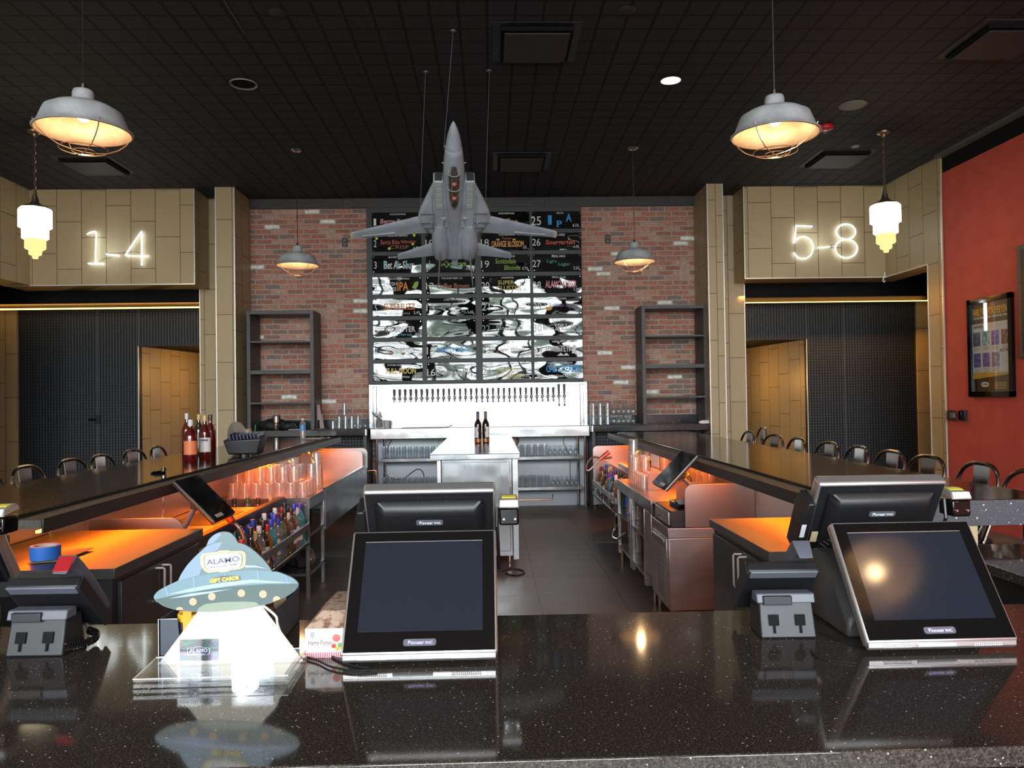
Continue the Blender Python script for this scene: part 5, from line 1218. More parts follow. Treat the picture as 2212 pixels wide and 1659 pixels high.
# glass rack
t = thing('glass_rack', 'stainless under-bar stand stacked with clear plastic tumblers', 'rack', (-1.7, 5.83, 0)); w = W_(t)
bx(-2.03, -1.37, 5.83, 6.365, .742, .755).build('worktop', STEELF, **w)
bx(-1.385, -1.372, 5.83, 6.365, .675, .758).build('front_apron', STEELH, **w)
bx(-2.03, -1.375, 5.822, 5.832, .40, .757).build('side_panel', STEELH, **w)
for x in (-1.41, -1.58): MB().cyl((x, 5.822, .70), (x, 5.817, .70), .006, seg=10).build('screw', CHROME, **w)
shelf_posts(t, -1.392, (5.84, 6.35), .0, .745)
for z in (.46, .17): bx(-2.0, -1.378, 5.83, 6.36, z, z+.02).build('shelf', STEEL, **w)
for z in (.10,): bx(-2.02, -2.0, 5.84, 6.36, z, .742).build('back_panel', BLACKF, **w)
tm = blob('crumpled_bag', pm('crumpled_foil', (.12, .11, .11), .3, .5), None, (0, 0, .06), (.10, .10, .08), 21, .5); tm.location = (-1.5, 6.1, .19); tag(tm, 'crumpled dark plastic bag on the bottom shelf of the glass rack', 'bag')
th_ = MESH
gi = 0
for r in range(4):
    for c in range(7):
        x = -1.96+.087*c; y = 5.885+.10*r
        glass('tumbler', PLASTC, (x, y, .757), '%s tumbler from the splash, row %s, on the rack, bottom layer' % (ordw(c+1), ORD[r]), 'tumbler', 'plastic tumblers on the glass rack', flip=True)
        if r >= 1 and (c < 6 or r > 2): glass('tumbler', PLASTC, (x, y, .874), '%s tumbler from the splash, row %s, on the rack, middle layer' % (ordw(c+1), ORD[r]), 'tumbler', 'plastic tumblers on the glass rack', flip=True)
        if r == 4 and c > 2: pass
for i, (x, y, n) in enumerate(((-1.97, 6.32, 1), (-1.80, 6.33, 1), (-1.62, 6.33, 2), (-1.43, 6.33, 3))):
    z = .757
    for q in range(n): glass('quart', PLASTC, (x, y, z+.045*q), 'tall plastic cup, %s in the nested stack %s of the rack' % (ORD[q], ('amid the tumblers', 'over the middle tumblers', 'near the outer corner', 'at the outer corner')[i]), 'cup', 'tall cups stacked on the glass rack', flip=True)
# left sink
t = thing('bar_sink', 'long stainless under-bar sink beyond the tumbler rack', 'sink', (-1.7, 6.4, 0)); w = W_(t)
bx(-1.385, -1.37, 6.375, 8.48, .43, .77).build('front_panel', STEELH, **w)
bx(-1.40, -1.368, 6.375, 8.48, .752, .772).build('front_rim', STEEL, bevel=.004, **w)
bx(-2.03, -1.385, 6.375, 8.48, .60, .735).build('basin', STEEL, **w)
m = MB(); [m.box(-2.02, -1.40, 6.42+.055*i, 6.44+.055*i, .735, .745) for i in range(36)]; m.build('drainboard_rib', STEELF, **w)
splash('end_splash', -2.03, -1.38, 8.27, .735, .94, False, t); splash('end_splash', -2.03, -1.36, 8.46, .735, .955, False, t)
bx(-2.03, -2.02, 6.375, 8.48, .735, .90).build('back_splash', STEELF, **w)
shelf_posts(t, -1.40, (8.42,), 0, .45); shelf_posts(t, -2.0, (8.42,), 0, .6)
MB().cyl((-1.385, 8.3, .70), (-1.36, 8.3, .70), .02).build('overflow_knob', WHITE, **w)
MB().tube(smooth_pts([(-1.95, 7.9, .74), (-1.95, 7.9, .90), (-1.90, 7.9, .955), (-1.83, 7.9, .93), (-1.82, 7.9, .88)], 5), .010, 8).build('faucet', CHROME, smooth=True, **w)
# tilted bartender screens
def tilt_screen(pts, name, lab, armto):
    a, b, c, d = [Vector(q) for q in pts]      # top near, top far, bottom far, bottom near
    t = thing(name, lab, 'touch screen', a*.25+b*.25+c*.25+d*.25); w = W_(t)
    n = (b-a).cross(d-a).normalized()
    if n.z < 0: n = -n
    m = MB(); m.rings([[q for q in (a, b, c, d)], [q-n*.028 for q in (a, b, c, d)]]); m.build('housing', BLACKM, bevel=.006, **w)
    ctr = (a+b+c+d)/4; sh = lambda q, f: ctr+(q-ctr)*f
    m = MB(); m.rings([[sh(q, .985)+n*.0012 for q in (a, b, c, d)], [sh(q, .985)-n*.001 for q in (a, b, c, d)]]); m.build('screen_glass', BLACKG, **w)
    m = MB(); m.tube([sh(a, 1.0)-n*.012, sh(d, 1.0)-n*.012], .006, 6); m.build('edge_strip', CHROME, **w)
    e = d*.8+c*.2
    f1 = d+(c-d)*.16+(a-d)*.05; f2 = d+(c-d)*.48+(a-d)*.05; up = (a-d).normalized()*.022
    m = MB(); m.rings([[f1+n*.0014, f2+n*.0014, f2+up+n*.0014, f1+up+n*.0014], [f1+n*.002, f2+n*.002, f2+up+n*.002, f1+up+n*.002]]); m.build('name_badge', pm('pale_badge', (.45, .42, .36), .4), **w)
    MB().tube([ctr-n*.025, ctr-n*.10, Vector(armto)+Vector((0, 0, .02))], .014, 8).build('arm', GREYP, smooth=True, **w)
    m = MB(); m.lathe([(0, .0), (.045, 0), (.045, .012), (.03, .02), (0, .02)], armto, 18); m.build('foot', BLACKM, smooth=True, **w)
    MB().cbox(ctr-n*.05, (.07, .10, .05)).build('hinge_block', BLACKM, bevel=.006, **w)
tilt_screen([(-1.690, 4.15, 1.075), (-1.690, 4.47, 1.075), (-1.475, 4.47, .855), (-1.475, 4.15, .855)], 'bar_touch_screen', 'tilted black touch screen over the ice bin unit beside the saucer sign', (-1.72, 4.33, .760))
tilt_screen([(1.325, 4.95, 1.103), (1.325, 5.335, 1.103), (1.112, 5.335, .883), (1.112, 4.95, .883)], 'bar_touch_screen', 'tilted black touch screen above the black cash drawer', (1.45, 5.24, .760))
# soda guns
def soda_gun(pts, hd, lab):
    t = thing('soda_gun', lab, 'soda gun', pts[0]); w = W_(t)
    MB().tube(smooth_pts(pts, 6), .011, 8).build('hose', pm('braided_hose', (.22, .17, .15), .35, .6), smooth=True, **w)
    MB().tube(hd, [.022, .024, .018, .016][:len(hd)], 10).build('handle', pm('red_translucent_handle', (.45, .06, .03), .25, coat=.5), smooth=True, **w)
a_ = lambda x, y, Y: tuple(onY(x, y, Y))
soda_gun([a_(508, 1131, 4.56), a_(519, 1143, 4.56), a_(526, 1158, 4.53), a_(530, 1180, 4.5), a_(531, 1200, 4.5)], [a_(488, 1112, 4.6), a_(496, 1120, 4.58), a_(504, 1128, 4.56)], 'red handled soda gun with a ribbed hose beside the tilted screen')
soda_gun([a_(1322, 988, 8.0), a_(1302, 990, 8.0), a_(1280, 988, 8.0), a_(1268, 1003, 8.0), a_(1266, 1015, 8.0), a_(1275, 1014, 8.0), a_(1293, 994, 8.0)], [a_(1316, 976, 8.0), a_(1306, 984, 8.0), a_(1295, 993, 8.0)], 'red handled soda gun in its holder with a looped steel hose')
# ------------------------------------------------------------------ opposite side units
t = thing('ice_machine', 'stainless under-counter ice machine with a louvred door and a tall end splash', 'ice machine', (1.4, 4.84, 0)); w = W_(t)
bx(1.105, 1.65, 4.84, 5.33, .10, .565).build('body', STEELV, bevel=.004, **w) if 0 else None
STEELV = steelmat('satin_steel_side', (.50, .50, .50), .36, (1, 1, 30))
bx(1.112, 1.65, 4.84, 5.33, .13, .585).build('body', STEELV, bevel=.003, **w)
bx(1.105, 1.655, 4.835, 5.335, .587, .65).build('worktop', STEELV, bevel=.003, **w)
d = bx(1.100, 1.112, 4.87, 5.31, .15, .575).build('door', STEEL, bevel=.002, **w)
m = MB(); [m.box(1.096, 1.101, 4.93, 5.12, .20+.018*i, .208+.018*i) for i in range(15)]; m.build('louver_grille', GREYP, parent=d, world=True)
bx(1.094, 1.101, 4.92, 5.28, .52, .56).build('grip', STEELH, parent=d, world=True, bevel=.002)
for xx in (1.15, 1.6):
    for yy in (4.88, 5.29): MB().cyl((xx, yy, 0), (xx, yy, .13), .016).build('leg', CHROME, **w)
splash('end_splash', 1.216, 1.655, 4.832, .655, .925, True, t, .05)
t = thing('cash_drawer', 'black cash drawer with a silver front on the ice machine', 'cash drawer', (1.3, 5.0, .65)); w = W_(t)
bx(1.13, 1.50, 4.86, 5.29, .652, .755).build('case', BLACKM, bevel=.003, **w)
d = bx(1.118, 1.13, 4.88, 5.27, .662, .745).build('drawer', ALU, bevel=.003, **w)
MB().cyl((1.118, 5.075, .70), (1.108, 5.075, .70), .010).build('lock', CHROME, parent=d, world=True)
MB().tube([(1.112, 5.08, .70), (1.08, 5.09, .69), (1.075, 5.11, .675)], .003, 5).build('key', CHROME, parent=d, world=True)
t = thing('card_terminal', 'grey receipt printer base on top of the cash drawer', 'printer', (1.3, 5.05, .757)); w = W_(t)
bx(1.20, 1.40, 4.95, 5.20, .757, .785).build('body', BLACKG, bevel=.006, **w)
m = MB(); m.rings([[(1.20, 4.92, .787), (1.26, 4.92, .787), (1.26, 5.0, .787), (1.20, 5.0, .787)], [(1.18, 4.92, .81), (1.24, 4.92, .83), (1.24, 5.0, .83), (1.18, 5.0, .81)]]); m.build('keypad', GREYP, **w)
# rack / sink unit
t = thing('bar_workstation', 'long stainless under-bar workstation with shelves beyond the cash drawer', 'workstation', (1.4, 5.35, 0)); w = W_(t)
bx(1.115, 1.65, 5.345, 6.81, .735, .75).build('worktop', STEELF, **w)
bx(1.105, 1.118, 5.345, 6.81, .665, .752).build('front_apron', STEELH, bevel=.002, **w)
bx(1.108, 1.118, 5.36, 5.60, .22, .66).build('door', STEEL, bevel=.002, **w)
bx(1.112, 1.62, 5.60, 5.615, .10, .735).build('divider', STEEL, **w)
shelf_posts(t, 1.122, (5.63, 6.12, 6.20, 6.79), .10, .70)
for z in (.44, .16):
    bx(1.112, 1.62, 5.63, 6.80, z, z+.02).build('shelf', STEEL, **w)
bx(1.62, 1.64, 5.36, 6.8, .10, .735).build('back_panel', BLACKF, **w)
for yy in (5.4, 6.75):
    for xx in (1.14, 1.6): MB().cyl((xx, yy, 0), (xx, yy, .16), .015).build('leg', CHROME, **w)
splash('side_splash', 1.215, 1.65, 5.96, .752, .885, True, t, .05); splash('side_splash', 1.30, 1.65, 5.40, .752, .87, True, t, .05)
MB().tube(smooth_pts([(1.46, 5.6, .75), (1.46, 5.6, .86), (1.44, 5.6, .905), (1.38, 5.6, .90), (1.37, 5.6, .86)], 5), .009, 8).build('faucet', CHROME, smooth=True, **w)
tb = MB().rings([[(-.10, -.12, 0), (.10, -.12, 0), (.10, .12, 0), (-.10, .12, 0)], [(-.12, -.14, .12), (.12, -.14, .12), (.12, .14, .12), (-.12, .14, .12)]]).build('plastic_bin', PLASTC); tb.location = (1.30, 5.85, .182); tag(tb, 'clear plastic bin on the bottom shelf of the workstation', 'bin')
for i, (y, z) in enumerate(((6.35, .462), (6.45, .462), (6.58, .462), (6.4, .182), (6.55, .182))):
    glass('quart', PLASTC, (1.20, y, z), 'clear plastic cup, %s in the open bays of the workstation' % ORD[i], 'cup', 'cups in the workstation bays')
# glasses on the workstation
i = 0
for r in range(3):
    for c in range(7):
        y = 6.03+.09*c; x = 1.20+.085*r
        glass('tumbler', PLASTC, (x, y, .752), '%s tumbler beyond the splash, row %s, on the workstation' % (ordw(c+1), ORD[r]), 'tumbler', 'tumblers on the workstation', flip=True)
        if c > 3 and r < 2: glass('tumbler', PLASTC, (x, y, .869), '%s tumbler beyond the splash, row %s, upper layer, workstation' % (ordw(c+1), ORD[r]), 'tumbler', 'tumblers on the workstation', flip=True)
for c in range(9):
    y = 5.12+.0+.19*c if c < 9 else 0
    if 5.34 < y < 5.42 or 5.93 < y < 6.0: y += .08
    for q in range(2):
        if y < 5.34: continue
        glass('quart', PLASTC, (1.565 if c < 8 else 1.50, y, .752+.045*q), 'tall plastic cup, stack %s along the splash, %s in stack, workstation' % (ORD[c], ORD[q]), 'cup', 'nested tall cups along the workstation splash', flip=True)
for q in range(4): glass('quart', PLASTC, (1.25, 6.74, .752+.045*q), 'tall plastic cup, %s in the tallest nested stack on the workstation' % ORD[q], 'cup', 'tallest nested cup stack on the workstation', flip=True)
# far ice bin
t = thing('ice_bin_unit', 'stainless ice bin with a raised end splash at the far end of the bar', 'ice bin', (1.45, 6.85, 0)); w = W_(t)
bx(1.28, 1.65, 6.83, 8.40, .735, .752).build('worktop', STEELF, **w)
bx(1.29, 1.65, 6.84, 8.39, .30, .735).build('tub', STEEL, **w)
splash('end_splash', 1.11, 1.65, 8.40, .30, .94, True, t, .05)
bx(1.30, 1.34, 7.1, 7.9, .752, .80).build('bin_rim', STEEL, bevel=.004, **w)
MB().lathe([(0, 0), (.085, 0), (.09, .10), (0, .10)], (1.46, 7.45, .752), 20).build('black_insert', BLACKM, smooth=True, **w)
MB().tube(smooth_pts([(1.60, 7.2, .75), (1.60, 7.2, .92), (1.57, 7.2, .965), (1.50, 7.2, .965), (1.48, 7.2, .92)], 5), .010, 8).build('faucet', CHROME, smooth=True, **w)
for xx in (1.33, 1.6):
    for yy in (6.95, 8.3): MB().cyl((xx, yy, 0), (xx, yy, .30), .016).build('leg', CHROME, **w)
speed_rail(1, 6.84, 8.39, 1.275, 1.098, .44, 'shorter speed rail of liquor bottles by the looped soda gun')
for i in range(14):
    for r in range(2):
        y = 6.93+i*.10; gi, ci, li = seq[(i*5+r*3+2) % len(seq)]
        if r == 0 and i == 12: gi, ci, li = 1, 0, 0
        spirit((1.152 if r == 0 else 1.233, y+.03*r, .43), gi, ci, li, '%s liquor bottle, %s cap, %s from the workstation, %s row, shorter rail' % (BG_[gi][0], CAPN[ci], ordw(i+1), ('outer', 'inner')[r]), 'liquor bottles in the shorter speed rail', H_=(.30, .28, .32)[(i+r) % 3])
# floor drains mats
for px, py, lab in ((722, 1196, 'grey floor sink grate by the tumbler rack'), (1306, 1167, 'grey floor sink grate by the workstation')):
    p = onZ(px, py, 0)
    t = thing('floor_grate', lab, 'floor drain', (p.x, p.y, 0))
    bx(-.15, .15, -.15, .15, .001, .006).build('frame', GREYP, t, bevel=.001)
    bx(-.12, .12, -.12, .12, .006, .008).build('grate', pm('drain_grey', (.16, .15, .13), .5), t)
line('supply_hose', [(1.12, 6.9, .33), (1.08, 6.85, .28), (1.05, 6.7, .26), (1.07, 6.55, .27), (1.12, 6.5, .33)], .008, CHROME, 'braided hose loop under the shorter speed rail', 'hose')
# ------------------------------------------------------------------ things on the bar with the bottles
def bar_bottle(px, py, kind, lab):
    p = onZ(px, py, BT)
    if kind == 'short': return spirit((p.x, p.y, BT), 5, 4, 4, lab, None, H_=.30, R=.045)
    if kind == 'campari': return spirit((p.x, p.y, BT), 5, 6, 0, lab, None, H_=.325, R=.041)
    return spirit((p.x, p.y, BT), {'red': 5, 'dark': 2}[kind], {'red': 5, 'dark': 6}[kind], 5, lab, None, H_=.325, R=.038)
bar_bottle(412, 998, 'short', 'red liqueur bottle with a square orange label and beaded neck on the bar')
bar_bottle(443, 993, 'campari', 'tall red aperitif bottle with a white label and gold cap on the bar')
bar_bottle(455, 987, 'red', 'tall red bottle with a dark cap behind the gold capped one on the bar')
bar_bottle(430, 983, 'dark', 'dark bottle with a gold cap behind the beaded neck bottle on the bar')
p = onZ(404, 986, BT); spirit((p.x, p.y, BT), 5, 4, 5, 'tall red bottle with a silver cap behind the orange labelled one', None, H_=.335, R=.036)
p = onZ(443, 993, BT); txt('label_print', 'CAMPARI', pm('navy_print', (.02, .03, .15), .5), COL.objects[[o.name for o in COL.objects if o.get('label', '').startswith('tall red aperitif')][0]], Matrix.Translation((.008, -.0435, .145)) @ FRONT, w=.055, h=.014, bold=.02)
# pour opener puck
p = onZ(342, 1023, BT)
t = thing('bottle_stopper', 'small dark oval gadget lying alone on the bar', 'gadget', (p.x, p.y, BT), rz=.4)
MB().lathe([(0, 0), (.03, 0), (.034, .008), (.02, .016), (0, .018)], (0, 0, 0), 16, sx=1.3, sy=.8).build('base', BLACKG, t, smooth=True)
MB().lathe([(0, 0), (.016, 0), (.018, .012), (.01, .022), (0, .024)], (.03, 0, .014), 14).build('knob', CHROME, t, smooth=True)
# card caddy with a round menu disc behind
p = onZ(528, 985, BT)
t = thing('menu_caddy', 'black plastic caddy full of dark blue card folders on the bar', 'caddy', (p.x, p.y, BT+.0), rz=math.radians(4))
m = MB(); m.rings([[(-.11, -.05, .015), (.11, -.05, .015), (.12, .09, .015), (-.10, .09, .015)], [(-.145, -.07, .125), (.145, -.07, .135), (.16, .12, .16), (-.13, .12, .15)]]); m.build('bin', BLACKM, t, bevel=.012, seg=3)
m = MB(); m.tube([(.0, .01, 0), (.0, .01, .02)], .04, 12); m.build('foot', BLACKM, t)
CARD = pm('navy_folder', (.04, .04, .11), .4)
for i in range(9):
    x = -.09+.026*i; mm = MB(); mm.rings([[(x, -.05, .11), (x+.006, -.05, .11), (x+.006, .10, .13), (x, .10, .13)], [(x-.012, -.055, .165), (x-.006, -.055, .168), (x-.0, .11, .185), (x-.006, .11, .182)]])
    mm.build('folder_card', CARD, t)
t2 = thing('round_menu_disc', 'round grey disc tray leaning behind the black card caddy', 'tray', (p.x-.14, p.y+.24, BT))
MB().cyl((0, .0, .13), (.01, .012, .131), .13, seg=36).build('disc', pm('taupe_disc', (.24, .21, .18), .4), t2, smooth=True)
# ------------------------------------------------------------------ the service counter in front
t = thing('service_counter', 'polished speckled black granite service counter with the touch screens on it', 'counter', (0, 1.7, 0)); w = W_(t)
SC0 = 1.275; SCB = 2.115
m = MB(); pts = [(-3.2, SC0), (3.2, SC0), (3.2, 2.93), (1.70, 2.93), (1.70, SCB), (-3.2, SCB)]
m.rings([[(x, y, .865) for x, y in pts], [(x, y, .90) for x, y in pts]]); m.build('granite_top', GRAN, bevel=.003, **w)
bx(-3.2, 3.2, SC0+.0005, SC0+.02, .82, .864).build('front_edge', GRAN, **w)
bx(-3.1, 3.1, SC0+.04, SCB-.08, 0, .865).build('base_cabinet', CHARC, **w)
bx(1.78, 3.1, SCB-.08, 2.85, 0, .865).build('base_cabinet', CHARC, **w)
Z0 = .90
NAVY = pm('off_lcd_glass', (.011, .014, .024), .09, spec=.5)
LOGOBG = pm('logo_pill_grey', (.10, .105, .13), .35)
LOGOT = emis('lit_logo_letters', (.62, .58, 1.0), 1.6)
LOGOW = pm('printed_logo_white', (.75, .76, .80), .5)
STICK = pm('white_sticker', (.62, .64, .68), .5); YEL = pm('yellow_sticker', (.72, .60, .06), .5)
def basis(o, u, xdir=(1, 0, 0)):
    x = Vector(xdir).normalized(); u = Vector(u).normalized(); n = x.cross(u)
    return Matrix(((x.x, u.x, n.x, o[0]), (x.y, u.y, n.y, o[1]), (x.z, u.z, n.z, o[2]), (0, 0, 0, 1)))
def pill(w_, h, z0, z1, M, c=(0, 0)):
    pts = [(c[0]+sx*(w_/2-h*.35)+h*.35*math.cos(a), c[1]+sy*(h/2-h*.35)+h*.35*math.sin(a)) for sx, sy, a0 in ((1, 1, 0), (-1, 1, PI/2), (-1, -1, PI), (1, -1, 1.5*PI)) for a in [a0+PI/2*i/4 for i in range(5)]]
    m = MB(); m.M = M; m.rings([[(x, y, z) for x, y in pts] for z in (z0, z1)]); return m
def pos(xc, y0, yaw, lab, rear_dx=.0, parts_lab=None):
    t = thing('checkout_terminal', lab, 'point of sale terminal', (xc, y0, Z0+.001), rz=yaw)
    # base
    m = MB(); m.rings([[(x, y, z) for x, z in ((-.165, 0), (.165, 0), (.165, a), (.15, b), (-.15, b), (-.165, a))] for y, a, b in ((-.05, .03, .05), (.02, .11, .13), (.12, .15, .17), (.20, .15, .17), (.26, .04, .05))])
    m.build('base', GREYD, t, bevel=.008)
    MB().cyl((0, -.03, .05), (0, .0, .12), .03, seg=12).build('front_arm', BLACKM, t)
    MB().cyl((0, .20, .12), (0, .245, .22), .04, seg=12).build('rear_arm', BLACKM, t)
    # front display, leaning back
    h = .3046; M = basis((0, -.17, .026), (0, .178, .240))
    m = pill(.352, h, -.030, 0, M, (0, h/2)); m = MB(); m.M = M
    m.box(-.176, .176, 0, h, -.030, 0); f = m.build('front_display', ALU, t, bevel=.007, seg=3)
    m = MB(); m.M = M; m.box(-.170, .170, .006, h-.006, -.004, .0012); m.build('glass_bezel', BLACKG, f)
    m = MB(); m.M = M; m.box(-.142, .142, .052, .052+.222, .0011, .0016); m.build('screen', NAVY, f)
    m = MB(); m.M = M; m.box(-.142, .142, .273, .2745, .0012, .0020); m.build('screen_edge', ALU, f)
    pill(.074, .016, .001, .0017, M, (0, .026)).build('logo_plate', LOGOBG, f)
    txt('logo_lettering', 'Pioneer', LOGOT, f, M @ Matrix.Translation((-.008, .026, .0018)), w=.036, h=.0085, bold=.005)
    txt('logo_lettering', 'INC', LOGOT, f, M @ Matrix.Translation((.021, .0252, .0018)), w=.016, h=.0062, bold=.01)
    # chin with speaker slots
    m = MB(); m.M = M; m.rings([[(x, y, z) for x, y, z in ((s*.172, .002, -.002), (s*.172, -.009, -.010), (s*.172, -.009, -.022), (s*.172, .002, -.025))] for s in (-1, 1)]); m.build('chin', ALU, f, bevel=.002)
    m = MB(); m.M = M
    for s in (-1, 1):
        m = MB(); m.M = M
        for i in range(14):
            for r in range(2): m.box(s*.105-.032+.0047*i, s*.105-.032+.0047*i+.0025, -.0035-.0035*r-.0015, -.0035-.0035*r+.0008, -.0062-.0035*r, -.0042-.0035*r)
        m.build('speaker_grille', WHITE, f)
    m = MB(); m.M = M; m.box(-.060, .030, -.0085, -.001, -.0095, -.0045); m.build('spec_sticker', STICK, f)
    # rear display, seen from the back and leaning toward the viewer
    M2 = basis((rear_dx, .315, .105), (0, -.15, .255)); h2 = .296
    m = MB(); m.M = M2; m.box(-.176, .176, 0, h2, -.022, .018); r_ = m.build('rear_display', ALU, t, bevel=.008, seg=3)
    m = MB(); m.M = M2; m.box(-.170, .170, .006, h2-.008, .010, .0192); m.build('back_plate', BLACKM, r_, bevel=.001)
    m = MB(); m.M = M2; m.box(-.168, .168, .006, h2-.008, -.0235, -.020); m.build('rear_screen', BLACKG, r_)
    m = MB(); m.M = M2
    m.rings([[(x, y, z) for x, y in ((-a, .02), (a, .02), (a, b), (-a, b))] for a, b, z in ((.150, .272, .018), (.146, .268, .030), (.120, .250, .050))]); m.build('back_housing', BLACKM, r_, bevel=.012, seg=4)
    MH = M2 @ Matrix.Translation((0, 0, .0435)) @ Matrix.Rotation(math.radians(-0), 4, 'X')
    M3 = M2 @ Matrix.Translation((0, .215, .0515))
    pill(.072, .0165, -.004, .0003, M3).build('logo_plate', LOGOBG, r_)
    txt('logo_lettering', 'Pioneer', LOGOW, r_, M3 @ Matrix.Translation((-.009, 0, .0004)), w=.036, h=.0098, bold=.005)
    txt('logo_lettering', 'INC', LOGOW, r_, M3 @ Matrix.Translation((.021, -.001, .0004)), w=.017, h=.007, bold=.01)
    m = MB(); m.M = M2
    for s in (-1, 1):
        for i in range(9):
            y = .095+.0135*i; x = .130-.0015*i if i < 8 else .12
            m.tube([(s*(x+.017), y+.010, .026), (s*(x+.006), y+.003, .0375), (s*(x-.006), y-.002, .0485)], .0016, 5)
    m.build('vent_rib', GREYP, r_)
    m = MB(); m.M = M2
    for x, y in ((-.095, .165), (.095, .165), (-.035, .148), (.04, .148)): m.cyl((x, y, .045), (x, y, .0525), .0025, seg=8)
    for x in (-.03, .045): m.cyl((x, .276, .018), (x, .276, .0205), .002, seg=8)
    m.build('screw', CHROME, r_)
    m = MB(); m.M = M2; m.box(-.062, .062, .08, .135, .045, .058); b_ = m.build('mount_plate', BLACKG, r_, bevel=.004)
    # card reader on one edge
    m = MB(); m.M = M2; m.rings([[(x, y, z) for x, y in ((-.205, .06), (-.176, .06), (-.176, .235), (-.196, .235), (-.205, .19))] for z in (-.04, .03)]); c = m.build('card_reader', BLACKM, t, bevel=.004)
    m = MB(); m.M = M2; m.box(-.203, -.190, .120, .165, .0301, .0308); m.build('barcode_sticker', STICK, c)
    m = MB(); m.M = M2; m.box(-.168, -.150, .10, .135, .0301-.006, .0308-.004) ; m.build('price_sticker', pm('cream_sticker', (.6, .5, .28), .5), c)
    # finger scanner on the other edge
    c = MB().box(.186+rear_dx, .238+rear_dx, .150, .215, .255, .300).build('scanner_head', BLACKG, t, bevel=.005)
    m = MB(); m.rings([[(.184+rear_dx, .145, .302), (.240+rear_dx, .145, .302), (.240+rear_dx, .22, .312), (.184+rear_dx, .22, .312)], [(.187+rear_dx, .155, .322), (.237+rear_dx, .155, .322), (.234+rear_dx, .215, .330), (.190+rear_dx, .215, .330)]]); m.build('scanner_top', pm('scanner_grey', (.30, .28, .27), .35, .3), c, bevel=.003)
    m = MB(); m.M = Matrix.Translation((.212+rear_dx, .149, .3125)) @ Matrix.Rotation(math.radians(60), 4, 'X'); m.box(-.024, .024, -.008, .010, .0, .0008); m.build('print_sticker', STICK, c)
    m = MB(); m.M = Matrix.Translation((.212+rear_dx, .182, .3265)) @ Matrix.Rotation(math.radians(8), 4, 'X'); m.box(-.019, .019, -.010, .012, .0, .0015); m.build('warning_sticker', YEL, c)
    m = MB(); m.cyl((.198+rear_dx, .149, .272), (.198+rear_dx, .146, .272), .003, seg=8); m.build('screw', CHROME, c); MB().cyl((.228+rear_dx, .149, .272), (.228+rear_dx, .146, .272), .003, seg=8).build('screw', CHROME, c)
    MB().tube([(.182+rear_dx, .18, .30), (.180+rear_dx, .17, .25), (.182+rear_dx, .20, .20), (.184+rear_dx, .25, .12)], .005, 7).build('scanner_cord', BLACKM, c, smooth=True)
    return t
pos(-.168, 1.90, 0, 'black checkout terminal with two screens beside the saucer sign and sweets box', .0)
pos(1.022, 1.90, 0, 'black checkout terminal with two screens at the red wall end of the counter', .035)
pos(-1.515, 1.90, 0, 'checkout terminal mostly out of frame behind the desk phone by the blue tape', .0)
# ---- desk phones seen from behind
PHS = pm('phone_silver_grey', (.10, .108, .135), .4); PHD = pm('phone_dark_grey', (.012, .0135, .018), .45)
def phone(x, y, yaw, lab, red=False):
    t = thing('desk_phone', lab, 'telephone', (x, y, Z0+.001), rz=yaw)
    m = MB(); m.rings([[(a, .0, .0), (a, .10, .0), (a, .085, .085), (a*.96, .022, .085)] for a in (-.068, .068)]); s_ = m.build('stand', PHD, t, bevel=.004)
    for q in (-.034, .030):
        m = MB(); M = basis((q, .0035, .030), (0, .022, .085)); m.M = M; m.box(-.012, .012, 0, .026, -.001, .0008); m.box(-.0025, .0025, -.018, 0, -.001, .0008); m.build('cable_opening', BLACKF, s_)
    m = MB(); m.rings([[(a, .012, .082), (a, .060, .080), (a, .060, .104), (a, .020, .104)] for a in (-.072, .070)]); m.build('neck', PHS, s_, bevel=.003)
    bx(-.058, .012, .008, .02, .078, .100).build('neck_clip', PHD, s_, bevel=.002)
    # body slab leaning toward the viewer at its top
    M = basis((0, .155, .035), (0, -.125, .125)); m = MB(); m.M = M; m.box(-.088, .088, 0, .175, -.026, .004); b = m.build('body', BLACKM, t, bevel=.006, seg=3)
    m = MB(); m.M = M; m.box(-.082, .084, .150, .176, .002, .008); m.build('silver_strip', PHS, b, bevel=.002)
    for q in (-.090, .084): m = MB(); m.M = M; m.box(q, q+.006, -.01, .17, -.03, .004); m.build('side_trim', PHD, b, bevel=.001)
    # keypad face (far side)
    m = MB(); m.M = M
    for i in range(4):
        for j in range(3): m.box(-.01+.022*j, .006+.022*j, .03+.02*i, .042+.02*i, -.030, -.026)
    m.build('key', GREYP, b)
    # handset lying along one side, its end standing above the top edge
    m = MB(); m.M = M; m.rings([[(.030, y_, z0), (.074, y_, z0), (.070, y_, z1), (.034, y_, z1)] for y_, z0, z1 in ((-.02, -.062, -.034), (.02, -.068, -.044), (.10, -.072, -.050), (.17, -.070, -.040), (.205, -.066, -.022), (.208, -.062, -.010))]); hs = m.build('handset', PHS if not red else PHS, t, bevel=.006, seg=3)
    if red: 
        m = MB(); m.M = M; m.box(.033, .071, .2065, .2095, -.060, -.018); m.build('message_light', pm('red_message_lamp', (.30, .012, .016), .35), hs, bevel=.001)
    return t
pR = onZ(1705, 1380, Z0); phone(pR.x, pR.y, math.radians(-2), 'black and grey desk phone seen from behind beside the terminal near the red wall')
pL = onZ(72, 1420, Z0); PHL = phone(pL.x, pL.y, math.radians(-1), 'black and grey desk phone with red topped handset and coiled cord near the blue tape', True)
pts = []
c0 = [onZ(140, 1398, Z0+.02), onZ(175, 1392, Z0+.02), onZ(205, 1380, Z0+.02), onZ(208, 1368, Z0+.02), onZ(192, 1362, Z0+.03)]
c0 = [Vector(q) for q in smooth_pts([tuple(v) for v in c0], 40)]
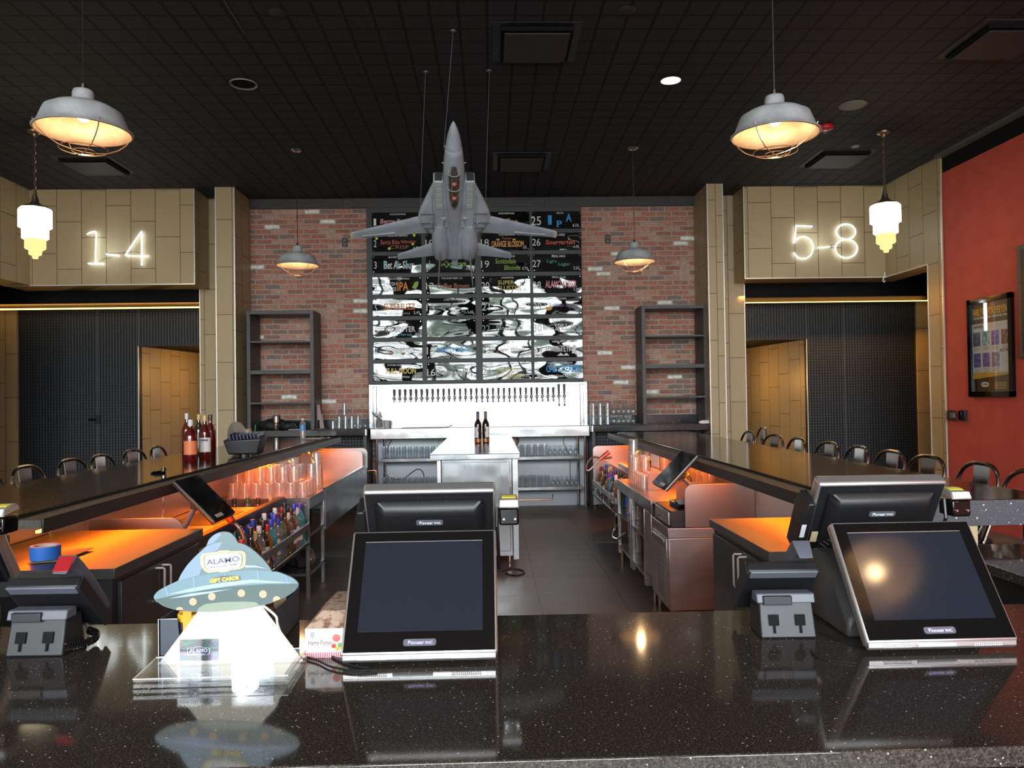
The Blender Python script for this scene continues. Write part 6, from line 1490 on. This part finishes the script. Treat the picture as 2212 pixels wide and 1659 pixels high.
for i, q in enumerate(c0):
    a = i*1.15; pts.append(q+Vector((.006*math.cos(a), .004*math.sin(a), .008*math.sin(a))))
q = MB().tube(pts, .0022, 5).build('coiled_cord', BLACKG, PHL, world=True, smooth=True)
MB().tube(smooth_pts([tuple(v) for v in (onY(133, 1283, 1.97), onY(160, 1296, 2.0), onY(180, 1330, 2.03), onY(192, 1362, 2.03))], 6), .004, 7).build('handset_cord', PHS, PHL, world=True, smooth=True)
PL2 = tag(MB().tube(smooth_pts([tuple(v) for v in (onZ(1768, 1366, Z0+.004), onZ(1778, 1369, Z0+.004), onZ(1800, 1377, Z0+.004), onZ(1840, 1388, Z0+.004), onZ(1862, 1395, Z0+.004))], 6), .0028, 6).build('phone_cable', BLACKM, smooth=True), 'black cable running from the phone stand toward the terminal by the red wall', 'cable')
tag(MB().tube(smooth_pts([tuple(v) for v in (onZ(1752, 1402, Z0+.003), onZ(1762, 1418, Z0+.003), onZ(1800, 1427, Z0+.003), onZ(1850, 1433, Z0+.003))], 6), .0022, 6).build('power_cable', BLACKM, smooth=True), 'thin black cable curving on the granite before the terminal near the red wall', 'cable')
for k_, pp in enumerate((((660, 1412), (700, 1410), (735, 1428), (770, 1440), (800, 1443)), ((664, 1420), (690, 1428), (715, 1440), (760, 1448), (815, 1446)))):
    tag(MB().tube(smooth_pts([tuple(onZ(x, y, Z0+.003+.002*k_)) for x, y in pp], 6), .0026, 6).build('power_cable', BLACKM, smooth=True), ('upper', 'lower')[k_]+' of two thin black cables between saucer sign and terminal', 'cable')
# ---- illuminated saucer gift card display
YS = 1.765
def S(x, y): p_ = onY(300+x/6.144, 1130+y/6.144, YS); return (p_.x, p_.z)
t = thing('saucer_sign', 'lit flying saucer gift card display of printed acrylic on a clear base', 'display sign', (-.6, YS, Z0)); w = W_(t)
SAU = pm('printed_saucer_grey', (.12, .18, .195), .3); SAUL = pm('printed_saucer_pale_blue', (.19, .27, .37), .3); SAUD = pm('printed_saucer_dark', (.065, .10, .10), .3); SAUH = pm('printed_saucer_highlight', (.30, .38, .56), .3)
out = [(1130, 115), (1200, 125), (1260, 170), (1300, 235), (1312, 262), (1400, 285), (1500, 345), (1600, 430), (1700, 540), (1770, 645), (1850, 650), (1960, 690), (2060, 740), (2115, 800), (2105, 850), (2040, 920), (1900, 1000), (1700, 1075), (1450, 1130), (1150, 1165), (900, 1178), (700, 1172), (500, 1150), (350, 1110), (250, 1050), (200, 1000), (210, 950), (270, 890), (400, 820), (520, 765), (560, 680), (640, 560), (740, 450), (880, 320), (900, 290), (930, 220), (990, 160), (1060, 125)]
def sm(pts, keep):
    o = []; n = len(pts); ks = [i for i, q in enumerate(pts) if q in keep]
    for a, b in zip(ks, ks[1:]+[ks[0]+n]):
        seg_ = [pts[k % n] for k in range(a, b+1)]
        o += smooth_pts(seg_, 4)[:-1]
    return o
out = sm(out, [(1312, 262), (1770, 645), (520, 765), (900, 290)])
def layer(nm, pts, mt, k, par=t, f=S): 
    return MB().prism([f(*q) for q in pts], YS-.0006*k-.0003, YS-.0006*(k-1) if k else YS+.005).build(nm, mt, par, world=True)
pl = layer('saucer_plate', out, SAU, 0)
dome = [(880, 320), (1000, 270), (1110, 250), (1060, 340), (950, 420), (850, 560), (800, 690), (520, 765), (560, 680), (640, 560), (740, 450)]
layer('dome_sheen', dome, SAUL, 1, pl)
layer('cap_sheen', [(905, 290), (935, 220), (990, 165), (1060, 130), (1100, 150), (1040, 210), (990, 262)], SAUL, 1, pl)
band = [(270, 890), (400, 820), (520, 765), (800, 700), (1100, 650), (1500, 620), (1770, 645), (1850, 650), (1960, 690), (2060, 740), (2115, 800), (1700, 806), (1300, 830), (900, 880), (500, 950), (215, 1010), (205, 960)]
layer('rim_band', band, pm('printed_saucer_rim', (.14, .23, .27), .3), 1, pl)
layer('belly', [(220, 1012), (500, 955), (900, 885), (1300, 835), (1700, 812), (2112, 805), (2100, 850), (2035, 918), (1895, 996), (1695, 1070), (1445, 1125), (1150, 1160), (900, 1172), (700, 1167), (500, 1145), (355, 1105), (255, 1047)], SAUD, 1, pl)
layer('hatch', [(770, 1172), (800, 1120), (880, 1075), (1100, 1045), (1400, 1038), (1560, 1048), (1605, 1090), (1450, 1125), (1150, 1162), (900, 1173)], pm('printed_saucer_hatch', (.20, .25, .19), .3), 2, pl)
layer('shine_streak', [(360, 950), (700, 860), (1100, 790), (1500, 745), (2050, 790), (1500, 790), (1100, 845), (700, 910)], SAUH, 2, pl)
layer('shine_streak', [(400, 1000), (700, 930), (1240, 870), (900, 935), (640, 975)], SAUH, 2, pl)
layer('shine_streak', [(1400, 555), (1550, 560), (1700, 600), (1550, 585), (1420, 590)], SAUH, 2, pl)
for xa, xb, ya, yb in ((355, 395, 850, 968), (725, 745, 715, 885), (1140, 1150, 660, 820), (1575, 1595, 625, 800), (1955, 1985, 692, 800)):
    layer('rim_seam', [(xa, ya), (xa+8, ya), (xb, yb), (xb-8, yb)], SAUH, 3, pl); layer('rim_seam', [(xa+15, ya), (xa+19, ya), (xb+9, yb), (xb+5, yb)], SAUH, 3, pl)
LMP = emis('emissive_print_cream', (1, .80, .55), 1.0)  # printed lights on the flat plate, made emissive so they look lit
for x, y in ((722, 1040), (973, 972), (1363, 928), (1651, 940), (545, 1138), (1832, 1003)):
    cir = lambda r: [(x+r*math.cos(a), y+r*math.sin(a)) for a in [2*PI*i/20 for i in range(20)]]
    if y > 1100: cir = lambda r: [(x+r*math.cos(a), y+12+r*.8*math.sin(a)) for a in [PI+PI*i/14 for i in range(15)]]
    if x > 1800: cir = lambda r: [(x+r*math.cos(a), y+12+r*math.sin(a)) for a in [PI*.85+PI*1.1*i/14 for i in range(15)]]
    layer('bulb_ring', cir(50), pm('bulb_ring_tan', (.45, .36, .26), .4), 3, pl); layer('printed_light', cir(40), LMP, 4, pl)
def sub(pts, dx, dy, f): return [(dx+(x-dx)*f, dy+(y-dy)*f) for x, y in pts]
lg = [(880, 400), (1040, 380), (1060, 365), (1190, 360), (1220, 372), (1370, 368), (1410, 390), (1424, 430), (1420, 530), (1400, 580), (1350, 605), (1210, 625), (1190, 640), (1080, 650), (1060, 640), (930, 658), (890, 640), (850, 600), (825, 540), (820, 450), (840, 410)]
layer('marquee_border', lg, pm('marquee_yellow', (.78, .66, .26), .4), 3, pl); 
layer('marquee_outline', sub(lg, 1122, 510, .86), pm('marquee_grey', (.10, .12, .16), .4), 4, pl)
layer('marquee_plate', sub(lg, 1122, 510, .82), pm('marquee_white', (.80, .82, .85), .4), 5, pl)
sl = Matrix.Rotation(math.radians(6), 4, 'Z')
def ST(nm, s, x, y, ww, hh, mt, k, bold=.03): q_ = S(x, y); return txt(nm, s, mt, pl, Matrix.Translation((q_[0], YS-.0006*k-.0004, q_[1])) @ FRONT @ sl, w=ww, h=hh, bold=bold, ext=.0002, world=True)
INK = pm('logo_ink_slate', (.10, .12, .22), .5)
sc_ = 1.765/1660/6.144
ST('logo_lettering', 'ALAMO', 1122, 492, 430*sc_, 72*sc_, INK, 6, .02)
ST('logo_lettering', 'DRAFTHOUSE CINEMA', 1128, 562, 380*sc_, 24*sc_, INK, 6, .02)
gp = [(945, 745), (1100, 700), (1200, 695), (1345, 700), (1350, 745), (1300, 765), (1100, 775), (960, 798)]
layer('caption_shadow', gp, pm('caption_brown', (.12, .10, .10), .5), 4, pl)
ST('caption_lettering', 'GIFT CARDS', 1140, 742, 380*sc_, 52*sc_, pm('caption_yellow', (.80, .68, .10), .5), 5, .05)
# beam sheet, made to glow itself for the puck light shining into it
BEAM = emis('emissive_beam_acrylic', (1, .955, .83), 1.2)
def S2(x, y): p_ = onY(280+x/5.53, 1290+y/5.53, YS); return (p_.x, p_.z)
MB().prism([S2(335, 808), S2(815, 168), S2(1560, 98), S2(2065, 770)], YS+.001, YS+.0065).build('beam_sheet', BEAM, t, world=True)
light('saucer_lamp', 'POINT', (onY(525, 1450, 1.72).x, 1.715, Z0+.045), energy=.3, color=(1, .96, .86), shadow_soft_size=.012)
PUCK = emis('led_puck', (1, .96, .88), 30)
q_ = onY(525, 1452, 1.70)
MB().lathe([(.0, .0), (.028, 0), (.028, .012), (.02, .018), (0, .018)], (q_.x, 1.715, Z0+.021), 20).build('led_puck', PUCK, t, world=True, smooth=True)
# clear base with two bars and studs
cs = [onZ(287, 1489, Z0+.0), onZ(622, 1480, Z0+.0), onZ(664, 1418, Z0), onZ(338, 1440, Z0)]
cs = [Vector((v.x, v.y, v.z)) for v in cs]
m = MB(); m.rings([[(v.x, v.y, Z0+.001) for v in cs], [(v.x, v.y, Z0+.010) for v in cs]]); b_ = m.build('clear_base', ACRYL, t, world=True, bevel=.001)
m = MB(); m.rings([[(v.x, v.y, Z0+.014) for v in cs], [(v.x, v.y, Z0+.020) for v in cs]]); m.build('clear_base', ACRYL, t, world=True, bevel=.001)
m = MB()
for f_ in (.18, .36, .72, .90):
    v = cs[0].lerp(cs[1], f_)+Vector((0, .006, 0)); m.cyl((v.x, v.y, Z0+.001), (v.x, v.y, Z0+.022), .0035, seg=10)
    v = cs[3].lerp(cs[2], f_)+Vector((0, -.006, 0)); m.cyl((v.x, v.y, Z0+.001), (v.x, v.y, Z0+.030), .0035, seg=10)
m.build('stud', ACRYL, t, world=True)
m = MB(); m.tube([(v.x, v.y, Z0+.0205) for v in cs], .0013, 5, closed=True); m.build('bright_edge', pm('acrylic_edge_white', (.75, .8, .85), .2), t, world=True)
MB().tube(smooth_pts([tuple(v) for v in (onY(566, 1306, YS+.02), onY(595, 1330, YS+.03), onY(600, 1350, YS+.04), onZ(618, 1400, Z0+.02))], 5), .003, 6).build('lead', WHITE, t, world=True, smooth=True)
# gift cards in clear pockets
def giftcard(px, py, lab, colorful):
    p_ = onY(px, py, YS-.03)
    t = thing('gift_card', lab, 'gift card', (p_.x, YS-.034, p_.z))
    bx(-.0425, .0425, -.0005, .0005, -.0235, .0235).build('card', GCM if colorful else pm('pale_card', (.80, .82, .82), .4), t)
    if colorful:
        MB().prism([(x*.040-.0015, z*.0155-.002) for x, z in ((-.62, -.35), (-.62, .35), (-.5, .5), (-.2, .5), (-.15, .62), (.15, .62), (.2, .5), (.5, .5), (.62, .35), (.62, -.35), (.5, -.55), (.2, -.55), (.15, -.7), (-.15, -.7), (-.2, -.55), (-.5, -.55))], -.0009, -.0005).build('marquee', WHITE, t)
        MB().prism([(x*.0378-.0015, z*.0143-.002) for x, z in ((-.62, -.35), (-.62, .35), (-.5, .5), (-.2, .5), (-.15, .62), (.15, .62), (.2, .5), (.5, .5), (.62, .35), (.62, -.35), (.5, -.55), (.2, -.55), (.15, -.7), (-.15, -.7), (-.2, -.55), (-.5, -.55))], -.0012, -.0009).build('marquee_panel', pm('navy_ink', (.02, .02, .08), .4), t)
        txt('logo_lettering', 'ALAMO', WHITE, t, Matrix.Translation((-.0015, -.0014, -.0003)) @ FRONT, w=.040, h=.0085, bold=.015, ext=.0002)
        txt('logo_lettering', 'DRAFTHOUSE CINEMA', WHITE, t, Matrix.Translation((-.0015, -.0014, -.0085)) @ FRONT, w=.030, h=.0022, bold=.01, ext=.0002)
    m = MB(); m.box(-.046, .046, -.0075, -.0045, -.0275, .027); m.box(-.046, .046, .004, .007, -.0275, .029); m.box(-.046, .046, -.0075, .007, -.0305, -.0275); m.build('clear_pocket', ACRYL, t)
GCM = pm('collage_print', (.3, .2, .2), .35)
nt_ = GCM.node_tree; tcx = N(nt_, 'ShaderNodeTexCoord'); vv = N(nt_, 'ShaderNodeTexVoronoi'); vv.inputs['Scale'].default_value = 150; hs_ = N(nt_, 'ShaderNodeHueSaturation'); hs_.inputs['Saturation'].default_value = 1.3; hs_.inputs['Value'].default_value = .13
nt_.links.new(tcx.outputs['Object'], vv.inputs[0]); nt_.links.new(vv.outputs['Color'], hs_.inputs['Color']); nt_.links.new(hs_.outputs[0], P(GCM).inputs['Base Color'])
giftcard(432, 1403, 'colourful collage gift card in a clear pocket on the glowing beam', True)
giftcard(548, 1398, 'washed-out pale gift card in the pocket farther from the terminal phone', False)
# ---- candle box behind the sign
t = thing('jar_tray', 'dark open display box holding jars behind the saucer sign', 'display box', (-.66, 1.95, Z0)); w = W_(t)
BOXM = pm('dark_printed_card', (.045, .055, .075), .5); BOXE = pm('pale_card_edge', (.5, .52, .55), .6)
bx(-.785, -.525, 1.832, 2.10, Z0+.001, Z0+.004).build('bottom', BOXM, **w)
MB().prism([(-.785, Z0+.002), (-.785, Z0+.088), (-.742, Z0+.088), (-.738, Z0+.045), (-.725, Z0+.036), (-.60, Z0+.036), (-.575, Z0+.045), (-.57, Z0+.088), (-.525, Z0+.088), (-.525, Z0+.002)], 1.832, 1.835).build('front_card', BOXM, **w)
bx(-.785, -.782, 1.832, 2.10, Z0+.002, Z0+.088).build('side_card', BOXM, **w); bx(-.528, -.525, 1.832, 2.10, Z0+.002, Z0+.088).build('side_card', BOXM, **w)
bx(-.785, -.525, 2.097, 2.10, Z0+.002, Z0+.105).build('back_card', BOXM, **w)
MB().tube([(-.786, 1.8315, Z0+.003), (-.786, 1.8315, Z0+.089), (-.742, 1.8315, Z0+.089)], .0012, 5).build('card_edge', BOXE, **w)
def jar(x, y, lid, lab, h=.075, lc=None, body=(.10, .10, .11)):
    t = thing('tin_jar', lab, 'jar', (x, y, Z0+.0045))
    MB().lathe([(0, 0), (.030, 0), (.032, .003), (.032, h), (.026, h+.004)], (0, 0, 0), 24).build('jar_body', pm('jar_glass', body, .2, coat=.5), t, smooth=True)
    MB().lathe([(.034, h-.002), (.035, h), (.035, h+.012), (.032, h+.015), (0, h+.015)], (0, 0, 0), 24).build('lid', lid, t, smooth=True)
    if lc:
        m = MB(); m.cbox((0, 0, h+.0165), (.064, .012, .002)); m.cbox((0, -.0358, h+.004), (.020, .001, .045)); m.build('lid_ribbon', lc, t)
YLID = pm('yellow_lid', (.72, .42, .03), .4)
jar(-.722, 1.875, YLID, 'small dark jar with a yellow lid and ribbon beside the saucer beam', .074, pm('ribbon_dark_gold', (.55, .30, .02), .4))
jar(-.70, 1.955, pm('green_lid', (.07, .12, .06), .35), 'jar with a dark green lid behind the yellow lidded jar', .082)
jar(-.575, 2.02, pm('brown_red_lid', (.16, .05, .03), .35), 'jar with a brownish red lid behind the saucer sign lead', .07, None, (.12, .05, .04))
jar(-.575, 1.93, pm('brown_lid2', (.12, .04, .03), .35), 'darker jar in front of the brownish red lidded one', .06, None, (.08, .04, .04))
o = bx(-.02, .02, -.002, .002, 0, .10).build('price_card', pm('tan_card', (.42, .32, .22), .6)); o.location = (-.545, 1.985, Z0+.006); o.rotation_euler = (0, 0, math.radians(60)); tag(o, 'upright tan card stuck between the jars behind the saucer sign', 'card')
# ---- sweets box
t = thing('sweets_box', 'pinkish striped cardboard sweets box beside the terminal and saucer sign', 'box', (-.37, 1.9, Z0)); w = W_(t)
xa, xb = onZ(664, 1416, Z0).x, -.337; ya, yb = 1.80, 2.03; zt = Z0+.068
CREAM = noisecol(pm('sweets_cream', (.62, .58, .55), .5), (.52, .47, .45), (.68, .64, .62), 40, 4)
bx(xa, xb, ya, yb, Z0+.0005, zt).build('carton', CREAM, **w)
m = MB(); m.rings([[(xa, ya, zt), (xb, ya, zt), (xb, yb, zt), (xa, yb, zt)], [(xa+.03, ya+.05, zt+.028), (xb, ya+.05, zt+.028), (xb, yb, zt+.028), (xa+.03, yb, zt+.028)]])
m.build('lid', noisecol(pm('kraft_lid_print', (.40, .27, .19), .6), (.20, .10, .07), (.46, .33, .25), 60, 3, (1, 1, 1), .38, .5), **w)
m = MB(); n_ = 24
for i in range(n_): m.box(xa+(xb-xa)*(i+.1)/n_, xa+(xb-xa)*(i+.55)/n_, ya-.0006, ya, Z0+.001, Z0+.013)
m.build('red_stripe', pm('raspberry_stripe', (.50, .04, .10), .5), **w)
txt('print_lettering', 'Harry Potter', pm('brown_print', (.16, .11, .09), .6), t, front((xa+onZ(743, 1416, Z0).x)/2-.008, ya-.0008, Z0+.034), w=.055, h=.014, bold=0, ext=.0002, world=True)
for x, z, c in ((.066, .028, (.50, .05, .04)), (.074, .022, (.45, .42, .08)), (.080, .030, (.12, .35, .10)), (.086, .024, (.6, .35, .05))):
    m = MB(); m.M = Matrix.Translation((xa+x, ya-.001, Z0+z)) @ FRONT; m.lathe([(0, .0006), (.0055, 0)], (0, 0, 0), 14, caps=False); m.build('sweet_drawing', pm('sweet_print', c, .5), t, world=True)
m = MB(); m.M = Matrix.Translation((xa+.072, ya-.001, Z0+.046)) @ FRONT; m.lathe([(0, .0006), (.009, 0)], (0, 0, 0), 14, caps=False); m.build('round_logo', pm('logo_red_print', (.55, .12, .10), .5), t, world=True)
MB().prism([(xa+.012, Z0+.060), (xa+.012, Z0+.050), (xa+.017, Z0+.044), (xa+.022, Z0+.050), (xa+.022, Z0+.060)], ya-.0008, ya).build('shield_print', pm('shield_grey', (.30, .30, .34), .6), **w)
# ------------------------------------------------------------------ poster on the red wall
XW = 5.285
def RW(px, py, X=XW): return onX(px, py, X)
a_, b_ = RW(2094, 648), RW(2190, 632); c_, d_ = RW(2190, 858), RW(2100, 856)
y1, y0 = a_.y, b_.y; zt_, zb_ = (a_.z+b_.z)/2, (c_.z+d_.z)/2
t = thing('framed_poster', 'framed family film season poster on the red wall', 'poster', (XW, (y0+y1)/2, (zt_+zb_)/2))
W0, H0 = y1-y0, zt_-zb_
PM = Matrix(((0, 0, -1, 0), (-1, 0, 0, 0), (0, 1, 0, 0), (0, 0, 0, 1)))   # local x -> -Y, local y -> Z, normal -> -X
def pb(nm, x0, x1, z0, z1, d0, d1, mt, par=None): m = MB(); m.M = PM; m.box(x0, x1, z0, z1, d0, d1); return m.build(nm, mt, par or t)
fw = .055
for nm, a in (('frame', (-W0/2, W0/2, H0/2-fw, H0/2)), ('frame', (-W0/2, W0/2, -H0/2, -H0/2+fw)), ('frame', (-W0/2, -W0/2+fw, -H0/2, H0/2)), ('frame', (W0/2-fw, W0/2, -H0/2, H0/2))):
    pb(nm, *a, .001, .035, BLACKG)
iw, ih = W0-2*fw, H0-2*fw
sh_ = pb('print_sheet', -iw/2, iw/2, -ih/2, ih/2, .002, .010, pm('poster_black', (.008, .007, .008), .35))
pb('white_field', -iw/2, iw/2, -ih*.31, ih*.27, .0101, .011, pm('poster_white', (.62, .65, .72), .4), sh_)
m = MB(); m.M = PM; m.rings([[(-iw/2, -ih*.36, z), (iw/2, -ih*.31, z), (iw/2, -ih*.29, z), (-iw/2, -ih*.28, z)] for z in (.0101, .0112)]); m.build('gold_field', pm('poster_gold', (.55, .34, .05), .5), sh_)
def pt(s, x, z, w_, h_, mt, bold=.02): return txt('print_lettering', s, mt, sh_, PM @ Matrix.Translation((x*iw, z*ih, .0115)), w=w_*iw, h=h_*ih, bold=bold, ext=.0003)
GOLD = pm('poster_gold_letters', (.70, .42, .06), .5)
pt('FAMILY FUN FOR EVERYONE', 0, .40, .96, .085, GOLD, .03)
pt('THIS DECEMBER AT ALAMO DRAFTHOUSE CINEMA', 0, .335, .94, .024, WHITE)
pt('MOVIE PARTIES', -.33, .235, .26, .035, BLACKM); pt('KIDS CAMP', .36, -.05, .24, .035, BLACKM)
pc = [(.02, .06, .12), (.16, .30, .42), (.10, .08, .40), (.14, .04, .03), (.04, .05, .22), (.12, .10, .35), (.16, .14, .26)]
pos4 = [(-.38, .10), (-.13, .10), (.12, .10), (.38, .10), (-.38, -.14), (-.13, -.14), (.12, -.14)]
for i, ((x, z), c) in enumerate(zip(pos4, pc)):
    mm_ = noisecol(pm('mini_poster', c, .4), c, tuple(min(1, v*2.6+.05) for v in c), 30, 4, lo=.45, hi=.7)
    pb('small_picture', (x-.10)*iw, (x+.10)*iw, (z-.085)*ih, (z+.075)*ih, .0111, .0118, mm_, sh_)
    m = MB(); m.M = PM
    for j in range(3): m.box((x-.09+.02*(j % 2))*iw, (x+.09-.02*(j % 2))*iw, (z-.10-.014*j-.004)*ih, (z-.10-.014*j)*ih, .0111, .0114)
    m.build('caption_lines', GREYP, sh_)
m = MB(); m.M = PM
for j in range(8): m.box(.27*iw, .46*iw, (-.08-.015*j-.003)*ih, (-.08-.015*j)*ih, .0111, .0114)
for j in range(3): m.box(-.15*iw, .46*iw, (.245-.012*j-.002)*ih, (.245-.012*j)*ih, .0111, .0114)
m.build('caption_lines', pm('poster_text_grey', (.30, .30, .33), .5), sh_)
m = MB(); m.M = PM @ Matrix.Translation((-.18*iw, -.42*ih, 0)); m.rings([[(x*.10*iw, z*.028*ih, d) for x, z in ((-1, -.5), (-1, .5), (-.6, 1), (.6, 1), (1, .5), (1, -.5), (.6, -1), (-.6, -1))] for d in (.0101, .0112)]); m.build('emblem', WHITE, sh_)
pt('ALAMO', -.18, -.418, .15, .022, BLACKM)
m = MB(); m.M = PM
for j in range(5): m.box(.07*iw, .38*iw, (-.40-.016*j-.005)*ih, (-.40-.016*j)*ih, .0101, .0112)
m.build('caption_lines', GOLD, sh_)
pb('cover_glass', -iw/2, iw/2, -ih/2, ih/2, .014, .0155, PANE)
a2 = RW(2206, 640)
t = thing('picture_frame', 'edge of a second dark frame on the red wall cut off by the picture edge', 'frame', (XW, a2.y-.35, 2.55-.15))
bx(-.035, -.001, -.35, .35, -.60, .52).build('frame', SHELFM, t, bevel=.004)
bx(-.037, -.034, -.30, .30, -.55, .47).build('print_sheet', BLACKM, t)
